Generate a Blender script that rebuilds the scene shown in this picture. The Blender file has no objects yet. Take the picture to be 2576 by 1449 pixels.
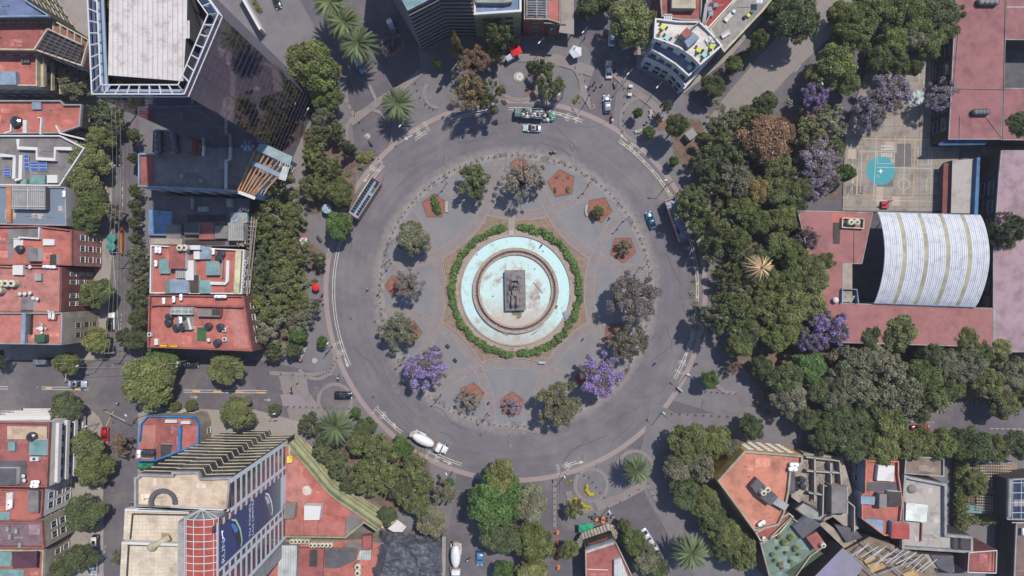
import bpy, math, random
import numpy as np
from mathutils import Vector, Matrix
random.seed(7); R_=random.random; U=random.uniform
H=172.0; CX,CY=1288.0,724.5
S=bpy.context.scene; COL=S.collection; PI=math.pi
def W(x,y,z=0):
    s=(H-z)/H*0.1
    return Vector(((x-CX)*s,-(y-CY)*s,z))
def lin(c):
    c/=255.0
    return c/12.92 if c<=0.04045 else ((c+0.055)/1.055)**2.4
KX=1.75
def C(r,g,b,k=1.0): return tuple(min(.85,lin(v)/KX*k) for v in (r,g,b))
# ---------------------------------------------------------------- materials
MATS={}
def nodes(name):
    m=bpy.data.materials.new(name); m.use_nodes=True; nt=m.node_tree
    return m,nt,nt.nodes['Principled BSDF']
def mat(name,rgb,rough=.85,var=.18,scale=.6,metal=0,fine=6,spec=.3,stain=None,bump=0,grid=None,gridcol=None,gridw=.04,rot=0,clip=None):
    """weathered surface: two noise layers, optional stains, optional grid of joints"""
    if name in MATS: return MATS[name]
    m,nt,b=nodes(name); N=nt.nodes.new; L=nt.links.new
    b.inputs['Roughness'].default_value=rough; b.inputs['Metallic'].default_value=metal
    b.inputs['Specular IOR Level'].default_value=spec
    geo=N('ShaderNodeNewGeometry'); pos=geo.outputs['Position']
    n1=N('ShaderNodeTexNoise'); n1.inputs['Scale'].default_value=scale; n1.inputs['Detail'].default_value=6; n1.inputs['Roughness'].default_value=.65
    n2=N('ShaderNodeTexNoise'); n2.inputs['Scale'].default_value=fine; n2.inputs['Detail'].default_value=3
    L(pos,n1.inputs['Vector']); L(pos,n2.inputs['Vector'])
    a=N('ShaderNodeMath'); a.operation='ADD'; L(n1.outputs['Fac'],a.inputs[0]); L(n2.outputs['Fac'],a.inputs[1])
    mr=N('ShaderNodeMapRange'); L(a.outputs[0],mr.inputs['Value']); mr.inputs['From Min'].default_value=.7; mr.inputs['From Max'].default_value=1.3
    mr.inputs['To Min'].default_value=1-var; mr.inputs['To Max'].default_value=1+var
    mx=N('ShaderNodeVectorMath'); mx.operation='SCALE'; mx.inputs[0].default_value=rgb; L(mr.outputs[0],mx.inputs['Scale'])
    out=mx.outputs[0]
    if stain:
        sc,sn,lo,hi=stain
        n3=N('ShaderNodeTexNoise'); n3.inputs['Scale'].default_value=sn; n3.inputs['Detail'].default_value=7; n3.inputs['Roughness'].default_value=.7; L(pos,n3.inputs['Vector'])
        r3=N('ShaderNodeMapRange'); L(n3.outputs['Fac'],r3.inputs['Value']); r3.inputs['From Min'].default_value=lo; r3.inputs['From Max'].default_value=hi
        mm=N('ShaderNodeMix'); mm.data_type='RGBA'; L(r3.outputs[0],mm.inputs['Factor']); L(out,mm.inputs['A']); mm.inputs['B'].default_value=(*sc,1); out=mm.outputs['Result']
    if grid:
        gx,gy=grid
        vr=N('ShaderNodeVectorRotate'); vr.rotation_type='Z_AXIS'; vr.inputs['Angle'].default_value=rot; L(pos,vr.inputs['Vector'])
        sp=N('ShaderNodeSeparateXYZ'); L(vr.outputs[0],sp.inputs[0]); fs=[]
        for o,g in ((sp.outputs[0],gx),(sp.outputs[1],gy)):
            if not g: continue
            md=N('ShaderNodeMath'); md.operation='PINGPONG'; L(o,md.inputs[0]); md.inputs[1].default_value=g/2
            lt=N('ShaderNodeMath'); lt.operation='LESS_THAN'; L(md.outputs[0],lt.inputs[0]); lt.inputs[1].default_value=gridw; fs.append(lt)
        f=fs[0].outputs[0]
        if len(fs)>1:
            mxx=N('ShaderNodeMath'); mxx.operation='MAXIMUM'; L(fs[0].outputs[0],mxx.inputs[0]); L(fs[1].outputs[0],mxx.inputs[1]); f=mxx.outputs[0]
        mg=N('ShaderNodeMix'); mg.data_type='RGBA'; L(f,mg.inputs['Factor']); L(out,mg.inputs['A']); mg.inputs['B'].default_value=(*(gridcol or tuple(v*.6 for v in rgb)),1); out=mg.outputs['Result']
    L(out,b.inputs['Base Color'])
    if bump:
        bp=N('ShaderNodeBump'); bp.inputs['Strength'].default_value=.6; bp.inputs['Distance'].default_value=bump; L(n2.outputs['Fac'],bp.inputs['Height']); L(bp.outputs[0],b.inputs['Normal'])
    m['rgb']=rgb; MATS[name]=m; return m
def leafmat(name,second=None,thr=.55,trans=.22):
    m,nt,b=nodes(name); N=nt.nodes.new; L=nt.links.new
    oi=N('ShaderNodeObjectInfo'); at=N('ShaderNodeAttribute'); at.attribute_name='v'
    col=oi.outputs['Color']
    if second:
        a2=N('ShaderNodeAttribute'); a2.attribute_name='w'
        g=N('ShaderNodeMath'); g.operation='LESS_THAN'; L(a2.outputs['Fac'],g.inputs[0]); g.inputs[1].default_value=thr
        mm=N('ShaderNodeMix'); mm.data_type='RGBA'; L(g.outputs[0],mm.inputs['Factor']); L(col,mm.inputs['B']); mm.inputs['A'].default_value=(*second,1); col=mm.outputs['Result']
    mr=N('ShaderNodeMapRange'); L(at.outputs['Fac'],mr.inputs['Value']); mr.inputs['To Min'].default_value=.55; mr.inputs['To Max'].default_value=1.5
    mx=N('ShaderNodeVectorMath'); mx.operation='SCALE'; L(col,mx.inputs[0]); L(mr.outputs[0],mx.inputs['Scale'])
    L(mx.outputs[0],b.inputs['Base Color']); b.inputs['Roughness'].default_value=.6; b.inputs['Specular IOR Level'].default_value=.25
    tr=N('ShaderNodeBsdfTranslucent'); L(mx.outputs[0],tr.inputs['Color']); ms=N('ShaderNodeMixShader'); ms.inputs[0].default_value=trans+.08
    L(b.outputs[0],ms.inputs[1]); L(tr.outputs[0],ms.inputs[2]); L(ms.outputs[0],nt.nodes['Material Output'].inputs['Surface'])
    MATS[name]=m; return m
def paint(name,rgb,rough=.3,metal=0,coat=.5):
    if name in MATS: return MATS[name]
    m,nt,b=nodes(name); b.inputs['Roughness'].default_value=rough; b.inputs['Metallic'].default_value=metal; b.inputs['Coat Weight'].default_value=coat
    N=nt.nodes.new; L=nt.links.new; n=N('ShaderNodeTexNoise'); n.inputs['Scale'].default_value=3; mr=N('ShaderNodeMapRange'); L(n.outputs['Fac'],mr.inputs['Value']); mr.inputs['To Min'].default_value=.85; mr.inputs['To Max'].default_value=1.1
    mx=N('ShaderNodeVectorMath'); mx.operation='SCALE'; mx.inputs[0].default_value=rgb; L(mr.outputs[0],mx.inputs['Scale']); L(mx.outputs[0],b.inputs['Base Color'])
    MATS[name]=m; return m
def glassmat(name,rgb=(.02,.025,.03),rough=.08):
    return paint(name,rgb,rough,0,.3)
# ---------------------------------------------------------------- mesh builder
SPLIT={'post','bracket','leg','beam','rafter','saddle'}
class MB:
    def __init__(s): s.v=[]; s.f=[]; s.m=[]; s.cur=0
    def add(s,vs,fs):
        o=len(s.v); s.v+= [tuple(p) for p in vs]; s.f+=[tuple(i+o for i in f) for f in fs]; s.m+=[s.cur]*len(fs); return s
    def box(s,c,d,rot=0,tilt=None):
        x,y,z=d[0]/2,d[1]/2,d[2]/2
        P=[Vector((a*x,b*y,e*z)) for e in(-1,1) for b in(-1,1) for a in(-1,1)]
        M=Matrix.Rotation(rot,3,'Z')
        if tilt: M=M@Matrix.Rotation(tilt[0],3,'X')@Matrix.Rotation(tilt[1],3,'Y')
        c=Vector(c); return s.add([M@p+c for p in P],[(0,2,3,1),(4,5,7,6),(0,1,5,4),(2,6,7,3),(0,4,6,2),(1,3,7,5)])
    def cyl(s,c,r,h,n=14,r2=None,caps=True):
        r2=r if r2 is None else r2; c=Vector(c)
        vs=[c+Vector((r*math.cos(2*PI*i/n),r*math.sin(2*PI*i/n),0)) for i in range(n)]+[c+Vector((r2*math.cos(2*PI*i/n),r2*math.sin(2*PI*i/n),h)) for i in range(n)]
        fs=[(i,(i+1)%n,n+(i+1)%n,n+i) for i in range(n)]
        if caps: fs+=[tuple(range(n-1,-1,-1)),tuple(range(n,2*n))]
        return s.add(vs,fs)
    def tube(s,p0,p1,r0,r1=None,n=6):
        r1=r0 if r1 is None else r1; p0=Vector(p0);p1=Vector(p1); d=(p1-p0)
        if d.length<1e-6: return s
        q=d.to_track_quat('Z','Y'); vs=[]
        for p,r in((p0,r0),(p1,r1)):
            for i in range(n): vs.append(p+q@Vector((r*math.cos(2*PI*i/n),r*math.sin(2*PI*i/n),0)))
        return s.add(vs,[(i,(i+1)%n,n+(i+1)%n,n+i) for i in range(n)]+[tuple(range(n-1,-1,-1)),tuple(range(n,2*n))])
    def ball(s,c,r,n=10,m=6,zmin=-1):
        c=Vector(c); rx,ry,rz=(r,r,r) if not hasattr(r,'__len__') else r; vs=[];fs=[]
        for j in range(m+1):
            t=-PI/2+PI*j/m
            for i in range(n):
                a=2*PI*i/n; vs.append(c+Vector((rx*math.cos(t)*math.cos(a),ry*math.cos(t)*math.sin(a),max(zmin,math.sin(t))*rz)))
        for j in range(m):
            for i in range(n): fs.append((j*n+i,j*n+(i+1)%n,(j+1)*n+(i+1)%n,(j+1)*n+i))
        return s.add(vs,fs)
    def prism(s,poly,z0,z1,top=True,bot=False):
        poly=ccw(poly); n=len(poly); vs=[(p[0],p[1],z0) for p in poly]+[(p[0],p[1],z1) for p in poly]
        fs=[(i,(i+1)%n,n+(i+1)%n,n+i) for i in range(n)]
        if top: fs.append(tuple(range(n,2*n)))
        if bot: fs.append(tuple(range(n-1,-1,-1)))
        return s.add(vs,fs)
    def flat(s,poly,z):
        poly=ccw(poly); return s.add([(p[0],p[1],z) for p in poly],[tuple(range(len(poly)))])
    def ring(s,poly,w,z0,z1):
        """mitred wall ring of width w inside poly"""
        poly=ccw(poly); inn=inset(poly,w); n=len(poly)
        vs=[(p[0],p[1],z0) for p in poly]+[(p[0],p[1],z1) for p in poly]+[(p[0],p[1],z1) for p in inn]+[(p[0],p[1],z0) for p in inn]
        fs=[]
        for i in range(n):
            j=(i+1)%n
            for k in range(3): fs.append((k*n+i,k*n+j,(k+1)*n+j,(k+1)*n+i))
        return s.add(vs,fs)
    def annulus(s,c,r0,r1,z,a0=0,a1=2*PI,n=96,h=0):
        full=abs(a1-a0-2*PI)<1e-4; k=n if full else n+1; vs=[]
        rows=[(r0,z),(r1,z)] if not h else [(r0,z-h),(r0,z),(r1,z),(r1,z-h)]
        for r,zz in rows:
            for i in range(k):
                a=a0+(a1-a0)*i/n; vs.append((c[0]+r*math.cos(a),c[1]+r*math.sin(a),zz))
        fs=[]
        for q in range(len(rows)-1):
            for i in range(n): fs.append((q*k+i,(q+1)*k+i,(q+1)*k+(i+1)%k,q*k+(i+1)%k))
        return s.add(vs,fs)
    def strip(s,pts,w,z,h=0):
        """ribbon of width w along world points"""
        pts=[Vector((p[0],p[1],0)) for p in pts]; A=[];B=[]
        for i,p in enumerate(pts):
            d=(pts[min(i+1,len(pts)-1)]-pts[max(i-1,0)]).normalized(); nn=Vector((-d.y,d.x,0))*w/2
            A.append(p+nn);B.append(p-nn)
        k=len(pts); vs=[(p.x,p.y,z) for p in A]+[(p.x,p.y,z) for p in B]; fs=[(i,k+i,k+i+1,i+1) for i in range(k-1)]
        if h:
            vs+=[(p.x,p.y,z-h) for p in A]+[(p.x,p.y,z-h) for p in B]
            for i in range(k-1): fs+=[(i,i+1,2*k+i+1,2*k+i),(k+i,3*k+i,3*k+i+1,k+i+1)]
            fs+=[(0,2*k,3*k,k),(k-1,2*k-1,4*k-1,3*k-1)]
        return s.add(vs,fs)
    def loft(s,secs,closed=True,caps=True):
        n=len(secs[0]); vs=[p for sec in secs for p in sec]; fs=[]
        for j in range(len(secs)-1):
            for i in range(n if closed else n-1): fs.append((j*n+i,j*n+(i+1)%n,(j+1)*n+(i+1)%n,(j+1)*n+i))
        if caps: fs+=[tuple(range(n-1,-1,-1)),tuple(range((len(secs)-1)*n,len(secs)*n))]
        return s.add(vs,fs)
    def split(s):
        par=list(range(len(s.v)))
        def fd(i):
            while par[i]!=i: par[i]=par[par[i]]; i=par[i]
            return i
        for f in s.f:
            for a in f[1:]: par[fd(a)]=fd(f[0])
        out={}
        for f,mm in zip(s.f,s.m):
            r=fd(f[0]); q=out.setdefault(r,(MB(),{})); b,mp=q; b.world=getattr(s,'world',True)
            for a in f:
                if a not in mp: mp[a]=len(b.v); b.v.append(s.v[a])
            b.f.append(tuple(mp[a] for a in f)); b.m.append(mm)
        return [q[0] for q in out.values()]
    def mesh(s,name,mats,o=(0,0,0),smooth=False):
        o=Vector(o); me=bpy.data.meshes.new(name); me.from_pydata([(p[0]-o.x,p[1]-o.y,p[2]-o.z) for p in s.v],[],s.f)
        for m in (mats if isinstance(mats,(list,tuple)) else [mats]): me.materials.append(m)
        me.polygons.foreach_set('material_index',s.m)
        if smooth: me.polygons.foreach_set('use_smooth',[True]*len(s.f))
        me.update(); return me
    def build(s,name,mats,parent=None,o=None,smooth=False):
        """vertices are in the parent's frame (parent given: world minus its location when s.world)"""
        if parent is not None and name in SPLIT:
            K=s.split()
            if 1<len(K)<=60:
                for k in K: k.build(name+'\0',mats,parent,o,smooth)
                return None
        name=name.rstrip('\0')
        if parent is not None:
            off=parent.location if getattr(s,'world',True) and o is None else Vector(o or (0,0,0))
            ob=bpy.data.objects.new(name,s.mesh(name,mats,off,smooth)); COL.objects.link(ob); ob.parent=parent; return ob
        o=Vector(o) if o is not None else Vector((sum(p[0] for p in s.v)/len(s.v),sum(p[1] for p in s.v)/len(s.v),min(p[2] for p in s.v)))
        ob=bpy.data.objects.new(name,s.mesh(name,mats,o,smooth)); COL.objects.link(ob); ob.location=o; return ob
def LM():
    m=MB(); m.world=False; return m
def ccw(p):
    a=sum(p[i][0]*p[(i+1)%len(p)][1]-p[(i+1)%len(p)][0]*p[i][1] for i in range(len(p)))
    return list(p) if a>0 else list(p)[::-1]
def inset(p,d):
    n=len(p); out=[]
    for i in range(n):
        a,b,c=[Vector((q[0],q[1])) for q in (p[i-1],p[i],p[(i+1)%n])]
        e1=(b-a).normalized(); e2=(c-b).normalized(); n1=Vector((-e1.y,e1.x)); n2=Vector((-e2.y,e2.x)); k=1+n1.dot(n2)
        out.append(b+(n1+n2)*(d/max(k,.25)))
    return out
def tag(o,label=None,cat=None,group=None,kind=None):
    if label: o['label']=label
    if cat: o['category']=cat
    if group: o['group']=group
    if kind: o['kind']=kind
    return o
def thing(name,label,cat,loc=(0,0,0),rz=0,group=None,sc=None):
    o=bpy.data.objects.new(name,None); COL.objects.link(o); o.location=loc; o.rotation_euler=(0,0,rz); o.empty_display_size=.3
    if sc: o.scale=sc
    return tag(o,label,cat,group)
def copy_tree(o,parent=None):
    c=o.copy(); COL.objects.link(c); c.parent=parent
    for ch in list(o.children): copy_tree(ch,c)
    return c
PROTOS={}
HIDE=[]
def inst(key,make,loc,rz=0,sc=1,label=None,cat=None,group=None,name=None,color=None):
    """first use builds the thing, later uses copy it and its parts"""
    if key not in PROTOS: o=make(); PROTOS[key]=o
    else: o=copy_tree(PROTOS[key])
    o.location=loc; o.rotation_euler=(0,0,rz); o.scale=(sc,sc,sc) if not hasattr(sc,'__len__') else sc
    for k,v in(('label',label),('category',cat),('group',group)):
        if v: o[k]=v
        elif k in o and k=='group' : del o[k]
    return o
def PP(pts,z=0): return [W(x,y,z) for x,y in pts]
def struct(name,mb,m): 
    o=mb.build(name,m); o['kind']='structure'; return o
# ================================================================ materials
asph=mat('asphalt',C(110,105,110),.9,.24,.14,fine=7,stain=(C(132,125,122),.06,.48,.72))
asph2=mat('asphalt_street',C(98,93,99),.9,.24,.2,fine=7,stain=(C(126,118,116),.09,.47,.7))
pave=mat('paving',C(116,112,115),.9,.22,.3,fine=8,stain=(C(128,122,120),.1,.5,.75))
plaza_m=mat('plaza_stone',C(128,126,128),.9,.12,.25,fine=10,stain=(C(138,134,132),.12,.5,.75))
band_m=mat('brick_band',C(144,134,131),.9,.12,.5,fine=6,grid=(.55,.55),gridcol=C(122,112,112),gridw=.05,stain=(C(120,114,116),.35,.5,.7))
kerb_m=mat('kerb_stone',C(152,137,133),.9,.1,.5,fine=5)
conc=mat('concrete',C(152,144,137),.9,.15,.3,fine=5,stain=(C(120,114,110),.25,.5,.75))
conc_l=mat('concrete_light',C(176,168,160),.9,.12,.3,fine=5,stain=(C(140,132,126),.3,.5,.7))
ne_m=mat('street_tan',C(140,132,127),.9,.12,.15,fine=6,grid=(4,3.2),gridcol=C(118,111,108),gridw=.04,rot=-.72,stain=(C(128,120,117),.15,.5,.75))
soil=mat('soil',C(120,100,88),.95,.25,.6,fine=6,stain=(C(90,80,66),.5,.45,.65))
bedsoil=mat('bed_soil',C(142,122,106),.95,.22,.8,fine=5,stain=(C(120,100,84),1.2,.5,.65))
tezon=mat('red_gravel',C(148,98,84),.95,.2,1,fine=7,stain=(C(110,76,62),.9,.5,.7))
sand=mat('beige_path',C(206,184,152),.9,.1,.4,fine=5)
aqua=mat('pool_aqua',C(188,220,218),.5,.08,.3,fine=4,stain=(C(160,150,132),.3,.53,.68))
aqua_in=mat('pool_inner',C(192,216,212),.5,.08,.3,fine=4,stain=(C(164,150,136),.25,.5,.64))
stone=mat('fountain_stone',C(166,148,136),.85,.12,.5,fine=5,stain=(C(140,118,104),.7,.5,.7))
darkw=mat('wet_channel',C(92,74,66),.4,.2,1,fine=4)
statue_m=mat('carved_stone',C(130,122,120),.85,.15,.8,fine=5,stain=(C(100,92,92),1,.5,.68))
paint_w=mat('road_paint',C(198,193,182),.8,.15,1.5,fine=8,stain=(C(124,120,117),1.8,.52,.7))
paint_y=mat('yellow_paint',C(216,172,90),.8,.15,1.5,fine=8)
black=paint('black_metal',(.02,.02,.022),.5)
LAY=[0.0]
def zl():
    LAY[0]+=.004; return LAY[0]
RC=(1297.0,731.0); RW=W(*RC)
def ring_pt(r,a): return (RC[0]+r*math.cos(a),RC[1]+r*math.sin(a))
# wear that follows the traffic round the ring: tyre-darkened lanes and dust along the inner edge
def ringwear(m):
    nt=m.node_tree; N=nt.nodes.new; L=nt.links.new; b=nt.nodes['Principled BSDF']; src=b.inputs['Base Color'].links[0].from_socket
    geo=N('ShaderNodeNewGeometry'); sub=N('ShaderNodeVectorMath'); sub.operation='SUBTRACT'; L(geo.outputs['Position'],sub.inputs[0]); sub.inputs[1].default_value=(RW.x,RW.y,0)
    sp=N('ShaderNodeSeparateXYZ'); L(sub.outputs[0],sp.inputs[0]); ln=N('ShaderNodeVectorMath'); ln.operation='LENGTH'; L(sub.outputs[0],ln.inputs[0]); at=N('ShaderNodeMath'); at.operation='ARCTAN2'; L(sp.outputs[1],at.inputs[0]); L(sp.outputs[0],at.inputs[1])
    cx=N('ShaderNodeCombineXYZ'); s1=N('ShaderNodeMath'); s1.operation='MULTIPLY'; L(ln.outputs['Value'],s1.inputs[0]); s1.inputs[1].default_value=.55; s2=N('ShaderNodeMath'); s2.operation='MULTIPLY'; L(at.outputs[0],s2.inputs[0]); s2.inputs[1].default_value=1.6; L(s1.outputs[0],cx.inputs[0]); L(s2.outputs[0],cx.inputs[1])
    n=N('ShaderNodeTexNoise'); n.inputs['Scale'].default_value=1.6; n.inputs['Detail'].default_value=4; L(cx.outputs[0],n.inputs['Vector']); mr=N('ShaderNodeMapRange'); L(n.outputs['Fac'],mr.inputs['Value']); mr.inputs['From Min'].default_value=.35; mr.inputs['From Max'].default_value=.65; mr.inputs['To Min'].default_value=.93; mr.inputs['To Max'].default_value=1.07
    sc=N('ShaderNodeVectorMath'); sc.operation='SCALE'; L(src,sc.inputs[0]); L(mr.outputs[0],sc.inputs['Scale'])
    nz=N('ShaderNodeTexNoise'); nz.inputs['Scale'].default_value=.8; L(geo.outputs['Position'],nz.inputs['Vector']); ad=N('ShaderNodeMath'); ad.operation='MULTIPLY_ADD'; L(nz.outputs['Fac'],ad.inputs[0]); ad.inputs[1].default_value=3.2; L(ln.outputs['Value'],ad.inputs[2])
    m2=N('ShaderNodeMapRange'); L(ad.outputs[0],m2.inputs['Value']); m2.inputs['From Min'].default_value=36.4; m2.inputs['From Max'].default_value=38.4; m2.inputs['To Min'].default_value=.75; m2.inputs['To Max'].default_value=0
    mx=N('ShaderNodeMix'); mx.data_type='RGBA'; L(m2.outputs[0],mx.inputs['Factor']); L(sc.outputs[0],mx.inputs['A']); mx.inputs['B'].default_value=(*C(146,137,132),1); L(mx.outputs['Result'],b.inputs['Base Color'])
ringwear(asph)
# ================================================================ ground
g=MB(); g.flat([(-700,-700),(700,-700),(700,700),(-700,700)],0); struct('ground',g,asph2)
def sheet(name,pts,m,h=None):
    z=zl() if h is None else h+zl()
    mb=MB(); poly=PP(pts)
    if h is None: mb.flat(poly,z)
    else: mb.prism(poly,0,z)
    return struct(name,mb,m)
sheet('road',[ring_pt(482,2*PI*i/120) for i in range(120)],asph)
def arcpts(r,a0,a1,n=24): return [ring_pt(r,math.radians(a0+(a1-a0)*i/n)) for i in range(n+1)]
def ang(x,y): return math.degrees(math.atan2(y-RC[1],x-RC[0]))
# forecourts outside the ring
fore=[arcpts(481,153,215)+[(870,190),(800,262),(727,398),(640,500),(640,885),(650,905),(790,935)],
 arcpts(481,228,290)+[(1500,150),(1440,80),(1050,100),(1060,190),(1010,215)],
 arcpts(481,300,338)+[(1790,430),(1800,300),(1720,235),(1610,170),(1560,190)],
 arcpts(481,-22,35)+[(1800,1040),(2090,1040),(2100,700),(1990,500),(1800,400)],
 arcpts(481,108,146)+[(700,1080),(760,1120),(960,1330),(1130,1330),(1145,1215)],
 arcpts(481,59,72)+[(1430,1330),(1460,1330),(1560,1260),(1625,1185)]]
for p in fore: sheet('pavement',p,pave)
sheet('pavement',[(-90,-90),(262,-90),(262,250),(283,400),(283,640),(262,905),(-90,905)],conc,.12)
sheet('pavement',[(352,-90),(700,-90),(860,180),(800,262),(727,398),(655,905),(378,890),(350,890),(350,240)],pave,.12)
sheet('pavement',[(-90,1032),(215,1030),(238,1037),(252,1052),(260,1072),(262,1540),(-90,1540)],conc,.12)
sheet('pavement',[(348,1032),(640,1030),(760,1062),(770,1120),(760,1540),(345,1540)],conc,.12)
sheet('pavement',[(352,1028),(470,1028),(640,1034),(640,1058),(350,1060)],conc_l)
sheet('pavement',[(1600,170),(1720,235),(1830,150),(2010,-60),(1620,-60)],conc,.12)
sheet('pavement',[(700,940),(770,940),(790,1080),(735,1080)],band_m)
sheet('pavement',[(705,992),(765,995),(776,1023),(712,1022)],mat('pinkish_concrete',C(142,132,136),.9,.1,.4))
sheet('pavement',[(1640,1010),(1700,1040),(2100,1040),(2100,1100),(2600,1100),(2600,1540),(1800,1540),(1630,1260),(1600,1180)],pave)
sheet('pavement',[(1700,60),(1720,40),(1730,40),(1700,70)],conc)
sheet('street',[(1750,340),(1830,235),(1930,120),(2030,10),(2085,-60),(2260,-60),(2180,20),(2070,110),(1975,200),(1900,290),(1840,370)],ne_m)
sheet('terrace_deck',[(727,400),(765,330),(800,340),(770,420),(790,500),(745,560),(705,520)],mat('slab_deck',C(134,128,128),.9,.1,.4,grid=(0,.5),rot=-.95,gridcol=C(112,106,108)))
sheet('path',[(755,1098),(800,1140),(850,1205),(930,1265),(1000,1310),(965,1330),(890,1280),(820,1210),(770,1150),(745,1110)],sand)
for p in ([(655,560),(760,560),(770,700),(660,700)],[(660,720),(765,725),(760,880),(665,880)],[(770,600),(820,640),(812,700),(780,680)],
          [(1790,450),(1990,450),(2080,700),(2080,1000),(1930,1000),(1850,900),(1810,700)],[(760,330),(850,300),(870,380),(900,410),(890,520),(780,540)],
          [(1790,300),(1930,290),(2090,260),(2110,500),(1990,500),(1800,400)],[(810,1130),(960,1090),(1080,1160),(1080,1270),(990,1290),(880,1230)],
          [(1680,300),(1760,300),(1800,400),(1790,480),(1700,400)],[(2080,880),(2600,880),(2600,1010),(2080,1010)]):
    sheet('soil',p,soil)
# planted triangles
tri=mat('triangle_soil',C(128,98,84),.95,.25,.8)
for p in ([(1325,152),(1400,158),(1375,190),(1352,215)],[(1318,242),(1350,215),(1372,245)],[(1435,252),(1458,235),(1462,262)],[(1573,215),(1593,225),(1580,232)],
          [(1645,268),(1665,280),(1680,320),(1655,330)],[(900,385),(950,383),(928,415),(912,420)],[(1112,1237),(1140,1232),(1122,1262)],[(1432,1290),(1440,1250),(1490,1280)]): sheet('soil',p,tri)
# circular paving patterns at the street mouths
def circ(x,y,r,w=9,a0=0,a1=360,fill=None):
    c=W(x,y)
    if fill: m=MB(); m.annulus(c,0.01,(r-w)*.1,zl(),n=48); struct('pavement',m,fill)
    m=MB(); m.annulus(c,(r-w)*.1,r*.1,zl(),math.radians(-a1),math.radians(-a0),n=48); struct('pavement',m,band_m)
for a in ((930,335,62,8,150,330),(1305,194,62,9,40,250),(1408,218,60,9,160,420),(1618,303,62,9,60,260),(795,905,52,9,-60,150),(843,1008,46,9),(1487,1220,45,9),(1597,1180,50,9,180,360),
          (1103,235,40,8,90,220),(800,610,45,9,-20,120)): circ(*a)
for x,y,r in ((1305,194,13),(925,343,7),(792,907,7)): 
    m=MB(); m.annulus(W(x,y),.01,r*.1,zl(),n=24); struct('pavement',m,conc_l)
def bandline(pts,w,m=None,name='pavement'):
    mb=MB(); mb.strip(PP(pts),w,zl()); return struct(name,mb,m or band_m)
for pts,w in (([(1280,142),(1330,143),(1400,150),(1440,163),(1492,182)],2.6),([(865,245),(893,295)],.9),([(883,310),(958,252),(1010,222),(1060,180)],1.8),([(925,205),(950,260)],.8),
  ([(1448,170),(1462,200),(1470,240),(1492,275)],1.6),([(1545,185),(1590,225),(1640,262),(1675,300)],1.8),([(678,938),(760,942),(835,940)],1),([(735,945),(790,1020),(810,1060)],2),
  ([(790,1060),(860,1068),(930,1100)],1.2),([(1395,1210),(1395,1330)],.9),([(1430,1235),(1440,1300),(1490,1275)],1.6),([(1500,1275),(1560,1252),(1628,1215)],2.2),
  ([(1627,1215),(1650,1260)],.8),([(1780,945),(1820,985),(1850,990)],1),([(1460,960),(1480,990)],1)): bandline(pts,w)
# ring kerb, full circle, flush at street mouths
m=MB(); m.annulus(RW,47.1,48.3,.03,n=160,h=.03); struct('kerb',m,kerb_m)
# ================================================================ central plaza
m=MB(); m.annulus(RW,.01,34.8,.12,n=160); m.annulus(RW,34.79,34.8,.119,n=160,h=.12); struct('plaza',m,plaza_m)
LAY[0]=.124
m=MB(); m.annulus(RW,33.0,34.78,zl(),n=160); struct('plaza_edge',m,mat('edge_cobble',C(146,138,134),.9,.15,.5,fine=5,stain=(C(110,106,108),.4,.48,.6)))
V8=[(1225,541),(1378,545),(1482,652),(1480,814),(1370,912),(1213,912),(1108,812),(1113,651)]
def side_arc(a,b,off=0,ext=0,n=14,Rr=300.):
    a=Vector(a);b=Vector(b); mid=(a+b)/2; d=b-a; out=(mid-Vector(RC)).normalized()
    c=mid+out*math.sqrt(Rr*Rr-(d.length/2)**2); r=Rr-off
    aa=math.atan2(a.y-c.y,a.x-c.x); ab=math.atan2(b.y-c.y,b.x-c.x)
    dd=(ab-aa+PI)%(2*PI)-PI
    t0,t1=-ext,1+ext
    return [(c.x+r*math.cos(aa+dd*(t0+(t1-t0)*i/n)),c.y+r*math.sin(aa+dd*(t0+(t1-t0)*i/n))) for i in range(n+1)]
for i in range(8):
    for off in (13,):
        pts=[p for p in side_arc(V8[i],V8[(i+1)%8],off,1.25,60) if math.hypot(p[0]-RC[0],p[1]-RC[1])<332]
        m=MB(); m.strip(PP(pts),2.2,zl()); struct('brick_band',m,band_m)
        for o2 in (2.5,24.5):
            q=[p for p in side_arc(V8[i],V8[(i+1)%8],o2,1.25,60) if math.hypot(p[0]-RC[0],p[1]-RC[1])<332]
            m=MB(); m.strip(PP(q),.16,zl()); struct('brick_band',m,kerb_m)
bed=[]
for i in range(8): bed+=side_arc(V8[i],V8[(i+1)%8])[:-1]
LAY[0]+=.004
fb=thing('planting_bed','star shaped bare brown planting bed with a low stone kerb around the fountain','planting bed',(RW.x,RW.y,.12))
m=MB(); m.prism(inset(ccw(PP(bed)),.22),.1,.30); m.build('soil_bed',bedsoil,fb)
m=MB(); m.ring(PP(bed),.22,.1,.42); m.build('kerb',stone,fb)
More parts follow.
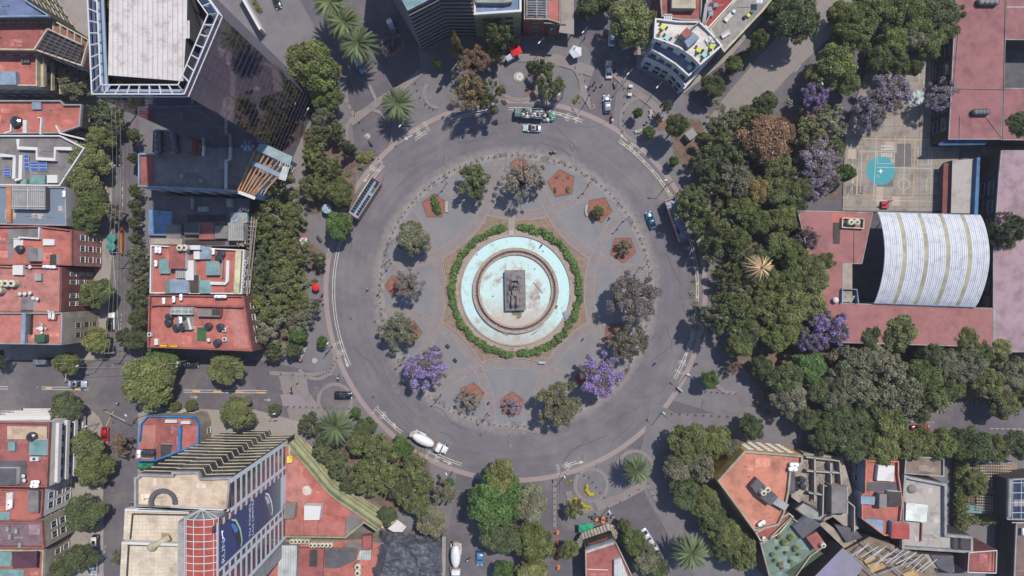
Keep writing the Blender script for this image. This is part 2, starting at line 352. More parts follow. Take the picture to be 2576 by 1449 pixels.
# ================================================================ fountain
ft=thing('fountain','round empty fountain with pale aqua floor and two concentric stone walls','fountain',(RW.x,RW.y,.12))
def part(name,fn,m,parent,smooth=False):
    mb=MB(); fn(mb); return mb.build(name,m,parent,smooth=smooth)
part('outer_floor',lambda b:b.annulus(RW,10.6,13.75,.36,n=128),aqua,ft)
part('coping',lambda b:(b.annulus(RW,13.7,15.2,.40,n=128,h=.3),b.annulus(RW,13.65,13.95,.72,n=128,h=.4)),stone,ft)
part('ring_wall',lambda b:(b.annulus(RW,10.0,10.75,1.25,n=128,h=1.0),b.annulus(RW,8.95,9.4,1.35,n=128,h=1.1)),stone,ft)
part('channel',lambda b:b.annulus(RW,9.2,10.2,.75,n=96),darkw,ft)
part('inner_floor',lambda b:b.annulus(RW,.01,9.1,.80,n=128),aqua_in,ft)
for i in range(18):
    a=2*PI*(i+.3)/18; c=Vector((math.cos(a),math.sin(a),0))
    part('pipe_bracket',lambda b:b.tube(RW+c*8.9+Vector((0,0,1.42)),RW+c*10.3+Vector((0,0,1.42)),.06),conc,ft)
for x,y in ((1225,662),(1345,676),(1240,745),(1338,748),(1200,640),(1366,632),(1383,693),(1215,870),(1290,878),(1400,770)):
    z=.8 if math.hypot(x-1297,y-731)<90 else .36
    part('spotlight',lambda b:(b.cyl(W(x,y,z),.16,.25,8)),black,ft)
for pts in ([(1247,816),(1262,834),(1278,843)],[(1337,841),(1352,832),(1366,817)],[(1341,710),(1353,722),(1366,738)],[(1250,708),(1262,698),(1275,692)]):
    part('spray_pipe',lambda b:[b.tube(W(*pts[k],.98),W(*pts[k+1],.98),.09) for k in range(2)],conc_l,ft)
part('grate',lambda b:b.box(W(1354,748,.83),(1.0,1.0,.05)),stone,ft)
part('hatch',lambda b:b.box(W(1398,772,.40),(.8,1.0,.06),-.4),black,ft)
part('water_stain',lambda b:b.flat([W(1286+v[0],786+v[1],.812) for v in ((0,0),(4,-3),(20,-4),(27,2),(25,12),(18,17),(12,14),(16,8),(8,8),(3,6))],.812),mat('wet_stain',C(118,108,84),.35,.2,.8),ft)
sb=thing('steel_hatch','grey steel grating laid over the fountain coping on its lower right side','hatch',W(1424,793,.5),.42)
m=LM(); [m.box((0,i*.35-.85,.3),(1.1,.3,.06)) for i in range(6)]; m.build('grating',mat('galv',C(132,142,158),.5,.1,1,metal=.4),sb)
wk=thing('walkway','small grey paved walkway with steps crossing the hedge to the fountain rim','walkway',W(1287,565,.12))
m=LM(); m.box((0,0,.14),(1.6,4.6,.28)); m.build('slab',conc,wk); m=LM(); m.box((0,-2.0,.32),(1.4,1.2,.08)); m.box((0,-1.2,.33),(1.5,.12,.1)); m.build('step',conc_l,wk)
def lowstain(m,y0,y1,col):
    nt=m.node_tree; N=nt.nodes.new; L=nt.links.new; b=nt.nodes['Principled BSDF']; src=b.inputs['Base Color'].links[0].from_socket; geo=N('ShaderNodeNewGeometry'); sp=N('ShaderNodeSeparateXYZ'); L(geo.outputs['Position'],sp.inputs[0])
    n=N('ShaderNodeTexNoise'); n.inputs['Scale'].default_value=.45; n.inputs['Detail'].default_value=8; n.inputs['Roughness'].default_value=.7; L(geo.outputs['Position'],n.inputs['Vector']); a=N('ShaderNodeMath'); a.operation='MULTIPLY_ADD'; L(n.outputs['Fac'],a.inputs[0]); a.inputs[1].default_value=14; L(sp.outputs[1],a.inputs[2])
    mr=N('ShaderNodeMapRange'); L(a.outputs[0],mr.inputs['Value']); mr.inputs['From Min'].default_value=y0+7; mr.inputs['From Max'].default_value=y1+7; mr.inputs['To Min'].default_value=.85; mr.inputs['To Max'].default_value=0; mx=N('ShaderNodeMix'); mx.data_type='RGBA'; L(mr.outputs[0],mx.inputs['Factor']); L(src,mx.inputs['A']); mx.inputs['B'].default_value=(*col,1); L(mx.outputs['Result'],b.inputs['Base Color'])
lowstain(aqua_in,RW.y-7,RW.y-2,C(180,162,148)); lowstain(aqua,RW.y-13,RW.y-6,C(170,160,146))
# statue: goddess seated in a chariot drawn by two lions on a carved rock
st=thing('statue','carved stone woman in a chariot pulled by two lions on a rectangular plinth','statue',W(1296,730,.8),.02)
m=LM(); m.prism([(-2.4,-4.85),(2.4,-4.85),(2.4,4.85),(-2.4,4.85)],0,1.35); m.prism([(-2.55,-5),(2.55,-5),(2.55,5),(-2.55,5)],1.352,1.6); m.build('plinth',statue_m,st)
m=LM(); rr=random.Random(5)
n=15;k=27; 
def rockz(x,y):
    e=max(0,1-(abs(x+.1)/2.15)**4-(abs(y)/4.5)**6); return 1.602+e*(.6+.6*math.sin(x*2.7+y*1.3)*math.cos(y*2.1-x)+.25*rr.random())
vs=[(-2.2+4.4*i/(n-1),-4.5+9*j/(k-1),rockz(-2.2+4.4*i/(n-1),-4.5+9*j/(k-1))) for j in range(k) for i in range(n)]
m.add(vs,[(j*n+i,j*n+i+1,(j+1)*n+i+1,(j+1)*n+i) for j in range(k-1) for i in range(n-1)]); m.build('rock_base',statue_m,st,smooth=True)
m=LM(); 
for s_ in(-1,1): m.box((s_*.78,.9,3.0),(.12,3.0,.9))
m.box((0,.9,2.5),(1.5,3,.15)); m.box((0,2.4,3.1),(1.6,.14,1.3)); m.box((0,.25,3.0),(1.3,1.3,.7)); m.cyl((0,-.65,2.4),.75,.9,14); m.build('chariot',statue_m,st)
for s_ in(-1,1):
    m=LM(); q=[]
    for i in range(20):
        a=2*PI*i/20; q.append((s_*1.02,1.0+.95*math.cos(a),2.75+.95*math.sin(a)))
    for i in range(20): m.tube(q[i],q[(i+1)%20],.09,n=5)
    for i in range(0,20,4): m.tube((s_*1.02,1.0,2.75),q[i],.06,n=5)
    m.build('wheel',statue_m,st)
m=LM(); m.loft([[( .52*w*math.cos(2*PI*i/12),yy+.5*d*math.sin(2*PI*i/12),zz) for i in range(12)] for zz,w,d,yy in ((2.6,1.15,1.5,.9),(3.2,1.1,1.5,.9),(3.7,.75,.9,1.2),(4.2,.95,.8,1.3),(4.6,.85,.6,1.35),(4.75,.3,.35,1.35),(4.85,.28,.3,1.33))]); m.ball((0,1.3,5.1),(.26,.3,.34)); m.cyl((0,1.3,5.3),.28,.3,8); 
for s_ in(-1,1): m.tube((s_*.42,1.3,4.5),(s_*.75,.7,3.9),.17,.13,7); m.tube((s_*.75,.7,3.9),(s_*.55,.1,3.7),.12,.09,7); m.tube((s_*.25,.9,3.3),(s_*.25,0,3.35),.28,.22,8); m.tube((s_*.25,0,3.35),(s_*.25,-.25,2.6),.2,.14,8)
m.build('seated_figure',statue_m,st,smooth=True)
for s_ in(-1,1):
    m=LM(); x=s_*.62-.1
    m.loft([[(x+r*math.cos(2*PI*i/12),yy,zz+r*1.15*math.sin(2*PI*i/12)) for i in range(12)] for yy,r,zz in ((-1.1,.1,2.7),(-1.25,.34,2.8),(-1.9,.36,2.85),(-2.6,.34,2.95),(-3.1,.46,3.15),(-3.5,.42,3.3),(-3.8,.28,3.3),(-4.05,.18,3.2),(-4.12,.06,3.15))])
    for lx,ly,fy in ((-.2,-1.4,-1.5),(.2,-1.4,-1.2),(-.22,-3.1,-3.5),(.22,-3.1,-3.0)):
        m.tube((x+lx,ly,2.75),(x+lx,(ly+fy)/2+.08,2.25),.17,.12,7); m.tube((x+lx,(ly+fy)/2+.08,2.25),(x+lx,fy,1.8),.11,.09,7); m.ball((x+lx,fy-.08,1.85),(.11,.17,.09),8,5)
    m.tube((x,-1.1,2.8),(x+.15,-.8,2.4),.06,.04,5); m.build('lion',statue_m,st,smooth=True)
# pentagonal planters
def pent(x,y,r,a,lab,inner=''):
    pts=[(x+r*math.cos(math.radians(a+72*i)),y+r*math.sin(math.radians(a+72*i))) for i in range(5)]
    o=thing('planter',lab,'planter',W(x,y,.12)); b=MB(); b.prism(inset(ccw(PP(pts)),.15),.1,.2); b.build('gravel',tezon,o); b=MB(); b.ring(PP(pts),.15,.1,.3); b.build('edging',tri,o)
pent(1413,462,37,-100,'largest five sided red gravel planter in the upper right with only small tufts')
pent(1093,519,33,-90,'five sided red gravel planter with a leafy shrub in the upper left of the plaza')
pent(1507,527,34,-65,'five sided red gravel planter with a leaning little tree in the upper right')
pent(1567,627,35,-55,'five sided red gravel planter with a small grey tree on the right of the plaza')
pent(995,718,28,180,'five sided red gravel planter half under a bare tree on the left of the plaza')
pent(1032,836,32,0,'five sided reddish planter under the green and mauve tree at lower left')
pent(1187,993,33,-80,'five sided red gravel planter with a thin bare shrub at the bottom left')
pent(1288,1016,33,-90,'five sided red gravel planter with a mauve shrub at the bottom middle')
pent(1307,418,26,-90,'small five sided brown planter under the bare tree at the top of the plaza')
pent(1550,842,34,-140,'five sided red edged planter under the grey tree on the lower right')
# ================================================================ road markings
def dbl(p,q,r=(455,460.5),col=None,w=.16):
    a0=ang(*p);a1=ang(*q)
    for r0 in r:
        m=MB(); n=30; m.strip([W(*ring_pt(r0,math.radians(a0+((a1-a0+180)%360-180)*i/n))) for i in range(n+1)],w,.028); struct('road_marking',m,paint_w)
    if col:
        k=int(abs((a1-a0+180)%360-180)/4)
        for j in range(k):
            aa=a0+((a1-a0+180)%360-180)*(j+.4)/k; s=1 if ((a1-a0+180)%360-180)>0 else -1
            m=MB(); m.strip([W(*ring_pt(sum(r)/2,math.radians(aa+s*t*.25))) for t in range(4)],.3,.032); struct('road_marking',m,paint_y)
dbl((875,922),(858,595)); dbl((1040,345),(1068,322)); dbl((905,500),(962,412),col=1); dbl((1115,300),(1250,265)); dbl((1280,272),(1465,305),col=1)
dbl((1560,350),(1690,495),col=1); dbl((1738,600),(1752,830),col=1); dbl((1752,830),(1692,950)); dbl((945,1035),(1010,1090),col=1); dbl((1080,1135),(1163,1165)); dbl((1413,1172),(1450,1160))
# inner faint dashed kerb marks
def text_into(mb,s,origin,ux,uy,size,z,ext=0,font_scale=1):
    cu=bpy.data.curves.new('t','FONT'); cu.body=s; cu.size=size; cu.resolution_u=2; cu.fill_mode='BOTH' if ext else 'FRONT'; cu.extrude=ext
    o=bpy.data.objects.new('t',cu); COL.objects.link(o); dg=bpy.context.evaluated_depsgraph_get(); me=bpy.data.meshes.new_from_object(o.evaluated_get(dg))
    uz=Vector(ux).cross(Vector(uy)); vs=[Vector(origin)+Vector(ux)*v.co.x+Vector(uy)*v.co.y+uz*(v.co.z+z) for v in me.vertices]
    mb.add(vs,[tuple(p.vertices) for p in me.polygons]); bpy.data.objects.remove(o); bpy.data.curves.remove(cu); bpy.data.meshes.remove(me)
def lane_symbol(x,y,deg,mirror=1):
    """SOLO + bicycle + arrow, reading along the lane; deg = image direction of travel"""
    a=math.radians(-deg); d=Vector((math.cos(a),math.sin(a),0)); r=Vector((d.y,-d.x,0)); c=W(x,y); z=.034
    m=MB(); 
    text_into(m,'SOLO',c-d*3.5-r*1.1,tuple(r),tuple(d),1.0,z)
    def L(pts,w=.13): m.strip([c+r*p[0]+d*p[1] for p in pts],w,z)
    for cx in (-.55,.55): L([(cx+.42*math.cos(t*PI/6),-.9+.42*math.sin(t*PI/6)) for t in range(13)],.12)
    L([(-.55,-.9),(0,-.9),(.45,-.2),(-.3,-.2),(-.55,-.9)]); L([(-.3,-.2),(0,-.9)]); L([(.55,-.9),(.45,0),(.65,.1)]); L([(-.35,-.2),(-.35,0)]); L([(-.5,.02),(-.2,.02)])
    L([(0,1.0),(0,2.6)],.2); m.flat([c+r*p[0]+d*p[1] for p in ((-.45,2.5),(.45,2.5),(0,3.5))],z+.001)
    struct('road_marking',m,paint_w)
for a in ((863,892,68),(935,430,-235),(1046,335,150),(1420,292,193),(1720,905,-67),(970,1050,40),(1105,1155,22),(1435,1170,-15),(1585,362,-135)): lane_symbol(*a)
def line(p,q,w=.15,col=None,dash=None,z=.03):
    a=W(*p);b=W(*q);L_=(b-a).length; m=MB()
    if not dash: m.strip([a,b],w,z)
    else:
        t=0
        while t<L_: m.strip([a+(b-a)*(t/L_),a+(b-a)*(min(t+dash[0],L_)/L_)],w,z); t+=dash[0]+dash[1]
    return struct('road_marking',m,col or paint_w)
for y0,x0,x1 in ((974,-40,20),(976,105,223),(983.5,462,672)):
    line((x0,y0-2.6),(x1,y0-1),.16); line((x0,y0+3),(x1,y0+5),.16)
line((115,976.5),(215,979),.35,paint_y,(1.6,5.5),.034); line((484,984),(670,988),.35,paint_y,(2,3.4),.034)
line((308,595),(308,460),.16,None,(1.1,.8)); line((306,790),(302,850),.14,None,(.6,.5)); line((265,1372),(258,1445),.14,None,(.7,.5)); line((283,620),(300,850),.1)
line((1925,50),(1800,300),.01); line((2205,0),(1900,210),.13,None,(.9,.5)); line((2000,180),(2180,-20),.12,None,(2.2,1.2)); line((2160,20),(2175,2),.18,paint_y)
line((1650,1270),(1702,1345),.22,paint_y); line((1755,1425),(1775,1470),.22,paint_y); line((1775,1425),(1795,1470),.22,paint_y); line((700,10),(745,90),.14,None,(1,.7))
line((2290,1060),(2350,1062),.14,None,(.8,.6)); line((2490,1078),(2600,1080),.14,None,(.9,.5)); line((1950,1085),(1965,1087),.1)
line((480,999),(498,999),.15); line((490,996),(498,999),.15); line((490,1002),(498,999),.15); line((665,1006),(681,1006),.15); line((674,1002),(681,1006),.15);line((674,1010),(681,1006),.15)
line((260,1085),(285,1035),.14,paint_y)
# worn patches on the ring road
patch=mat('worn_patch',C(126,120,118),.9,.15,1,stain=(C(100,98,104),1.2,.45,.6))
for x,y,w,h,r in ((1122,395,6,40,0),(1285,1110,10,30,.1),(1285,1180,14,6,.1),(1130,1060,8,6,.4),(1000,985,10,10,.5),(990,970,8,7,.5),(1700,980,10,8,.6),(1215,905,6,5,0),(1440,370,10,14,.5),(1505,1170,10,8,.2),(1770,1015,6,18,-.2),(1466,1150,4,10,0),(1080,655,8,5,0)):
    m=MB(); cc=W(x,y); m.flat([cc+Matrix.Rotation(r,3,'Z')@Vector((a*w*.05*(1+.3*R_()),b*h*.05*(1+.3*R_()),0)) for a,b in ((-1,-1),(.2,-1.2),(1,-.8),(1.1,.5),(.4,1),(-.9,1.1))],zl()-.1); struct('road_patch',m,patch)
crk=mat('crack_seal',C(78,75,82),.7,.1,1)
rc=random.Random(44)
for k in range(26):
    a=rc.uniform(0,2*PI); r=rc.uniform(365,450); p=[]; x,y=ring_pt(r,a); t=a+PI/2+rc.uniform(-.5,.5)
    for j in range(rc.randint(6,16)): p.append((x,y)); x+=7*math.cos(t); y+=7*math.sin(t); t+=rc.uniform(-.25,.28)
    m=MB(); m.strip(PP(p),rc.uniform(.08,.16),.0325+k*.0001); struct('crack',m,crk)
for k in range(34):
    x,y=rc.choice([ring_pt(rc.uniform(360,460),rc.uniform(0,2*PI)),(rc.uniform(10,820),rc.uniform(920,985)),(rc.uniform(302,335),rc.uniform(300,850)),(rc.uniform(275,330),rc.uniform(1060,1440))])
    m=MB(); m.annulus(W(x,y),.01,.36,.0365,n=12); struct('manhole',m,crk if k%2 else patch)
for q in ([(1480,1100),(1425,1150),(1408,1195),(1408,1240)],[(1530,1095),(1440,1130),(1412,1165)]):
    m=MB(); m.strip(PP(q),.14,.0378); struct('skid_mark',m,crk)
# ================================================================ sports court of the school
court=mat('court_concrete',C(152,142,131),.9,.14,.25,fine=5,grid=(3.1,2.9),gridcol=C(118,108,102),gridw=.05,stain=(C(114,106,102),.3,.5,.68))
sheet('court',[(2125,330),(2190,140),(2350,140),(2338,370),(2410,372),(2404,532),(2118,530)],court)
cl=zl(); 
def cline(pts,w=.12,col=None): 
    m=MB(); m.strip(PP(pts),w,cl+.012); struct('court_marking',m,col or paint_w)
def disc(x,y,r,col,z): 
    m=MB(); m.annulus(W(x,y),.01,r*.1,z,n=40); struct('court_marking',m,col)
disc(2214,430,36,mat('teal_paint',C(70,150,158),.8,.08,.6),cl+.0095); disc(2312,167,11,paint_w,cl+.004)
m=MB(); m.flat(PP([(2278,262),(2298,228),(2320,228),(2324,254),(2310,262)]),cl+.004); struct('court_marking',m,mat('pale_green_paint',C(190,208,205),.8,.1,1,stain=(C(130,135,140),1,.45,.6)))
lp=mat('court_patch_light',C(178,162,146),.9,.1,.8); dp=mat('court_patch_dark',C(112,104,102),.9,.1,.8)
for x0,y0,x1,y1,mm in ((2131,376,2152,400,lp),(2225,357,2247,378,lp),(2223,402,2247,425,lp),(2203,470,2220,516,lp),(2242,495,2262,518,lp),(2205,448,2245,470,dp),(2250,385,2290,420,dp),(2128,468,2170,490,dp),(2255,362,2290,385,dp)):
    m=MB(); m.flat(PP([(x0,y0),(x1,y0),(x1,y1),(x0,y1)]),cl+.006+.0005*(x0%5)); struct('court_patch',m,mm)
for q in ([(2203,344),(2200,420),(2196,505)],[(2250,344),(2248,410)],[(2343,340),(2340,505)],[(2203,421),(2342,425)],[(2198,504),(2342,507)],[(2157,376),(2153,490)],[(2167,376),(2163,485)],[(2145,376),(2142,490)],[(2275,345),(2271,488)],
          [(2340,447),(2331,447),(2329,487),(2340,487)],[(2205,384),(2206,412),(2240,412),(2242,384)],[(2308,370),(2307,414),(2334,415),(2336,370)],[(2203,443),(2211,443),(2211,447)],[(2117,497),(2128,500),(2142,470),(2146,450)],[(2160,380),(2245,382)],[(2311,140),(2311,155)],[(2311,179),(2310,212)],[(2325,130),(2322,215)],[(2338,130),(2335,215)]): cline(q)
for q in ([(2157,352),(2155,490),(2295,498),(2301,352)],[(2168,349),(2350,353)]): cline(q,.14,paint_y)
for c in ((2272,464,14),): cline([(c[0]+c[2]*math.cos(t*PI/12),c[1]+c[2]*math.sin(t*PI/12)) for t in range(25)])
for yy in (366,374,386,391): 
    for xx in range(2215,2240,6): 
        m=MB(); m.flat(PP([(xx,yy),(xx+4,yy),(xx+4,yy+4),(xx,yy+4)]),cl+.014); struct('court_marking',m,paint_w)
chk=MB()
for i in range(8):
    for j in range(10):
        if (i+j)%2 and j!=5: chk.flat(PP([(2368+i*2.5,432+j*4.1),(2370.5+i*2.5,432+j*4.1),(2370.5+i*2.5,436.1+j*4.1),(2368+i*2.5,436.1+j*4.1)]),cl+.012)
struct('court_marking',chk,mat('chalk_white',C(235,232,228),.8,.05,1))
m=MB(); m.flat([W(2214+10*math.cos(t*PI/4)*(1 if t%2==0 else .35)*.7,431+10*math.sin(t*PI/4)*(1 if t%2==0 else .35)*.7) for t in range(8)],cl+.013); struct('court_marking',m,mat('chalk_white',0))
# ================================================================ vegetation
lf_b=leafmat('foliage'); lf_j=leafmat('blossom_foliage',C(132,124,108,1.1),.62); lf_a=leafmat('feathery_foliage',C(150,142,126,1.1),.86); lf_p=leafmat('palm_frond',trans=.15)
bark=mat('bark',C(96,84,78),.95,.2,2); bark_l=mat('bark_pale',C(165,158,145),.95,.15,2); bark_d=mat('bark_dark',C(64,56,60),.95,.2,2)
def quads(cen,nor,size,rs,aspect=(.6,1.0)):
    n=len(cen); t=rs.normal(size=(n,3)); t-= (t*nor).sum(1)[:,None]*nor; t/=np.linalg.norm(t,axis=1)[:,None]+1e-9; b=np.cross(nor,t)
    s=size[:,None]; a=rs.uniform(*aspect,size=(n,1))
    v=np.stack([cen-t*s-b*s*a*.35,cen+t*s*.2-b*s*a,cen+t*s+b*s*a*.3,cen-t*s*.3+b*s*a],1).reshape(-1,3)
    return v
def leafmesh(name,verts,v,w,m,extra=None):
    nf=len(verts)//4; me=bpy.data.meshes.new(name); me.vertices.add(len(verts)); me.vertices.foreach_set('co',verts.astype(np.float32).ravel())
    me.loops.add(nf*4); me.loops.foreach_set('vertex_index',np.arange(nf*4,dtype=np.int32)); me.polygons.add(nf)
    me.polygons.foreach_set('loop_start',np.arange(0,nf*4,4,dtype=np.int32)); me.update(calc_edges=True)
    for k,arr in (('v',v),('w',w)):
        at=me.attributes.new(k,'FLOAT','FACE'); at.data.foreach_set('value',arr.astype(np.float32))
    me.materials.append(m); return me
def cloud(lobes,rs,per,size,up=.35,tint=.35,shell=.55,lowcut=-.55,grp=None):
    """leaf quads on the skins of lobes (x,y,z,r)"""
    V=[];A=[];B=[]
    for li,(x,y,z,r) in enumerate(lobes):
        n=int(per*r*r); d=rs.normal(size=(n*2,3)); d/=np.linalg.norm(d,axis=1)[:,None]; d=d[d[:,2]>lowcut][:n]; n=len(d)
        rad=r*(shell+(1.08-shell)*rs.random(n)**.45)*(1+.18*np.sin(d[:,0]*5+li)*np.cos(d[:,1]*6-li)); c=np.array([x,y,z])+d*rad[:,None]
        nn=d*.6+rs.normal(size=(n,3))*.7+np.array([0,0,up]); nn/=np.linalg.norm(nn,axis=1)[:,None]
        V.append(quads(c,nn,size*rs.uniform(.6,1.35,n),rs)); lt=rs.uniform(-tint,tint); A.append(np.clip(.5+lt+rs.normal(size=n)*.2,0,1)); B.append(np.clip(rs.random(n)*.75+.25*rs.random()+ (0 if grp is None else grp[li]),0,2))
    return np.concatenate(V),np.concatenate(A),np.concatenate(B)
CROWNS={}
def make_crown(kind,seed):
    rs=np.random.RandomState(seed*17+len(kind)); rr=random.Random(seed*31+7); R=5.0; L=[]; br=MB(); lo=.15
    if kind in('broad','olive'):
        L.append((0,0,5.5,2.2))
        for i in range(58):
            a=rr.uniform(0,2*PI); e=rr.uniform(-.25,1.4); q=rr.uniform(.55,.92)
            cx=R*.72*q*math.cos(a)*math.cos(e*.9); cy=R*.72*q*math.sin(a)*math.cos(e*.9); L.append((cx*1.12,cy*1.12,5.7+3.0*q*math.sin(e)+rr.uniform(-.5,.5),rr.uniform(.55,1.25)))
        V,A,B=cloud(L,rs,440,.15,tint=.34,shell=.4)
        if kind=='olive': pass
        bm_=bark
    elif kind=='airy':
        ends=[]
        for i in range(40):
            a=rr.uniform(0,2*PI); q=math.sqrt(rr.random())*1.05; z=5.4+3.6*math.sqrt(max(0,1-min(1,q*q)))*rr.uniform(.35,1.0); ends.append((R*q*math.cos(a),R*q*math.sin(a),z))
        for x,y,z in ends:
            L.append((x*.93,y*.93,z,rr.uniform(.4,1.0)))
            for k in range(2): L.append((x*rr.uniform(.6,1),y*rr.uniform(.6,1),z+rr.uniform(-.9,.6),rr.uniform(.35,.8)))
        V,A,B=cloud(L,rs,225,.165,up=.3,tint=.38,shell=.1,lowcut=-.9); bm_=bark_l
        for x,y,z in ends[:22]:
            m=Vector((x*.45,y*.45,z*.75)); br.tube((x*.05,y*.05,3.2),m,.14,.09,5); br.tube(m,(x*.98,y*.98,z+.55),.09,.03,5); br.tube(m,(x*.8+rr.uniform(-1,1),y*.8+rr.uniform(-1,1),z+.4),.06,.02,4)
    elif kind in('jaca','sparse'):
        ends=[]
        for i in range(60):
            a=rr.uniform(0,2*PI); q=math.sqrt(rr.random())*(.7+.3*rr.random()); z=5.6+3.2*math.sqrt(max(0,1-q*q))*rr.uniform(.5,1.05); ends.append((R*q*math.cos(a),R*q*math.sin(a),z))
        for x,y,z in ends:
            L.append((x,y,z,rr.uniform(.38,.8)))
            if kind=='jaca': L.append((x*.85+rr.uniform(-.5,.5),y*.85+rr.uniform(-.5,.5),z-.4,rr.uniform(.4,.8)))
        grp=[rr.choice((0,.0,.45)) for _ in L]
        V,A,B=cloud(L,rs,400 if kind=='jaca' else 330,.13 if kind=='jaca' else .12,up=.2,tint=.25,shell=.1,lowcut=-1,grp=grp); bm_=bark_d
        for i,(x,y,z) in enumerate(ends):
            if i%2 and kind=='jaca': continue
            m=Vector((x*.42+rr.uniform(-.3,.3),y*.42+rr.uniform(-.3,.3),z*.72)); br.tube((x*.04,y*.04,3),m,.13,.08,5); br.tube(m,(x,y,z),.07,.02,4); br.tube(m,(x*.7+rr.uniform(-1.2,1.2),y*.7+rr.uniform(-1.2,1.2),z+.2),.05,.015,4)
            if kind=='sparse':
                for k in range(2): p=Vector((x,y,z)).lerp(m,rr.uniform(.2,.7)); br.tube(p,p+Vector((rr.uniform(-1,1),rr.uniform(-1,1),rr.uniform(0,.6))),.03,.01,3)
    elif kind=='tall':
        for i in range(38):
            t=rr.random(); a=rr.uniform(0,2*PI); q=(1-t*.85)*3.9; L.append((q*math.cos(a)*rr.uniform(.4,1),q*math.sin(a)*rr.uniform(.4,1),2.2+7.3*t,rr.uniform(.6,1.35)*(1.05-t*.55)))
        V,A,B=cloud(L,rs,360,.17,tint=.25,shell=.3); bm_=bark
    elif kind=='round':
        L=[(0,0,5.4,4.3)]+[(3.4*math.cos(a),3.4*math.sin(a),5.2,1.5) for a in (0,1.1,2,3.3,4.2,5.3)]
        V,A,B=cloud(L,rs,150,.24,tint=.08,shell=.9); V[:,2]=V[:,2]; bm_=bark
    me=leafmesh('crown',V,A,B,{'jaca':lf_j,'sparse':lf_a,'airy':lf_a}.get(kind,lf_b))
    # trunk with limbs
    t=br if br.v else MB(); rr2=random.Random(seed)
    t.tube((0,0,-.2),(0.1,0,1.6),.42,.3,9); t.tube((.1,0,1.6),(0,.1,3.4),.3,.22,8)
    for i in range(6):
        a=2*PI*i/6+rr2.uniform(-.3,.3); q=rr2.uniform(1.6,2.7); p=Vector((q*math.cos(a),q*math.sin(a),rr2.uniform(4.8,6.2))); t.tube((0,.1,3.0+.1*i),p,.17,.08,6); t.tube(p,p*1.35+Vector((0,0,.2)),.08,.03,5)
    tm=t.mesh('trunk',bm_,smooth=False)
    return me,tm
def make_palm(seed,dead=False):
    rs=np.random.RandomState(seed); rr=random.Random(seed); cs=[];ns=[];V=[];A=[]
    nf=58 if not dead else 66; base=Vector((0,0,8.6))
    for i in range(nf):
        a=i*2.399+rr.uniform(-.1,.1); el=(1.15*(1-i/nf)**1.3-.05) if not dead else rr.uniform(-.4,.7); Ln=(4.4+.9*(i/nf))*(1 if not dead else .92)*rr.uniform(.93,1.05)
        d=Vector((math.cos(a),math.sin(a),0)); side=Vector((-d.y,d.x,0)); pts=[]
        for k in range(15):
            t=k/14; x=Ln*t*math.cos(el*(1-t*.6)); z=Ln*t*math.sin(el)*.9-t*t*(2.0 if not dead else 2.4); pts.append(base+d*x+Vector((0,0,z))+side*(.3*math.sin(t*2.5+i)*t))
        fv=rr.choice((.05,.25,.5,.8))+rr.uniform(-.05,.15)
        for k in range(14):
            p,q=pts[k],pts[k+1]; t=k/14; wl=(.40 if not dead else .17)*(math.sin(PI*min(1,t*.93+.1))**.55+.04)
            for s in(-1,1):
                for h in(0,.5):
                    pp=p.lerp(q,h); dr=(q-p).normalized(); tip=pp+side*s*wl+dr*.5+Vector((0,0,-.12 if s>0 else .2))*wl*1.4; w_=dr*(.11 if not dead else .07)
                    V+= [tuple(pp-w_),tuple(pp+w_),tuple(tip+w_*.3),tuple(tip-w_*.3)]; A.append(min(1,max(0,fv+rr.uniform(-.12,.12))))
            w2=side*.045; V+=[tuple(p-w2),tuple(p+w2),tuple(q+w2),tuple(q-w2)]; A.append(min(1,fv+.3))
    V=np.array(V); me=leafmesh('fronds',V,np.array(A),np.zeros(len(A)),lf_p)
    t=MB()
    for k in range(12): t.cyl((.05*math.sin(k),.05*math.cos(k*2),k*.7),.42-.01*k,.7,10,.36-.01*k)
    t.ball((0,0,8.5),(.55,.55,.6),10,6); return me,t.mesh('trunk',bark)
KIND_NAME={'broad':'broadleaf_tree','olive':'broadleaf_tree','airy':'feathery_tree','jaca':'jacaranda_tree','sparse':'bare_tree','tall':'conical_tree','round':'topiary_tree','palm':'palm_tree','deadpalm':'dead_palm_tree'}
NV={'broad':5,'olive':3,'airy':5,'jaca':4,'sparse':3,'tall':2,'round':1,'palm':3,'deadpalm':1}
GC={k:C(*v,1.78) for k,v in {'dk':(84,92,60),'gr':(97,103,60),'ol':(104,108,68),'yg':(112,116,70),'gy':(110,109,86),'br':(124,98,76),'bg':(82,104,56),'vio':(138,118,170),'vd':(134,124,140),'bw':(128,118,106),'or':(128,108,70),'pl':(78,88,56),'tan':(196,166,124),'brg':(112,100,104),'bg2':(90,110,54)}.items()}
cnt={}
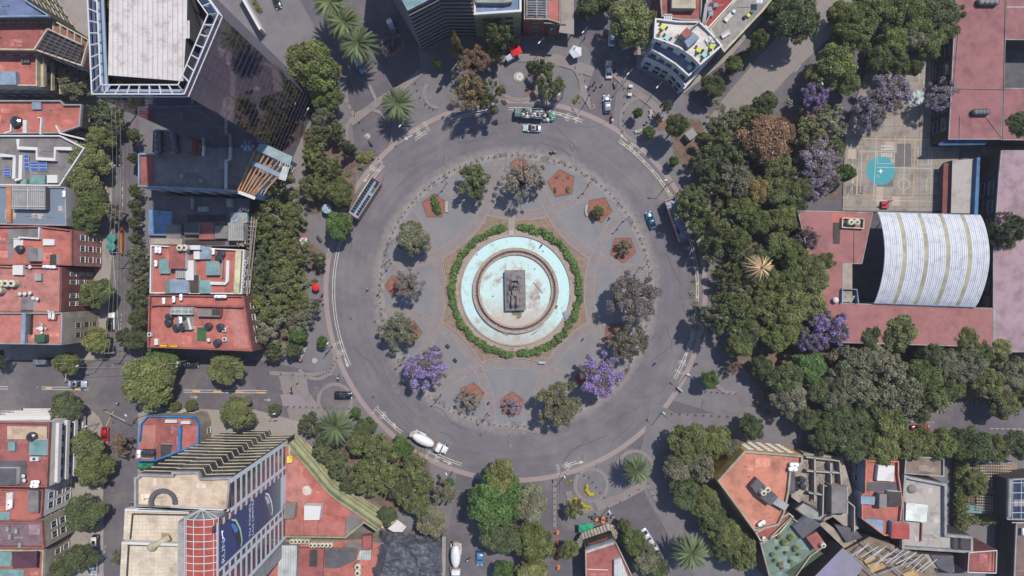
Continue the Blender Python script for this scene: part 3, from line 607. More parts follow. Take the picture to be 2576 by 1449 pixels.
def tree(x,y,r,kind,col,label,group=None,Ht=None,sx=1,name=None):
    """crown centre at photo point (x,y), crown radius r in photo px"""
    rm=r*.1*1.05; Ht=Ht or (5.2+rm*.95); zc=Ht*(.62 if kind not in('palm','deadpalm') else .9); s=(H-zc)/H; rm*=s
    k=cnt.get(kind,0); cnt[kind]=k+1; seed=k%NV[kind]
    key=(kind,seed)
    if key not in CROWNS: CROWNS[key]=make_palm(seed+3,kind=='deadpalm') if 'palm' in kind else make_crown(kind,seed+1)
    cm,tm=CROWNS[key]; b=W(x,y,zc); b.z=.02
    o=bpy.data.objects.new(name or KIND_NAME[kind],None); COL.objects.link(o); o.location=b; o.rotation_euler=(0,0,random.Random(int(x*7+y)).uniform(0,6.28) if sx==1 else 0); vz=Ht/9.6
    o.scale=(rm/5*sx,rm/5,vz)
    for nm,me in(('fronds' if 'palm' in kind else 'crown',cm),('trunk',tm)):
        c=bpy.data.objects.new(nm,me); COL.objects.link(c); c.parent=o; 
        rj=random.Random(int(x*13+y*5)); j=[rj.uniform(.88,1.12) for _ in range(3)]
        c.color=(*[GC[col][q]*j[0]*(1+(j[q]-1)*.3) for q in range(3)],1)
    tag(o,label,'palm' if 'palm' in kind else 'tree',group); return o
GW=('tree in the dense strip between the red roofed block and the ring road','trees in the strip west of the ring road')
GE=('tree in the dense grove between the ring road and the school','trees in the grove east of the ring road')
GN=('tree in the canopy north of the school court beside the tan street','trees between the tan street and the school court')
GA=('tree in the canopy massed along the avenue south of the school','trees massed along the eastern avenue')
GS=('dark tree in the row beside the orange roofed building','trees beside the orange roofed building')
GP=('tree in the thicket below the cement truck beside the curved olive facade','trees in the thicket beside the olive facade')
def G(lst,g,names):
    for t in lst: tree(t[0],t[1],t[2]*(.88 if g=='w' else 1),t[3],t[4],names[0],names[1],*t[5:])
# individually recognisable trees
T=tree
T(195,205,46,'airy','gy','dark grey-green tree between the balconied red building and the glass tower')
T(268,290,42,'airy','dk','dark tree over the street beneath the south corner of the glass tower'); T(219,118,13,'broad','dk','small bush tucked against the west edge of the glass tower')
T(255,345,36,'olive','ol','olive tree just right of the red roof with white parapets'); T(225,400,54,'olive','ol','large olive tree beside the terrace with solar panels'); T(212,455,50,'broad','ol','olive tree left of the dashed parking line on the west street')
T(240,515,50,'broad','gr','green tree beside the corrugated courtyard roof'); T(213,553,48,'broad','dk','dark grey-green tree at the lower end of the west street row'); T(293,535,28,'sparse','bw','thin greyish tree hanging over the west street')
T(245,738,46,'olive','ol','round olive tree right of the brown facade with white windows'); T(245,855,38,'olive','yg','yellowish tree at the corner of the terrace building'); T(170,912,36,'broad','gr','small green tree at the kerb above the silver car'); T(168,1022,45,'broad','dk','rounded dark tree on the pavement above the white balcony building',None,9)
T(375,955,84,'broad','gr','very large green tree covering the street corner left of the avenue'); T(412,905,48,'broad','bg2','bright green upper crown against the red terrace wall'); T(570,920,50,'broad','ol','green tree on the avenue below the red terrace building')
T(600,1037,50,'olive','ol','olive tree on the south side of the avenue above the chevron tower'); T(480,1021,14,'round','gr','small ball shaped clipped tree on the south pavement of the avenue',None,4); T(437,1021,14,'round','gr','clipped round tree half under the very large green tree',None,4); T(690,1030,15,'round','dk','clipped dark tree beside the pale street lamp on the avenue',None,4)
T(0,905,22,'airy','dk','dark tree cut off at the left edge of the photo above the avenue')
T(225,1122,48,'olive','ol','olive tree right of the white balcony building beside the red car'); T(238,1180,50,'olive','gr','large green tree on the lower west street opposite the blue roofed house'); T(312,1118,30,'sparse','br','bare brownish tree beside the red car'); T(220,1292,56,'broad','dk','round dark green tree on the lower west street pavement'); T(203,1402,42,'broad','dk','dark tree left of the parked black car at the bottom left'); T(150,1435,34,'broad','dk','dark tree at the bottom edge by the shaded terrace'); T(302,1400,20,'airy','gy','small grey tree against the white tiled terrace')
T(787,170,76,'broad','gr','huge dense green tree beside the glass tower facade',None,15); T(826,240,46,'broad','gr','green tree below the huge one at the foot of the glass tower')
T(832,5,46,'palm','pl','palm at the top edge, uppermost of the row of three',None,12); T(866,57,46,'palm','pl','middle palm of the row of three on the avenue median',None,12); T(900,110,48,'palm','pl','lowest palm of the row of three on the avenue median',None,12); T(1001,262,44,'palm','pl','lone palm casting a star shadow at the upper left of the ring road',None,9)
T(845,1075,46,'palm','pl','palm below the dark parked car near the chevron tower',None,9); T(1603,1183,37,'palm','pl','lone palm at the bottom right of the ring road',None,9); T(1738,1392,46,'palm','pl','large palm at the bottom edge beside the diagonal street',None,11); T(1915,674,38,'deadpalm','tan','dead palm with a starburst of tan fronds in the eastern grove',None,14)
T(1148,112,27,'tall','or','tall narrow orange-brown tree in front of the banded apartment block',None,19,.9); T(1194,160,44,'sparse','br','dry brown tree right of the tall orange-brown one'); T(1180,238,50,'sparse','or','dry olive tree over the upper edge of the ring road',None,14); T(1232,245,42,'airy','gr','green tree over the kerb left of the garbage truck',None,13)
T(1252,90,36,'airy','ol','spindly bright olive tree in front of the beige building',None,14); T(1245,135,32,'airy','gr','small green tree left of the red kiosk'); T(1297,103,12,'airy','pl','tiny olive tree above the red kiosk'); T(985,110,34,'sparse','brg','bare dark tree in the shadow beside the row of three palms'); T(1101,160,13,'broad','bg','small bright green tree in the shade of the banded apartment block',None,5)
T(1590,58,70,'broad','ol','very large dark olive tree left of the white roof terrace',None,15); T(1478,18,36,'broad','dk','dark tree at the top edge above the white parasol'); T(1525,8,32,'broad','dk','dark tree at the top edge beside the very large olive tree'); T(1385,215,34,'airy','gr','thin limbed tree on the circular paving at the top of the ring'); T(1358,172,22,'airy','dk','dark little tree in the triangular planting bed at the top')
T(1603,285,15,'broad','gr','slim little tree standing alone on the paving right of the moving cars',None,6); T(1703,318,34,'broad','ol','tall dense tree at the upper right corner of the ring road',None,13); T(1633,335,19,'broad','bg','bright green small tree on the upper right kerb',None,5); T(1678,268,16,'airy','gy','thin grey-green tree below the white roof terrace building',None,8); T(1695,407,16,'broad','bg','small round tree on the kerb above the right bus',None,5)
T(1908,103,28,'broad','gr','small round tree on the pavement right of the curved white building',None,10); T(1793,214,36,'broad','dk','dark tree on the corner of the tan street below the curved white building'); T(1845,165,28,'olive','gr','slender green tree along the side wall of the curved white building')
T(1995,50,68,'broad','dk','large dark tree on the north-west side of the tan street',None,14); T(1950,20,44,'broad','dk','dark tree at the top edge beside the tan street')
T(1189,462,44,'airy','gr','green tree at the upper left of the central plaza'); T(1313,450,56,'sparse','bw','bare greyish tree at the top of the central plaza'); T(1352,462,22,'jaca','vd','small mauve flowering tree beside the largest red planter',None,7); T(1039,600,50,'broad','gy','large green tree with mauve flecks on the left of the plaza'); T(1030,715,42,'sparse','bw','bare tree over the red planter at the left of the plaza'); T(999,835,46,'airy','gy','grey-green tree with a few mauve flowers at the lower left of the plaza')
T(1069,930,54,'jaca','vio','vivid purple jacaranda at the lower left of the plaza'); T(1094,886,18,'jaca','vio','small purple crown touching the vivid lower left jacaranda',None,7); T(1178,1007,33,'sparse','bw','thin bare shrub-like tree on the bottom left planter',None,5); T(1290,1020,24,'sparse','vd','mauve shrubby tree on the bottom middle planter',None,4)
T(1405,1013,62,'jaca','ol','olive crowned jacaranda at the bottom of the plaza'); T(1508,942,62,'jaca','vio','vivid purple jacaranda at the lower right of the plaza'); T(1583,856,50,'jaca','gy','pale grey tree at the right of the plaza between the two jacarandas'); T(1567,845,14,'broad','bg','small bright green tree under the pale grey one',None,5); T(1590,748,66,'jaca','brg','grey-mauve jacaranda on the right side of the plaza')
T(1505,533,18,'broad','gr','leaning little tree in the upper right red planter',None,4); T(1570,622,19,'airy','gy','small grey tree in the right hand red planter',None,4)
T(894,1037,17,'broad','bg','small bright green tree on the kerb below the dark car',None,5); T(919,1075,30,'broad','dk','dark shrubby tree below the small bright one'); T(777,1068,28,'airy','dk','dark grey tree by the top corner of the curved olive facade')
T(751,842,26,'broad','bg','bright yellow-green tree at the lower end of the western strip',None,9); T(810,860,17,'broad','bg','small bright tree on the kerb at the lower left of the ring',None,5); T(1785,954,26,'broad','bg','round bright green tree on the right kerb above the eastern avenue',None,8); T(1843,922,22,'sparse','br','small reddish brown shrub tree in the east forecourt',None,5)
T(873,370,24,'tall','dk','dark columnar tree at the upper end of the western strip',None,10); T(851,570,42,'broad','bg','dense bright tree leaning over the ring road below the left bus',None,9)
T(1244,1262,80,'broad','bg','giant bright green tree at the bottom of the ring road',None,16); T(1256,1198,48,'broad','yg','yellow-green upper crown of the giant tree group at the bottom',None,14); T(1134,1212,13,'broad','bg','tiny bright tree on the paving left of the giant tree',None,5); T(1119,1240,30,'airy','gy','thin grey-green tree left of the giant tree')
T(1325,1265,54,'broad','gy','grey-green tree right of the giant bright tree'); T(1265,1345,62,'broad','dk','dark tree directly below the giant bright tree'); T(1345,1365,58,'broad','gr','dark green tree beside the bollard line at the bottom',None,13); T(1338,1440,52,'broad','yg','yellow-green tree cut by the bottom edge'); T(1269,1440,34,'broad','bg','bright tree at the bottom edge beside the blue car'); T(1430,1380,30,'olive','ol','olive tree left of the striped awning building'); T(1448,1280,25,'airy','ol','small green tree between the yellow hedges')
T(1570,1322,20,'broad','gr','small leafy tree at the corner of the striped awning building'); T(1590,1362,38,'broad','gr','leafy tree along the right wall of the awning building'); T(1625,1405,44,'broad','gy','grey-green tree beside the white parked car at the bottom'); T(1655,1430,32,'broad','dk','dark tree at the bottom edge left of the large palm')
T(2454,1215,38,'broad','gr','low wide tree in the pergola garden at the lower right',None,6); T(2045,245,38,'jaca','vio','bright purple jacaranda beside the yellow-olive tree',None,10); T(2232,240,58,'jaca','vd','mauve leafless jacaranda over the school court'); T(2182,285,46,'jaca','vd','mauve jacaranda at the left edge of the school court'); T(2362,240,44,'sparse','vd','bare mauve jacaranda against the long red school roof')
T(2557,322,46,'broad','dk','dark round tree on the corner of the long red school roof'); T(2532,577,46,'airy','dk','dark spiky tree on the right end of the white vaulted roof',None,14); T(2084,826,50,'jaca','vio','tall purple jacaranda at the corner of the red school roof',None,12); T(2034,858,36,'jaca','vio','lower purple jacaranda left of the tall one',None,11); T(2027,600,32,'sparse','brg','bare grey-purple round tree inside the grove beside the red roof',None,10)
T(2127,437,27,'broad','bg','bright green tree at the left edge of the court markings',None,8); T(2090,625,22,'olive','gr','small green tree against the narrow roof opening of the school'); T(2100,602,22,'airy','gr','small tree above the narrow roof opening')
T(1925,352,74,'olive','br','large reddish brown tree in the grove left of the school court',None,13); T(1965,330,40,'olive','br','reddish brown tree right of the larger brown one'); T(1900,478,44,'olive','or','yellow-brown tree in the middle of the grove'); T(2102,165,60,'olive','yg','yellow-olive tree above the bright purple jacaranda',None,13); T(2132,214,34,'olive','yg','lower right yellow-olive crown beside the purple jacaranda'); T(2060,195,38,'olive','yg','left yellow-olive crown beside the tan street')
# groups of trees that cannot be told apart
G([(815,308,38,'airy','gy'),(795,345,34,'airy','gr'),(794,388,40,'airy','gr'),(787,470,40,'airy','gr'),(856,482,46,'broad','gr'),(697,478,54,'airy','ol'),(690,545,56,'airy','gr'),(744,545,36,'airy','ol'),(669,590,44,'airy','gr'),(720,640,50,'airy','gr'),(674,660,48,'airy','dk'),(758,640,34,'airy','gr'),(731,702,50,'airy','gr'),(664,715,42,'airy','dk'),
   (681,765,54,'airy','gr'),(742,765,44,'airy','gr'),(677,828,50,'airy','gy'),(756,803,40,'airy','gy'),(790,775,28,'airy','gy'),(689,880,30,'airy','dk'),(740,880,26,'broad','dk'),(804,655,20,'airy','dk'),(838,425,30,'airy','gr'),(720,585,34,'airy','gr'),(845,335,26,'airy','dk')],'w',GW)
G([(342,480,17,'airy','gr'),(341,520,17,'airy','gr'),(341,560,17,'airy','gr'),(343,600,16,'airy','gr'),(347,650,30,'airy','gy'),(350,695,32,'airy','gy'),(350,748,30,'airy','dk'),(350,800,30,'broad','dk'),(342,850,32,'broad','dk'),(318,850,26,'airy','dk'),(340,340,18,'airy','gr'),(340,400,16,'broad','dk')],'s',('slim tree in the hedge-like row under the cables on the west street','row of trees under the power cables'))
G([(1750,540,50,'airy','gr',14),(1738,502,36,'airy','gr'),(1788,585,42,'airy','gr',15),(1838,540,46,'airy','gr'),(1875,520,36,'broad','gr'),(1908,560,40,'broad','gr'),(1775,405,40,'airy','dk'),(1838,400,46,'airy','dk'),(1825,305,40,'airy','gy'),(1800,355,38,'airy','gr'),(1925,262,36,'broad','dk'),(1878,300,34,'airy','gr'),(1850,455,46,'airy','gy'),(1945,478,44,'broad','ol'),
   (2057,400,60,'jaca','vd'),(2082,305,50,'airy','gy'),(2035,340,44,'airy','ol'),(2045,457,50,'jaca','vd'),(2005,480,46,'broad','ol'),(1970,552,46,'broad','gr'),(1998,520,36,'broad','dk'),(1995,640,46,'broad','gr'),(1957,612,40,'broad','gr'),(2030,668,48,'broad','ol'),(2068,655,38,'broad','gr'),(2045,706,48,'broad','ol'),(1985,705,44,'broad','gr'),(1833,695,34,'airy','gr'),(1870,640,36,'airy','dk'),
   (1838,790,58,'airy','gr',17),(1800,805,38,'airy','gy',17),(1905,800,50,'airy','gr'),(1863,865,44,'olive','ol'),(1982,765,60,'broad','gr'),(2042,776,50,'olive','yg'),(1957,840,50,'broad','gr'),(1900,735,44,'airy','gr'),(1915,925,34,'broad','dk'),(2000,840,40,'broad','ol'),(1930,700,36,'broad','gr'),(1860,740,36,'airy','gy'),(1790,640,30,'airy','gy'),(1885,350,40,'broad','dk'),(1850,600,40,'broad','gr'),(1905,650,36,'broad','dk'),(1935,760,40,'broad','gr'),(1880,840,40,'broad','dk'),(2020,420,36,'airy','gy'),(1960,420,44,'broad','ol'),(1800,460,36,'airy','dk'),(2090,380,34,'airy','gr'),(2075,440,36,'airy','gy')],'e',GE)
G([(2270,25,58,'broad','gr'),(2355,37,58,'broad','dk'),(2245,112,48,'broad','gr'),(2160,50,52,'broad','gr'),(2157,92,46,'broad','gr'),(2207,150,42,'broad','gr'),(2332,112,42,'olive','ol'),(2290,92,44,'broad','gy'),(2215,25,50,'broad','gr'),(2255,165,36,'broad','gr'),(2300,170,22,'olive','ol'),(2400,40,36,'broad','dk'),(2110,40,38,'broad','gr'),(2180,5,44,'broad','gr'),(2310,55,50,'broad','gr'),(2345,80,44,'broad','ol'),(2260,70,46,'broad','gr'),(2120,85,36,'broad','gr'),(2385,85,34,'broad','gr')],'n',GN)
G([(2032,925,54,'broad','bg'),(1975,950,52,'broad','dk'),(1985,1005,50,'broad','gy'),(2095,1000,40,'broad','gy'),(2045,975,44,'broad','dk'),(2182,845,40,'broad','dk'),(2257,838,54,'olive','ol'),(2145,920,58,'airy','gy'),(2200,895,44,'olive','gy'),(2232,950,60,'airy','gy'),(2257,1005,58,'airy','gy'),(2165,985,50,'broad','gy'),(2332,878,36,'broad','dk'),(2320,950,52,'broad','gr'),(2375,915,44,'broad','gy'),
   (2420,850,42,'broad','gr'),(2435,915,50,'broad','gy'),(2507,877,40,'olive','yg'),(2482,962,45,'olive','ol'),(2548,937,44,'broad','gy'),(2520,1015,44,'olive','ol'),(2385,975,40,'broad','gr'),(2107,1052,50,'broad','dk'),(2232,1060,58,'broad','gr'),(2150,1060,46,'broad','dk'),(2070,1112,38,'broad','dk'),(2135,1122,50,'broad','dk'),(2215,1130,56,'olive','gr'),(2282,1118,44,'olive','ol'),(2370,1117,44,'broad','gr'),(2457,1122,50,'broad','dk'),(2557,1120,44,'broad','dk'),(2310,1030,34,'airy','dk'),(2570,1000,30,'broad','gr'),(2410,1100,30,'broad','dk'),(2185,1100,40,'broad','dk'),(2290,960,46,'airy','gy'),(2205,1000,46,'airy','dk'),(2120,960,44,'broad','gy'),(2350,1000,40,'olive','ol'),(2460,880,40,'broad','gr'),(2405,940,44,'broad','gy'),(2080,1060,40,'broad','gr'),(2320,1110,40,'broad','gr'),(2415,1125,36,'broad','gr'),(2505,1128,38,'broad','gr'),(2020,1050,34,'broad','dk')],'a',GA)
G([(1735,1112,58,'broad','gr'),(1795,1110,50,'broad','gr'),(1702,1175,44,'broad','gy'),(1763,1172,46,'broad','gy'),(1725,1237,48,'broad','dk'),(1775,1262,48,'broad','gr'),(1790,1302,44,'broad','dk'),(1828,1340,48,'broad','gr'),(1863,1388,52,'broad','gr'),(1810,1382,34,'broad','dk'),(1838,1132,34,'broad','gy'),(1890,1075,36,'broad','dk'),(1820,1200,36,'broad','gr')],'t',GS)
G([(819,1125,34,'airy','dk'),(856,1170,34,'airy','dk'),(935,1140,52,'airy','gr'),(965,1180,52,'airy','gr'),(1006,1120,28,'broad','bg'),(906,1110,34,'airy','gr'),(1044,1175,42,'airy','gr'),(925,1210,40,'airy','gr'),(1044,1240,48,'airy','gr'),(1000,1215,40,'airy','dk'),(976,1297,28,'broad','dk'),(1089,1307,44,'broad','gy'),(880,1215,26,'airy','dk'),(1026,1128,18,'broad','bg'),(1060,1275,34,'broad','dk')],'p',GP)
# hedges and ground planting
def hedge(name,pts,w,h,col,label,cat='hedge',z=0,den=90,size=.16,closed=False):
    P_=[W(x,y,z) for x,y in pts]; rs=np.random.RandomState(len(label)*3+int(pts[0][0])); L=[]
    for a,b in zip(P_,P_[1:]):
        n=max(1,int((b-a).length/(w*.26)))
        for i in range(n):
            q=a.lerp(b,i/n); L.append((q.x+rs.uniform(-.2,.2)*w,q.y+rs.uniform(-.2,.2)*w,z+h*.5,max(w*.5,h*.5)*rs.uniform(.7,1.1)))
    c=Vector(L[0][:3]); c.z=z
    V,A,B=cloud([(x-c.x,y-c.y,zz-z,r) for x,y,zz,r in L],rs,den*.8,size,tint=.3,shell=.4,lowcut=-.3)
    V[:,2]=np.clip(V[:,2],.02,h*1.35); me=leafmesh('hedge_leaves',V,A,B,lf_b); o=bpy.data.objects.new(name,me); COL.objects.link(o); o.location=c; o.color=(*col,1) if len(col)==3 else col
    return tag(o,label,cat)
def arcD(r,a0,a1,n=30): return [(RC[0]+r*(1+.012*math.sin(i*2.1))*math.cos(math.radians(a0+(a1-a0)*i/n)),RC[1]+r*(1+.012*math.sin(i*2.1))*math.sin(math.radians(a0+(a1-a0)*i/n))) for i in range(n+1)]
hedge('hedge',arcD(160,-86,88),1.75,.9,C(88,112,60,1.75),'right half of the round leafy green hedge circling the fountain',z=.3,den=230)
hedge('hedge',arcD(160,94,262),1.75,.9,C(88,112,60,1.75),'left half of the round leafy green hedge circling the fountain',z=.3,den=230)
for pts,w,h,c,l in (([(1477,1220),(1474,1232),(1483,1242),(1494,1243)],.6,.7,C(205,190,30,1.2),'yellow U shaped hedge inside the lower circular paving'),([(1450,1253),(1440,1258),(1436,1270)],.6,.7,C(205,195,30,1.2),'short yellow hedge left of the small green tree'),([(1460,1264),(1470,1272),(1485,1276)],.6,.7,C(205,195,30,1.2),'yellow hedge curving right of the small green tree'),
  ([(1424,1212),(1440,1208)],.4,.4,C(180,150,50,1.2),'small ochre flower strip on the triangular bed'),([(1330,160),(1362,175),(1390,163)],1.6,1.2,GC['dk'],'dark planted triangle on the upper circular paving'),([(1445,258),(1457,240)],.8,.6,GC['ol'],'low plants in the small triangular bed by the white car'),
  ([(905,395),(925,400),(940,390)],2.2,1.2,GC['yg'],'leafy triangular shrub bed on the upper left kerb'),([(905,420),(915,425)],.8,.8,GC['ol'],'tiny shrubs below the leafy triangular bed'),([(1088,500),(1097,520),(1105,538)],1.6,1.2,GC['bg'],'leafy shrub in the upper left red planter'),([(1401,446),(1402,447)],.6,.6,GC['gr'],'small tuft at the upper left of the largest red planter'),([(1429,448),(1430,450)],.6,.6,GC['gr'],'small tuft at the upper right of the largest red planter'),([(1427,475),(1432,482)],1.2,1,GC['gr'],'bush at the lower right of the largest red planter'),
  ([(1395,473),(1397,486)],.3,.4,GC['dk'],'row of tiny seedlings in the largest red planter'),([(1365,420),(1367,425)],.7,.8,GC['yg'],'small yellowish bush right of the bare plaza tree'),([(2409,1150),(2409,1200),(2408,1260),(2409,1325)],1.9,3,GC['gr'],'tall narrow hedge between the concrete roof and the pergola garden'),([(1930,85),(1905,110),(1880,135),(1850,165)],.9,1.5,GC['ol'],'long thin hedge on the garden wall of the roof terrace'),
  ([(2420,1310),(2460,1300),(2500,1305)],2,2,GC['ol'],'olive creeper hedge below the pergola garden')):
    hedge('shrub' if w>1 and h<2 or w<.9 else 'hedge',pts,w,h,c,l,'shrub' if w>1 and h<2 or w<.9 else 'hedge',z=.12,den=260)
for x0,y0,x1,y1,l in ((657,30,640,0,'hedge behind the white parapet at the top left'),(770,720,800,700,'ground cover on the western forecourt'),):
    hedge('hedge',[(x0,y0),(x1,y1)],1,1.2,GC['ol'],l,z=.1)
# low ground cover under the groves
gsrc=[]
rs=np.random.RandomState(5); L=[]
for (x0,y0,x1,y1,n) in ((660,470,770,880,90),(1740,440,2050,880,170),(1900,900,2560,1040,120),(830,1100,1080,1260,60),(780,300,880,520,40),(1760,250,2100,450,70)):
    for i in range(n): p=W(rs.uniform(x0,x1),rs.uniform(y0,y1)); L.append((p.x,p.y,.25,rs.uniform(.4,.9)))
V,A,B=cloud(L,rs,90,.2,tint=.4,shell=.1,lowcut=-.1); V[:,2]=np.clip(V[:,2]*.6,.08,3)
me=leafmesh('ground_cover',V,A,B,lf_b); o=bpy.data.objects.new('ground_cover',me); COL.objects.link(o); o.color=(*GC['gy'],1); tag(o,'low green plants scattered over the bare soil beneath the groves','ground cover',kind='stuff')
# ================================================================ buildings
def inpoly(p,P):
    c=False
    for i in range(len(P)):
        a,b=P[i],P[i-1]
        if (a[1]>p[1])!=(b[1]>p[1]) and p[0]<(b[0]-a[0])*(p[1]-a[1])/(b[1]-a[1])+a[0]: c=not c
    return c
RC_=random.Random(77)
def rm(name,c,**k):
    if name in MATS: return MATS[name]
    return mat(name,C(*c),.88,k.pop('var',.13),k.pop('scale',.35),fine=5,stain=k.pop('stain',(C(*[v*.76 for v in c]),.32,.44,.68)),**k)
red=rm('roof_red',(186,110,98)); red2=rm('roof_brick_red',(160,94,88)); pink=rm('roof_pink',(188,126,116)); pinkg=rm('roof_mauve',(168,140,146),grid=(.55,0),gridcol=C(150,124,130),gridw=.03)
rtile=rm('roof_school_red',(154,104,104),grid=(0,.5),gridcol=C(138,92,92),gridw=.06); rtile2=rm('roof_school_red_tiles',(166,112,108),grid=(.6,.35),gridcol=C(150,100,96),gridw=.05)
orange=rm('roof_orange',(202,134,110)); greyr=rm('roof_grey',(132,126,124)); greyd=rm('roof_dark_grey',(96,94,98)); cream=rm('roof_cream',(222,206,184),grid=(.75,.75),gridcol=C(190,178,160),gridw=.035); cream2=rm('roof_beige',(216,194,170),grid=(.8,.8),gridcol=C(204,182,160),gridw=.03)
whit=rm('white_wall',(214,210,206),var=.06,stain=(C(180,174,168),.3,.55,.75)); wallg=rm('grey_wall',(160,158,156)); beige=rm('beige_wall',(196,184,156)); beigeg=rm('olive_plaster',(158,160,122)); brown=rm('brown_wall',(132,78,72)); brick=rm('brick_wall',(150,80,74),grid=(.0,.4)); blue=rm('blue_paint',(52,126,186),var=.06); bluel=rm('blue_grey_wall',(140,158,176)); dark=rm('dark_wall',(74,66,64)); yel=rm('yellow_wall',(214,166,72)); teal=rm('teal_roof',(124,160,158)); greenr=rm('green_terrace',(114,132,120)); stonew=rm('stone_wall',(168,156,140))
wf=rm('white_frame',(206,206,206),var=.04,stain=None); tarp=mat('black_tarp',C(84,86,94),.6,.2,.5,fine=3,stain=(C(112,114,122),.8,.45,.65)); metal=rm('sheet_metal',(196,198,194),grid=(.6,0),gridcol=C(150,150,148),gridw=.05); corrug=rm('corrugated',(172,170,164),grid=(.45,0),gridcol=C(120,118,114),gridw=.09)
wd=rm('pergola_wood',(204,148,100)); wg=rm('weathered_wood',(158,146,134)); slabw=rm('tower_roof_slab',(208,200,196),grid=(.85,0),gridcol=C(160,152,150),gridw=.06,stain=(C(150,140,134),.5,.5,.72))
glass=glassmat('window_glass'); frame_m=wf
mirror,_nt,_b=nodes('mirror_glass'); _b.inputs['Base Color'].default_value=(.30,.27,.34,1); _b.inputs['Metallic'].default_value=1; _b.inputs['Roughness'].default_value=.04
_n=_nt.nodes.new('ShaderNodeTexNoise'); _n.inputs['Scale'].default_value=.35; _bp=_nt.nodes.new('ShaderNodeBump'); _bp.inputs['Distance'].default_value=.12; _bp.inputs['Strength'].default_value=.35; _nt.links.new(_n.outputs['Fac'],_bp.inputs['Height']); _nt.links.new(_bp.outputs[0],_b.inputs['Normal'])
gcover=paint('glazed_panel',C(150,168,186),.15,0,.5)
WM={}
def win_mesh(w,h,fm,style=0):
    k=(w,h,fm.name,style)
    if k not in WM:
        m=LM(); f=.1
        m.box((-w/2+f/2,-.05,h/2),(f,.1,h)); m.box((w/2-f/2,-.05,h/2),(f,.1,h)); m.box((0,-.05,h-f/2),(w-2*f,.1,f)); m.box((0,-.1,-.05),(w+.2,.24,.1)); m.box((0,-.045,h/2),(.07,.09,h-2*f))
        m.cur=1; m.box((0,-.02,h/2),(w-2*f,.04,h-f)); WM[k]=m.mesh('window',[fm,glass])
    return WM[k]
NWIN=[0]
def windows(root,a,b,zs,sp,w,h,fm,style=0,marg=.8):
    d=(b-a); L_=d.length; d.normalize(); n=int((L_-2*marg+sp-w)/sp)
    if n<1: return
    st_=(L_-(n-1)*sp)/2
    for z in zs:
        for i in range(n):
            if len(root.children)>95: return
            p=a+d*(st_+i*sp); o=bpy.data.objects.new('window',win_mesh(w,h,fm,style)); COL.objects.link(o); o.parent=root; o.location=(p.x-root.location.x,p.y-root.location.y,z-root.location.z); o.rotation_euler=(0,0,math.atan2(d.y,d.x)); NWIN[0]+=1
def bld(name,label,pts,h,roofm,wallm,win=None,par=.8,pw=.3,parm=None,z0=0,base=False,cat='building',cornice=None):
    P_=ccw([Vector((*W(x,y,0 if base else h)[:2],0)) for x,y in pts]); c=sum(P_,Vector())/len(P_)
    o=thing(name,label,cat,(c.x,c.y,z0)); zr=h-par
    b=MB(); b.prism(P_,z0,zr if par else h,top=False); b.build('wall',wallm,o)
    b=MB(); b.flat(inset(P_,pw-.002) if par else P_,zr if par else h); b.build('roof',roofm,o)
    if par: b=MB(); b.ring(P_,pw,zr,h); b.build('parapet',parm or wallm,o)
    # repaired and faded areas of the roof coating, with a few pipes
    IP=inset(P_,.6); xs=[p[0] for p in IP]; ys=[p[1] for p in IP]; area=(max(xs)-min(xs))*(max(ys)-min(ys)); zz=(zr if par else h)
    base_=roofm.get('rgb') or (.2,.18,.17); base_=tuple(base_); got=0
    for k in range(min(14,int(area/22)+3)*3):
        if got>min(12,area/25+2): break
        cx_,cy_=RC_.uniform(min(xs),max(xs)),RC_.uniform(min(ys),max(ys)); w_,h_=RC_.uniform(.6,3.2),RC_.uniform(.5,2.6)
        q=[(cx_+a_*w_/2*RC_.uniform(.85,1),cy_+b_*h_/2*RC_.uniform(.85,1)) for a_,b_ in((-1,-1),(1,-1),(1,1),(-1,1))]
        if not all(inpoly(v,IP) for v in q): continue
        f=RC_.choice((.72,.84,1.2,1.35)); b=MB(); b.flat(q,zz+.004+.002*got); b.build('roof_patch',mat('%s_patch_%d'%(roofm.name,int(f*100)),tuple(min(.8,v*f+(.02 if f>1 else 0)) for v in base_),.9,.2,.8,fine=5,stain=(base_,.7,.45,.6)),o); got+=1
        if got%4==1:
            q2=(cx_+RC_.choice((-1,1))*RC_.uniform(1.5,4),cy_+RC_.uniform(-.3,.3))
            if inpoly(q2,IP): b=MB(); b.tube((cx_,cy_,zz+.12),(*q2,zz+.12),.06,n=5); b.tube((cx_,cy_,zz),(cx_,cy_,zz+.8),.07,n=6); b.build('roof_pipe',wallg,o)
    if win:
        for i,a in enumerate(P_):
            q=P_[(i+1)%len(P_)]; e=q-a; nn=Vector((e.y,-e.x,0)); mid=(a+q)/2
            if nn.normalized().dot(-mid.normalized())>.12 and e.length>3 and abs(nn.normalized().x)<win.get('nx',2):
                nf=max(1,int((h-par-z0-.6)/win.get('fl',3.1))); zs=[z0+.9+k*win.get('fl',3.1) for k in range(nf)]
                windows(o,a,q,zs[::-1],win.get('sp',3),win.get('w',1.5),win.get('h',1.6),win.get('f',frame_m))
    if cornice:
        b=MB(); big=inset(P_,-.25); b.ring(big,.249,h-.35,h-.05); b.build('cornice',cornice,o)
    return o
def sub(root,name,pts,z0,z1,m,top=None):
    P_=[W(x,y,z1) for x,y in pts]; b=MB(); b.prism(P_,z0,z1,top=top is None); o=b.build(name,m,root)
    if top is not None: b=MB(); b.flat(P_,z1+.002) if False else b.flat(P_,z1); b.build('roof',top,root)
    return o
def flatp(root,name,pts,z,m): b=MB(); b.flat([W(x,y,z) for x,y in pts],z); return b.build(name,m,root)
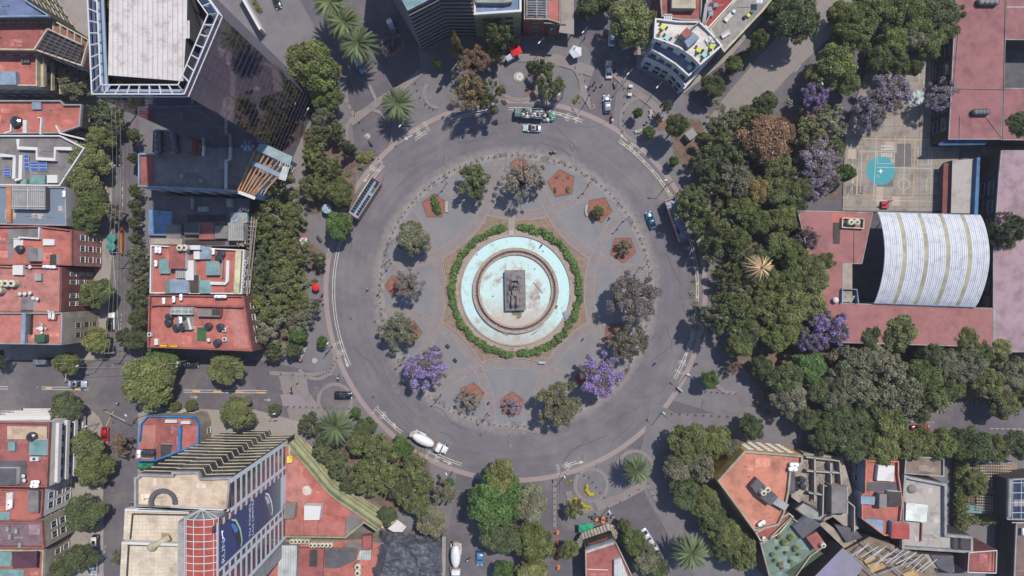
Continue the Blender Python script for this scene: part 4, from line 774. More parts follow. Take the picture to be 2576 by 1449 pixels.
def wallp(root,pts,z0,z1,w,m,name='partition'):
    P_=[W(x,y,z1) for x,y in pts]; b=MB(); b.strip(P_,w,z1,h=z1-z0); return b.build(name,m,root)
def rect(x0,y0,x1,y1): return [(x0,y0),(x1,y0),(x1,y1),(x0,y1)]
def bars(root,name,segs,r,m):
    b=MB(); [b.tube(W(*p),W(*q),r,n=4) for p,q in segs]; return b.build(name,m,root)
# ---- glass tower
tw=bld('glass_tower','tall mirror glass tower with white steel roof frame and pale slab roof',[(218,-70),(232,237),(464,237),(550,34),(476,-70)],57,greyd,mirror,par=7,pw=.4,parm=mirror)
b=MB(); P_=ccw([W(*p,57) for p in [(218,-70),(232,237),(464,237),(550,34),(476,-70)]]); P2=inset(P_,-.05)
for i in range(5):
    a=Vector((*P2[i][:2],0)); q=Vector((*P2[(i+1)%5][:2],0)); e=q-a
    if Vector((e.y,-e.x,0)).dot(-(a+q)/2)<0: continue
    for z in range(2,56,2): b.tube(a+Vector((0,0,z)),q+Vector((0,0,z)),.025,n=4)
    k=int(e.length/1.9)
    for j in range(k+1): p=a+e*(j/k); b.tube(p+Vector((0,0,.2)),p+Vector((0,0,56)),.02,n=4)
b.build('mullions',rm('mullion',(90,86,104),var=.03,stain=None),tw)
fr=MB(); inn=inset(P_,1.55)
for z,PA in ((57.1,P_),(57.1,inn),(55.6,P_)):
    for i in range(5): a=Vector((*PA[i][:2],z)); q=Vector((*PA[(i+1)%5][:2],z)); fr.tube(a,q,.13,n=5)
for i in range(5):
    a=Vector((*P_[i][:2],57.1)); q=Vector((*P_[(i+1)%5][:2],57.1)); ia=Vector((*inn[i][:2],57.1)); iq=Vector((*inn[(i+1)%5][:2],57.1)); k=max(2,int((q-a).length/1.9))
    for j in range(k+1): fr.tube(a.lerp(q,j/k),ia.lerp(iq,j/k),.11,n=4); fr.tube(a.lerp(q,j/k)-Vector((0,0,1.5)),ia.lerp(iq,j/k),.06,n=4)
fr.build('roof_frame',wf,tw); b=MB(); b.ring(P_,1.45,54.6,54.9); b.build('gutter_glazing',gcover,tw)
sub(tw,'penthouse',[(276,-70),(272,189),(461,204),(467,97),(477,96),(477,52),(470,51),(472,-70)],50,55.5,greyd,top=slabw)
def frondplant(x,y,z,r,label,col,group=None):
    o=bpy.data.objects.new('terrace_plant',(CROWNS[('palm',0)] )[0]); COL.objects.link(o); s=r*.1/4.9; o.location=W(x,y,z)-Vector((0,0,8.0*s)); o.scale=(s,s,s); o.rotation_euler=(0,0,R_()*6); o.color=(*col,1); return tag(o,label,'plant',group)
for x,y,r in ((263,12,14),(262,65,15),(262,122,14),(264,170,12),(358,207,12),(380,209,13),(405,211,9),(302,207,8)): frondplant(x,y,52.5,r*.75,'spiky yellow-green plant on the narrow roof terrace of the glass tower',GC['yg'],'plants on the glass tower terrace')
# ---- block south of the tower
bb=bld('building','dark roofed building with a red end strip in the shadow of the glass tower',[(347,386),(391,386),(391,326),(560,326),(700,385),(640,497),(566,479),(347,469)],14,greyr,bluel,win=dict(sp=4,w=1.4),par=.7)
flatp(bb,'red_strip',[(351,389),(390,389),(389,467),(350,466)],13.32,red2); sub(bb,'tank_enclosure',[(385,328),(483,331),(482,387),(383,383)],13.3,15.8,red2,top=greyd); flatp(bb,'red_strip',[(484,334),(508,341),(507,393),(484,388)],13.33,red2)
wallp(bb,[(579,345),(577,400),(567,403),(567,477)],13.3,14.3,.4,whit); wallp(bb,[(513,338),(510,392)],13.3,14.2,.4,whit); wallp(bb,[(567,477),(605,482)],13.3,14.3,.35,beige)
for x,y in ((452,439),(500,450)): sub(bb,'roof_vent',rect(x,y,x+9,y+8),13.3,14.2,wallg)
def tank(x,y,z,label,group,r=.75,h=1.3):
    def mk():
        t=thing('water_tank','','water tank'); m=LM(); m.cyl((0,0,0),.75,1.1,16); m.cyl((0,0,1.1),.75,.3,16,.45); m.cyl((0,0,.35),.78,.08,16); m.cyl((0,0,.75),.78,.08,16); m.build('drum',paint('black_plastic',(.012,.012,.014),.4),t); m=LM(); m.cyl((0,0,1.38),.28,.14,12); m.build('lid',paint('black_plastic',0),t); return t
    return inst('btank',mk,W(x,y,z),R_()*6,(r/.75,r/.75,h/1.5),label,'water tank',group)
def ctank(x,y,z,label,group=None,r=.7):
    def mk():
        t=thing('water_tank','','water tank'); m=LM(); m.cyl((0,0,0),.7,1.35,16); m.cyl((0,0,1.35),.7,.15,16,.5); m.build('drum',rm('cream_plastic',(218,206,180),var=.05),t); m=LM(); m.cyl((0,0,1.5),.3,.12,12); m.build('lid',black,t); return t
    return inst('ctank',mk,W(x,y,z),R_()*6,r/.7,label,'water tank',group)
def gtank(x,y,z,rz,label,group=None,L_=1.6):
    def mk():
        t=thing('gas_tank','','gas tank'); m=LM(); secs=[]
        for u,r in ((-.8,.05),(-.74,.26),(-.6,.38),(.6,.38),(.74,.26),(.8,.05)): secs.append([(u,r*math.cos(2*PI*i/14),.55+r*math.sin(2*PI*i/14)) for i in range(14)])
        m.loft(secs); m.build('cylinder',paint('white_enamel',(.62,.63,.65),.3),t,smooth=True); m=LM(); m.box((-.45,0,.1),(.1,.5,.2)); m.box((.45,0,.1),(.1,.5,.2)); m.build('saddle',black,t); m=LM(); m.cyl((0,0,.9),.12,.14,8); m.build('valve',rm('blue_valve',(60,90,170)),t); return t
    return inst('gtank',mk,W(x,y,z),rz,L_/1.6,label,'gas tank',group)
def dish(x,y,z,label,group=None,r=.45):
    def mk():
        t=thing('satellite_dish','','satellite dish'); m=LM(); m.ball((0,0,1.0),(.45,.45,.12),12,6,-1); m.build('reflector',wf,t); m=LM(); m.tube((0,0,0),(0,0,.95),.04); m.tube((0,0,1),(.25,.2,1.5),.02); m.build('mast',black,t); return t
    return inst('dish',mk,W(x,y,z),R_()*6,r/.45,label,'satellite dish',group)
for i,(x,y) in enumerate(((402,336),(402,350),(402,364),(403,378),(440,338),(441,352),(442,366),(444,380))): tank(x,y,15.8,'dark water tank in the shaded walled enclosure below the glass tower','tanks in the shaded enclosure',.85)
# pergola terrace
pg=thing('pergola','roof pergola of orange timber beams with a pale blue canopy at its upper end','pergola',W(655,440,14))
for i in range(8):
    t=i/7; p=(642+(722-642)*t,378+(418-378)*t); q=(598+(642-598)*t,481+(497-481)*t) if i<7 else (668,478); bars(pg,'beam',[((*p,16.4),(*q,16.4))],.18,wd)
b=MB(); b.strip([W(633,409,16.6),W(705,441,16.6)],1.0,16.7,h=.1); b.build('cross_panel',bluel,pg); b=MB(); b.strip([W(600,483,16.6),W(642,499,16.6)],.7,16.7,h=.12); b.build('cross_panel',whit,pg)
b=MB(); b.prism([W(*p,17) for p in ((654,356),(736,394),(729,417),(645,378))],16.9,17.1,bot=True); b.build('canopy',rm('pale_canopy',(148,164,168)),pg); b=MB(); b.prism([W(*p,16.8) for p in ((712,417),(728,421),(718,455),(700,450))],16.6,16.8,bot=True); b.build('canopy',metal,pg)
b=MB(); [b.tube(W(x,y,13.5),W(x,y,16.6),.12) for x,y in ((604,470),(640,380),(720,415),(650,490))]; b.build('post',dark,pg)
def umbrella(x,y,z,r,col1,col2,label,n=8,h=2.4,group=None,rot=0,square=False):
    t=thing('parasol',label,'parasol',W(x,y,z),rot,group); m=LM(); nn=4 if square else n; R2=r*.1*(1.15 if square else 1)
    rim=[(R2*math.cos(2*PI*(i+.5)/nn),R2*math.sin(2*PI*(i+.5)/nn),h-.45) for i in range(nn)]
    for i in range(nn): m.cur=i%2 if not square else 0; m.add([(0,0,h),rim[i],rim[(i+1)%nn],(rim[(i+1)%nn][0],rim[(i+1)%nn][1],h-.6),(rim[i][0],rim[i][1],h-.6)],[(0,1,2),(1,4,3,2)])
    m.build('canopy',[rm('fabric_%d_%d_%d'%col1,col1,var=.05,stain=None),rm('fabric_%d_%d_%d'%col2,col2,var=.05,stain=None)],t); m=LM(); m.tube((0,0,0),(0,0,h+.15),.04); m.build('pole',black,t); return t
umbrella(631,366,13.5,17,(150,180,190),(104,124,136),'pale blue striped round parasol on the roof beside the pergola',n=16)
# ---- upper left corner buildings
wdw=dict(sp=3.2,w=1.5,h=1.7)
bld('building','blue-grey flat roofed building at the top left corner of the photo',[(-90,-90),(10,-90),(64,0),(121,36),(121,41),(-90,44)],18,rm('roof_blue_grey',(112,126,160)),dark,win=dict(sp=2.6,w=1.9,h=1.6,f=beige),parm=bluel)
c2=bld('building','red roofed building with a lattice covered terrace at the top left',[(-90,45),(122,43),(224,99),(205,166),(88,126),(-90,124)],15,red2,brown,win=wdw,parm=beige)
sub(c2,'terrace_well',[(120,73),(205,113),(204,160),(88,124)],14.3,14.6,dark)
bars(c2,'lattice',[((122+i*14.3,75+i*6.8,15.4),(90+i*16.5,124+i*5.6,15.4)) for i in range(7)]+[((120-j*5.2,75+j*8,15.3),(206-j*.6,115+j*8,15.3)) for j in range(6)],.09,greyd)
wallp(c2,[(119,72),(85,124)],14.2,15.3,.35,beige); wallp(c2,[(120,72),(206,112)],14.2,15.3,.3,beige)
for i in range(5): wallp(c2,[(133+i*18,51+i*10),(133+i*18,78+i*9)],14.2,15.2,.22,beige)
c3=bld('building','red terraced building with planted balconies beside the dark grey tree at the top left',[(-90,126),(86,126),(93,140),(93,216),(-90,214)],12,red,beige,win=dict(sp=3,w=1.8,h=1.8),parm=beige)
sub(c3,'roof_hut',[(-40,179),(39,179),(40,213),(-40,213)],11.2,12.6,bluel); 
for x in (52,60,67): sub(c3,'roof_vent',rect(x,150,x+6,158),11.2,11.9,greyd)
for k in range(4):
    b=MB(); y0=W(93,145,12).y; y1=W(93,214,12).y; xx=W(93,180,12).x; b.box((xx+.6,(y0+y1)/2,1.6+k*3),(1.2,abs(y1-y0),.18)); b.box((xx+1.17,(y0+y1)/2,2.1+k*3),(.08,abs(y1-y0),.9)); b.build('balcony',beige,c3)
c4=bld('building','red roofed house with white bordered roof bays beside the olive tree',[(-90,252),(152,252),(160,262),(205,262),(200,318),(150,335),(-90,338)],9,red,dark,win=wdw,parm=wallg)
for p in ([(95,296),(103,296),(101,338)],[(62,302),(62,335)],[(28,302),(26,330),(10,335)],[(140,315),(150,335),(212,350)]): wallp(c4,p,8,9.2,.9 if len(p)==2 else .35,whit)
sub(c4,'skylight',[(80,253),(103,253),(103,275),(80,275)],8.1,8.8,bluel); tank(45,308,8.2,'dark round water tank in the white bordered bay of the upper left red roof',None,1.3)
# ---- grey terrace with solar panels
c5=bld('building','grey roofed building with three blue solar panels and white partitions',[(-90,340),(150,340),(213,372),(150,468),(-90,465)],10,greyr,whit,win=wdw)
for p in ([(45,350),(45,372),(92,374),(92,399),(137,401),(138,373),(180,374)],[(0,390),(36,393),(34,450)],[(52,390),(50,450),(36,452)]): wallp(c5,p,9.2,10.4,.8,whit)
sub(c5,'skylight',[(76,440),(113,441),(112,463),(76,463)],9.2,10.0,teal); sub(c5,'skylight',[(52,451),(67,451),(67,464),(52,464)],9.2,9.9,teal); sub(c5,'skylight',[(118,440),(144,440),(144,460),(118,460)],9.2,9.9,whit)
def solar(x0,y0,x1,y1,z,label,n,vert):
    a=W((x0+x1)/2,(y0+y1)/2,z); t=thing('solar_panel',label,'solar panel',a); w_=abs(x1-x0)*.094; h_=abs(y1-y0)*.094; m=LM(); m.box((0,0,.35),(w_,h_,.06),0,(.08,0)); m.build('frame',wf,t); m=LM()
    for i in range(n): 
        if vert: m.box((0,-h_/2+h_*(i+.5)/n,.392+(-h_/2+h_*(i+.5)/n)*.08),(w_-.12,h_/n-.1,.02),0,(.08,0))
        else: m.box((-w_/2+w_*(i+.5)/n,0,.392),(w_/n-.1,h_-.12,.02),0,(.08,0))
    m.build('cells',paint('solar_cells',(.03,.07,.22),.2),t); m=LM(); m.tube((-w_*.4,0,0),(-w_*.4,0,.33),.04); m.tube((w_*.4,0,0),(w_*.4,0,.33),.04); m.build('bracket',black,t)
solar(57,390,76,430,9.2,'tallest blue solar panel, left of the pair on the grey roof',4,True); solar(79,408,99,430,9.2,'middle small blue solar panel on the grey roof',3,True); solar(101,408,121,430,9.2,'right hand small blue solar panel on the grey roof',3,True); solar(12,425,30,445,9.2,'blue solar panel half shaded in the white walled bay',3,True)
c6=bld('building','glass roofed building with a ribbed metal courtyard cover',[(-90,467),(25,467),(165,470),(167,568),(-90,563)],11,rm('glazed_roof',(122,134,144),rough=.3) if False else paint('glazed_roof',C(122,134,146),.35,0,.2),wallg,par=.5)
sub(c6,'courtyard_cover',[(30,468),(114,469),(114,527),(28,526)],10.5,12.2,greyd,top=corrug); bars(c6,'cover_rail',[((29,478,12.4),(113,479,12.4)),((29,519,12.4),(113,520,12.4)),((70,470,12.4),(70,527,12.4))],.1,wf); sub(c6,'terracotta_edge',[(15,468),(28,468),(27,560),(15,560)],10.5,11.2,rm('terracotta',(190,130,96)))
gtank(165,489,10.6,PI/2,'white gas tank on the edge of the glass roofed building')
c7=bld('building','red roofed building with a pale side yard and pink street facade',[(-90,570),(20,569),(98,568),(180,578),(180,668),(-90,665)],12,red,pink,win=dict(sp=2.6,w=1.3,h=1.7),parm=red2)
flatp(c7,'side_yard',[(20,572),(98,573),(97,598),(45,597),(27,660),(19,660)],11.24,greyr); wallp(c7,[(98,572),(97,600),(46,597)],11.2,12.2,.35,whit); sub(c7,'roof_hut',[(66,621),(96,624),(96,657),(68,657)],11.2,13,whit,top=greyr); flatp(c7,'pale_roof_patch',[(34,599),(59,600),(57,625),(34,623)],11.26,whit); sub(c7,'skylight',[(108,601),(137,602),(136,617),(108,617)],11.2,11.8,whit); sub(c7,'light_well',[(126,640),(142,640),(142,665),(125,665)],11.2,12.2,whit,top=dark)
tank(54,627,11.3,'black water tank beside the pale patch on the red roof',None,.9)
dish(82,672,12,'round satellite dish on the seam between the red and pink roofs')
c8=bld('building','pink roofed apartment building with brown facade and white framed windows',[(-90,667),(150,672),(150,726),(148,784),(-90,784)],13,pink,brown,win=dict(sp=1.9,w=1.0,h=2.2,f=whit),parm=pink)
for i in range(3): ctank(12+i*15,713,12.3,'cream water tank in the row of three on the pink roof','row of three cream tanks',.85)
ctank(8,730,12.3,'cream water tank alone below the row of three on the pink roof',None,.85)
sub(c8,'skylight',[(32,667),(58,667),(57,692),(31,691)],12.2,13.2,whit); sub(c8,'light_well',[(52,747),(84,747),(84,783),(51,783)],12.2,13,whit,top=greyr); sub(c8,'roof_box',rect(87,688,103,706),12.2,13,wallg)
for i,(x,y) in enumerate(((120,671),(136,672))): gtank(x,y,12.4,0,'white gas tank in the pair at the top edge of the pink roof','pair of gas tanks on the pink roof')
for i,(x,y) in enumerate(((57,739),(69,739),(82,737),(90,750),(100,752))): dish(x,y,12.3,'white satellite dish in the cluster beside the light well on the pink roof','dish cluster on the pink roof')
c9=bld('building','terraced apartment building with tiled sun terrace at the street corner',[(-90,786),(155,786),(157,800),(155,868),(-90,864)],14,rm('terrace_tiles',(196,124,112),grid=(.5,.5),gridcol=C(176,106,98)),stonew,win=dict(sp=2.3,w=1.2,h=1.9,fl=3.2,f=stonew),parm=wallg)
wallp(c9,[(60,787),(57,866)],13.2,14.3,.9,bluel); wallp(c9,[(75,790),(74,840)],13.2,14,.5,dark); sub(c9,'roof_bench',[(118,789),(142,790),(140,806),(118,805)],13.2,13.8,red2)
def table_set(x,y,z,label,top=(226,222,214),n=4,sq=False,group=None,chair=(230,226,220)):
    t=thing('table',label,'table',W(x,y,z),R_()*1.5,group); m=LM(); m.cyl((0,0,.7),.55,.05,14) if not sq else m.box((0,0,.72),(1.0,1.0,.05)); m.build('table_top',rm('top_%d_%d'%top[:2],top,var=.04,stain=None),t); m=LM(); m.cyl((0,0,0),.06,.7,6); m.cyl((0,0,0),.3,.04,10); m.build('table_leg',black,t)
    for i in range(n):
        a=2*PI*i/n; inst('chair%d'%chair[0],lambda:mk_chair(chair),W(x,y,z)+Vector((.95*math.cos(a),.95*math.sin(a),0)),a+PI/2,1,'small %s chair drawn up to a roof terrace table'%('white' if chair[0]>200 else 'dark'),'chair','%s terrace chairs'%('white' if chair[0]>200 else 'dark'))
def mk_chair(c):
    t=thing('chair','','chair'); cm=rm('chair_%d'%c[0],c,var=.04,stain=None); m=LM(); m.box((0,0,.44),(.46,.46,.05)); m.build('seat',cm,t); m=LM(); m.box((0,-.22,.7),(.46,.05,.5),0,(-.1,0)); m.build('backrest',cm,t)
    for a in (-1,1):
        for b_ in (-1,1): m=LM(); m.box((a*.19,b_*.19,.21),(.04,.04,.42)); m.build('leg',cm,t)
    return t
table_set(108,826,13.3,'round white table with chairs on the tiled corner terrace')
def lounger(x,y,z,rz,col,label,group=None):
    def mk():
        t=thing('sun_lounger','','sun lounger'); m=LM(); m.box((0,-.2,.3),(.62,1.3,.08)); m.build('seat',rm('lounger_fabric',(224,220,212),var=.04),t); m=LM(); m.box((0,.72,.5),(.62,.7,.08),0,(.6,0)); m.build('backrest',rm('lounger_fabric',0),t); m=LM(); [m.box((a*.27,b_,.14),(.05,.05,.28)) for a in(-1,1) for b_ in(-.75,.35)]; m.build('frame',black,t); return t
    return inst('lounger',mk,W(x,y,z),rz,1,label,'sun lounger',group)
lounger(127,792,13.9,0,0,'left hand sun lounger on the raised platform of the corner terrace'); lounger(136,794,13.9,-.1,0,'right hand sun lounger on the raised platform of the corner terrace')
o=thing('garden_shed','dark green hut on the tiled corner terrace','shed',W(112,850,13.3)); m=LM(); m.box((0,0,.8),(2.1,1.6,1.6)); m.build('wall',rm('dark_green',(58,98,74)),o); m=LM(); m.prism([(-1.15,-.9),(1.15,-.9),(1.15,.9),(-1.15,.9)],1.6,1.72); m.build('roof',rm('dark_green',0),o)
# ---- block beside the western grove
d1=thing('ruin','shaded derelict roofs with broken partition walls below the dark roofed building','ruin',W(500,560,0))
sub(d1,'wall_block',[(374,497),(430,492),(628,500),(622,620),(372,618)],0,8,dark,top=rm('shaded_roof',(110,104,108)))
sub(d1,'metal_roof',[(374,527),(432,532),(431,565),(418,566),(417,593),(373,592)],8,9,bluel,top=rm('blue_sheet',(116,146,178)))
for x0,y0,x1,y1,h_,mm in ((418,565,455,600,9,greyr),(463,560,500,590,9.6,greyd),(500,560,538,602,9,red2),(540,568,572,600,9.4,greyr),(376,600,458,615,9.2,stonew),(573,560,612,605,10.4,corrug),(580,535,622,560,9,bluel),(480,498,485,525,9.5,wallg),(498,519,521,532,9.2,wallg),(570,500,582,520,9.5,wallg)): sub(d1,'roof_section',rect(x0,y0,x1,y1),8,h_,wallg,top=mm)
sub(d1,'pit',[(470,540),(568,540),(570,556),(472,556)],8,8.15,dark); sub(d1,'pit',[(465,603),(565,603),(565,616),(465,616)],8,8.15,dark)
b=MB(); rr=random.Random(3)
for i in range(26): p=W(rr.uniform(590,620),rr.uniform(545,560) if i%2 else rr.uniform(603,618),9.2); b.box(p,(rr.uniform(.2,1.6),rr.uniform(.1,.4),.15),rr.uniform(0,3),(rr.uniform(-.2,.2),0))
b.build('rubble',stonew,d1)
d2=bld('building','red and white roofed building with white ducts and light wells beside the western grove',[(378,616),(615,628),(608,740),(376,738)],11,red,stonew,win=dict(sp=2.8,w=1.6),parm=whit)
sub(d2,'stair_block',[(425,617),(467,619),(466,676),(424,675)],10.2,13,whit,top=red2)
for x0,y0,x1,y1,h_,mm in ((470,617,503,628,12.5,whit),(487,617,502,652,11.6,whit),(504,620,528,652,11.2,bluel),(518,657,549,692,11.6,teal),(441,675,466,700,11.8,corrug),(467,655,487,705,11.6,whit),(401,652,425,688,11.2,teal),(428,703,473,737,11.4,bluel),(478,692,500,736,11.4,dark),(503,705,528,738,11.3,teal),(415,705,430,738,11.3,greenr)): sub(d2,'light_well',rect(x0,y0,x1,y1),10.2,h_,whit,top=mm)
wallp(d2,[(600,628),(594,738)],10.2,11.2,1.3,rm('cream_band',(214,208,170))); wallp(d2,[(520,712),(566,713),(571,708),(573,655)],10.3,11.1,.75,whit,'duct'); wallp(d2,[(560,652),(558,700)],10.3,11,.12,wallg,'duct')
for x,y in ((396,629),(405,630),(395,663)): gtank(x,y,10.4,PI/2,'white gas tank by the left parapet of the red and white roof','gas tanks at the left parapet')
gtank(539,633,10.4,PI/2,'white gas tank right of the tall light well on the red and white roof'); ctank(459,624,13,'cream tank, left of the pair on the stair block',None,.75); ctank(471,624,12.6,'cream tank, right of the pair on the stair block',None,.75)
for x,y in ((559,640),(554,650)): tank(x,y,10.4,'black water tank at the right of the red and white roof','pair of black tanks on the red and white roof',.9)
tr=thing('trellis','weathered timber trellis with pale letters along the edge of the red and white roof','trellis',W(628,650,0))
bars(tr,'beam',[((645-i*2.2,560+i*11,8.5),(628-i*1.2,558+i*11,8.5)) for i in range(30)],.16,wg); bars(tr,'rail',[((646,545,8.4),(627,740,8.4)),((640,545,8.4),(620,740,8.4)),((633,545,8.4),(614,885,8.4))],.16,wg)
b=MB(); [b.tube(W(x,y,0),W(x,y,8.4),.12) for x,y in ((644,560),(636,640),(628,730),(620,810),(615,880))]; b.build('post',wg,tr)
b=MB(); rr=random.Random(9)
for i in range(10): p=W(617.5-i*.7,655+i*7.2,10.9); b.box(p,(.55,.14,.5)); b.box(p+Vector((.2*(i%2),-.22,0)),(.12,.42,.5)); b.box(p+Vector((-.2,-.25,0)),(.12,.3,.5))
b.build('letters',whit,tr)
d3=bld('building','large bright red roofed building with many black tanks at the avenue corner',[(374,741),(612,744),(634,884),(370,874)],12,red,brown,win=dict(sp=2.7,w=1.4),parm=red2)
wallp(d3,[(380,768),(400,766),(610,772)],11.2,12.3,.4,red2); flatp(d3,'worn_area',[(560,775),(605,778),(626,874),(590,874),(585,830)],11.25,pink)
sub(d3,'glazed_canopy',[(431,772),(484,773),(482,792),(426,791)],11.2,13,whit,top=rm('frosted_panel',(150,158,156),grid=(1.6,1.0),gridcol=C(220,220,210))); sub(d3,'roof_hut',[(497,777),(555,778),(553,797),(497,796)],11.2,12.8,red2,top=greyr); sub(d3,'light_well',[(533,778),(553,778),(553,793),(533,793)],12.8,12.9,dark); sub(d3,'stair_block',[(447,795),(483,797),(480,830),(443,828)],11.2,12.5,whit,top=greyr); flatp(d3,'green_mat',[(496,823),(520,824),(518,859),(495,858)],11.27,rm('green_mat',(62,104,62),var=.05)); sub(d3,'roof_vent',rect(388,852,397,868),11.2,12,whit); wallp(d3,[(473,800),(480,829)],11.2,12.6,.5,whit)
for x,y in ((429,797),(427,811),(466,799),(447,824),(463,823)): tank(x,y,11.5,'black water tank in the cluster around the white stair block on the bright red roof','tank cluster around the white stair block',.85)
for x,y in ((527,821),(557,823),(549,862)): tank(x,y,11.4,'black water tank on the right half of the bright red roof','tanks on the right half of the bright red roof',.85)
for x,y in ((415,757),(440,753),(458,748)): gtank(x,y,11.4,PI/2,'white gas tank standing on the narrow upper strip of the bright red roof','gas tanks on the upper strip')
for x,y in ((550,746),(564,746)): gtank(x,y,12.1,0,'white gas tank in the horizontal pair near the upper right of the bright red roof','horizontal pair of gas tanks')
gtank(457,805,12.5,PI/2,'white gas tank lying on the white stair block')
for x,y in ((380,841),(567,829),(568,853)): 
    o=thing('air_unit','small white ventilation box on the bright red roof','air conditioner',W(x,y,11.3),0,'white boxes on the bright red roof'); m=LM(); m.box((0,0,.4),(.9,.9,.8)); m.build('casing',wf,o); m=LM(); m.cyl((0,0,.8),.3,.05,12); m.build('fan',black,o)
for x,y,l in ((414,868,'left yellow bench by the lower parapet of the bright red roof'),(440,869,'right yellow bench by the lower parapet of the bright red roof')):
    o=thing('bench',l,'bench',W(x,y,11.3)); m=LM(); m.box((0,0,.45),(1.7,.6,.1)); m.build('seat',rm('yellow_bench',(236,184,40)),o); m=LM(); m.box((0,.3,.7),(1.7,.08,.5)); m.build('backrest',rm('yellow_bench',0),o); m=LM(); m.box((-.7,0,.2),(.08,.5,.4)); m.box((.7,0,.2),(.08,.5,.4)); m.build('leg',black,o)
dish(529,855,11.4,'white satellite dish below the green mat on the bright red roof')
# ---- lower left buildings
e1=bld('building','white balcony building with red roof strips above the lower west street',[(-90,1060),(125,1063),(118,1226),(-90,1224)],13,red2,whit,win=dict(sp=2.8,w=1.9,h=1.8),parm=red2)
sub(e1,'roof_terrace',[(18,1072),(118,1073),(118,1106),(18,1105)],12.2,12.6,bluel,top=rm('terrace_beige',(200,172,146))); sub(e1,'glazed_shelter',[(74,1106),(117,1107),(116,1146),(73,1144)],12.2,13.6,whit,top=teal); sub(e1,'skylight',[(20,1112),(37,1112),(37,1134),(19,1134)],12.2,12.9,teal); flatp(e1,'shed_floor',[(-60,1158),(68,1160),(66,1218),(-60,1216)],12.25,greyd); sub(e1,'roof_hut',[(-40,1178),(42,1178),(41,1220),(-40,1220)],12.2,13.4,whit,top=greyd)
for k in range(4):
    b=MB(); P0=W(125,1063,13); P1=W(118,1226,13); b.box(((P0.x+P1.x)/2+.7,(P0.y+P1.y)/2,1.6+k*3),(1.3,abs(P1.y-P0.y)-1,.2),-.03); b.box(((P0.x+P1.x)/2+1.3,(P0.y+P1.y)/2,2.1+k*3),(.08,abs(P1.y-P0.y)-1,.9),-.03); b.build('balcony',whit,e1)
    b=MB(); P0=W(-40,1060,13); P1=W(120,1063,13); b.box(((P0.x+P1.x)/2,(P0.y+P1.y)/2+.6,1.6+k*3),(abs(P1.x-P0.x)-2,1.1,.2)); b.build('balcony',whit,e1)
tank(84,1098,12.7,'black water tank on the beige roof terrace of the white balcony building',None,1.1)
for x,y in ((66,1195),(68,1206)): dish(x,y,12.3,'satellite dish right of the dark roof hut','two dishes beside the dark roof hut')
for x,y in ((94,1211),(92,1220)): gtank(x,y,12.4,0,'white gas tank in the pair at the lower edge of the white balcony building','gas tank pair on the white balcony building',2.0)
o=thing('air_unit','large grey and white air unit below the glazed shelter','air conditioner',W(93,1152,12.3)); m=LM(); m.box((0,0,.5),(2,1,1)); m.build('casing',wf,o); m=LM(); m.cyl((0,0,1),.35,.06,12); m.build('fan',black,o)
e2=bld('building','building with vivid red sheet roof and white framed facade on the lower west street',[(-90,1228),(108,1232),(104,1302),(72,1314),(-90,1310)],11,red,whit,win=dict(sp=2.4,w=1.6,h=1.8),parm=red2)
sub(e2,'roof_hut',[(71,1233),(97,1234),(96,1290),(69,1290)],10.3,11.5,greyd,top=greyr); sub(e2,'skylight',[(16,1240),(32,1238),(30,1280),(14,1284)],10.3,11,whit); gtank(32,1265,10.4,PI/2,'white gas tank beside the slanted skylight on the vivid red roof',None,2.2); sub(e2,'glass_pool',[(-10,1288),(24,1290),(22,1311),(-10,1310)],10.3,10.7,whit,top=teal)
e3=bld('building','mauve deck roofed building with a terracotta edge at the lower left',[(-90,1316),(105,1312),(110,1380),(-90,1377)],12,rm('mauve_deck',(136,112,118),grid=(0,.5)),stonew,win=dict(sp=2.4,w=1.6,h=1.9),parm=red2)
for x,y in ((14,1325),(36,1330),(20,1345),(45,1366)): sub(e3,'roof_vent',rect(x,y,x+7,y+12),11.2,12.1,wallg)
e4=bld('building','cream walled building with teal roof pools and a purple shade sail at the bottom left',[(-90,1382),(110,1384),(106,1480),(-90,1480)],10,rm('terracotta_roof',(168,104,96)),stonew,win=dict(sp=2.4,w=1.3,h=1.9),parm=beige)
sub(e4,'pool_roof',[(-30,1388),(26,1388),(30,1398),(27,1424),(-30,1426)],9.2,9.9,beige,top=teal); sub(e4,'pool_roof',[(-30,1432),(60,1434),(58,1460),(-30,1460)],9.2,9.9,beige,top=teal)
o=thing('shade_sail','dark purple shade sail stretched over the bottom left terrace','shade sail',W(62,1408,9.2)); m=MB(); m.add([W(30,1388,11),W(93,1386,11.4),W(92,1428,11),W(32,1430,11.3),W(62,1408,10.6)],[(0,1,4),(1,2,4),(2,3,4),(3,0,4)]); m.build('sail',rm('purple_sail',(88,52,68),var=.05),o); m=MB(); [m.tube(W(x,y,9.2),W(x,y,11.3),.06) for x,y in ((30,1388),(93,1386),(92,1428),(32,1430))]; m.build('post',black,o)
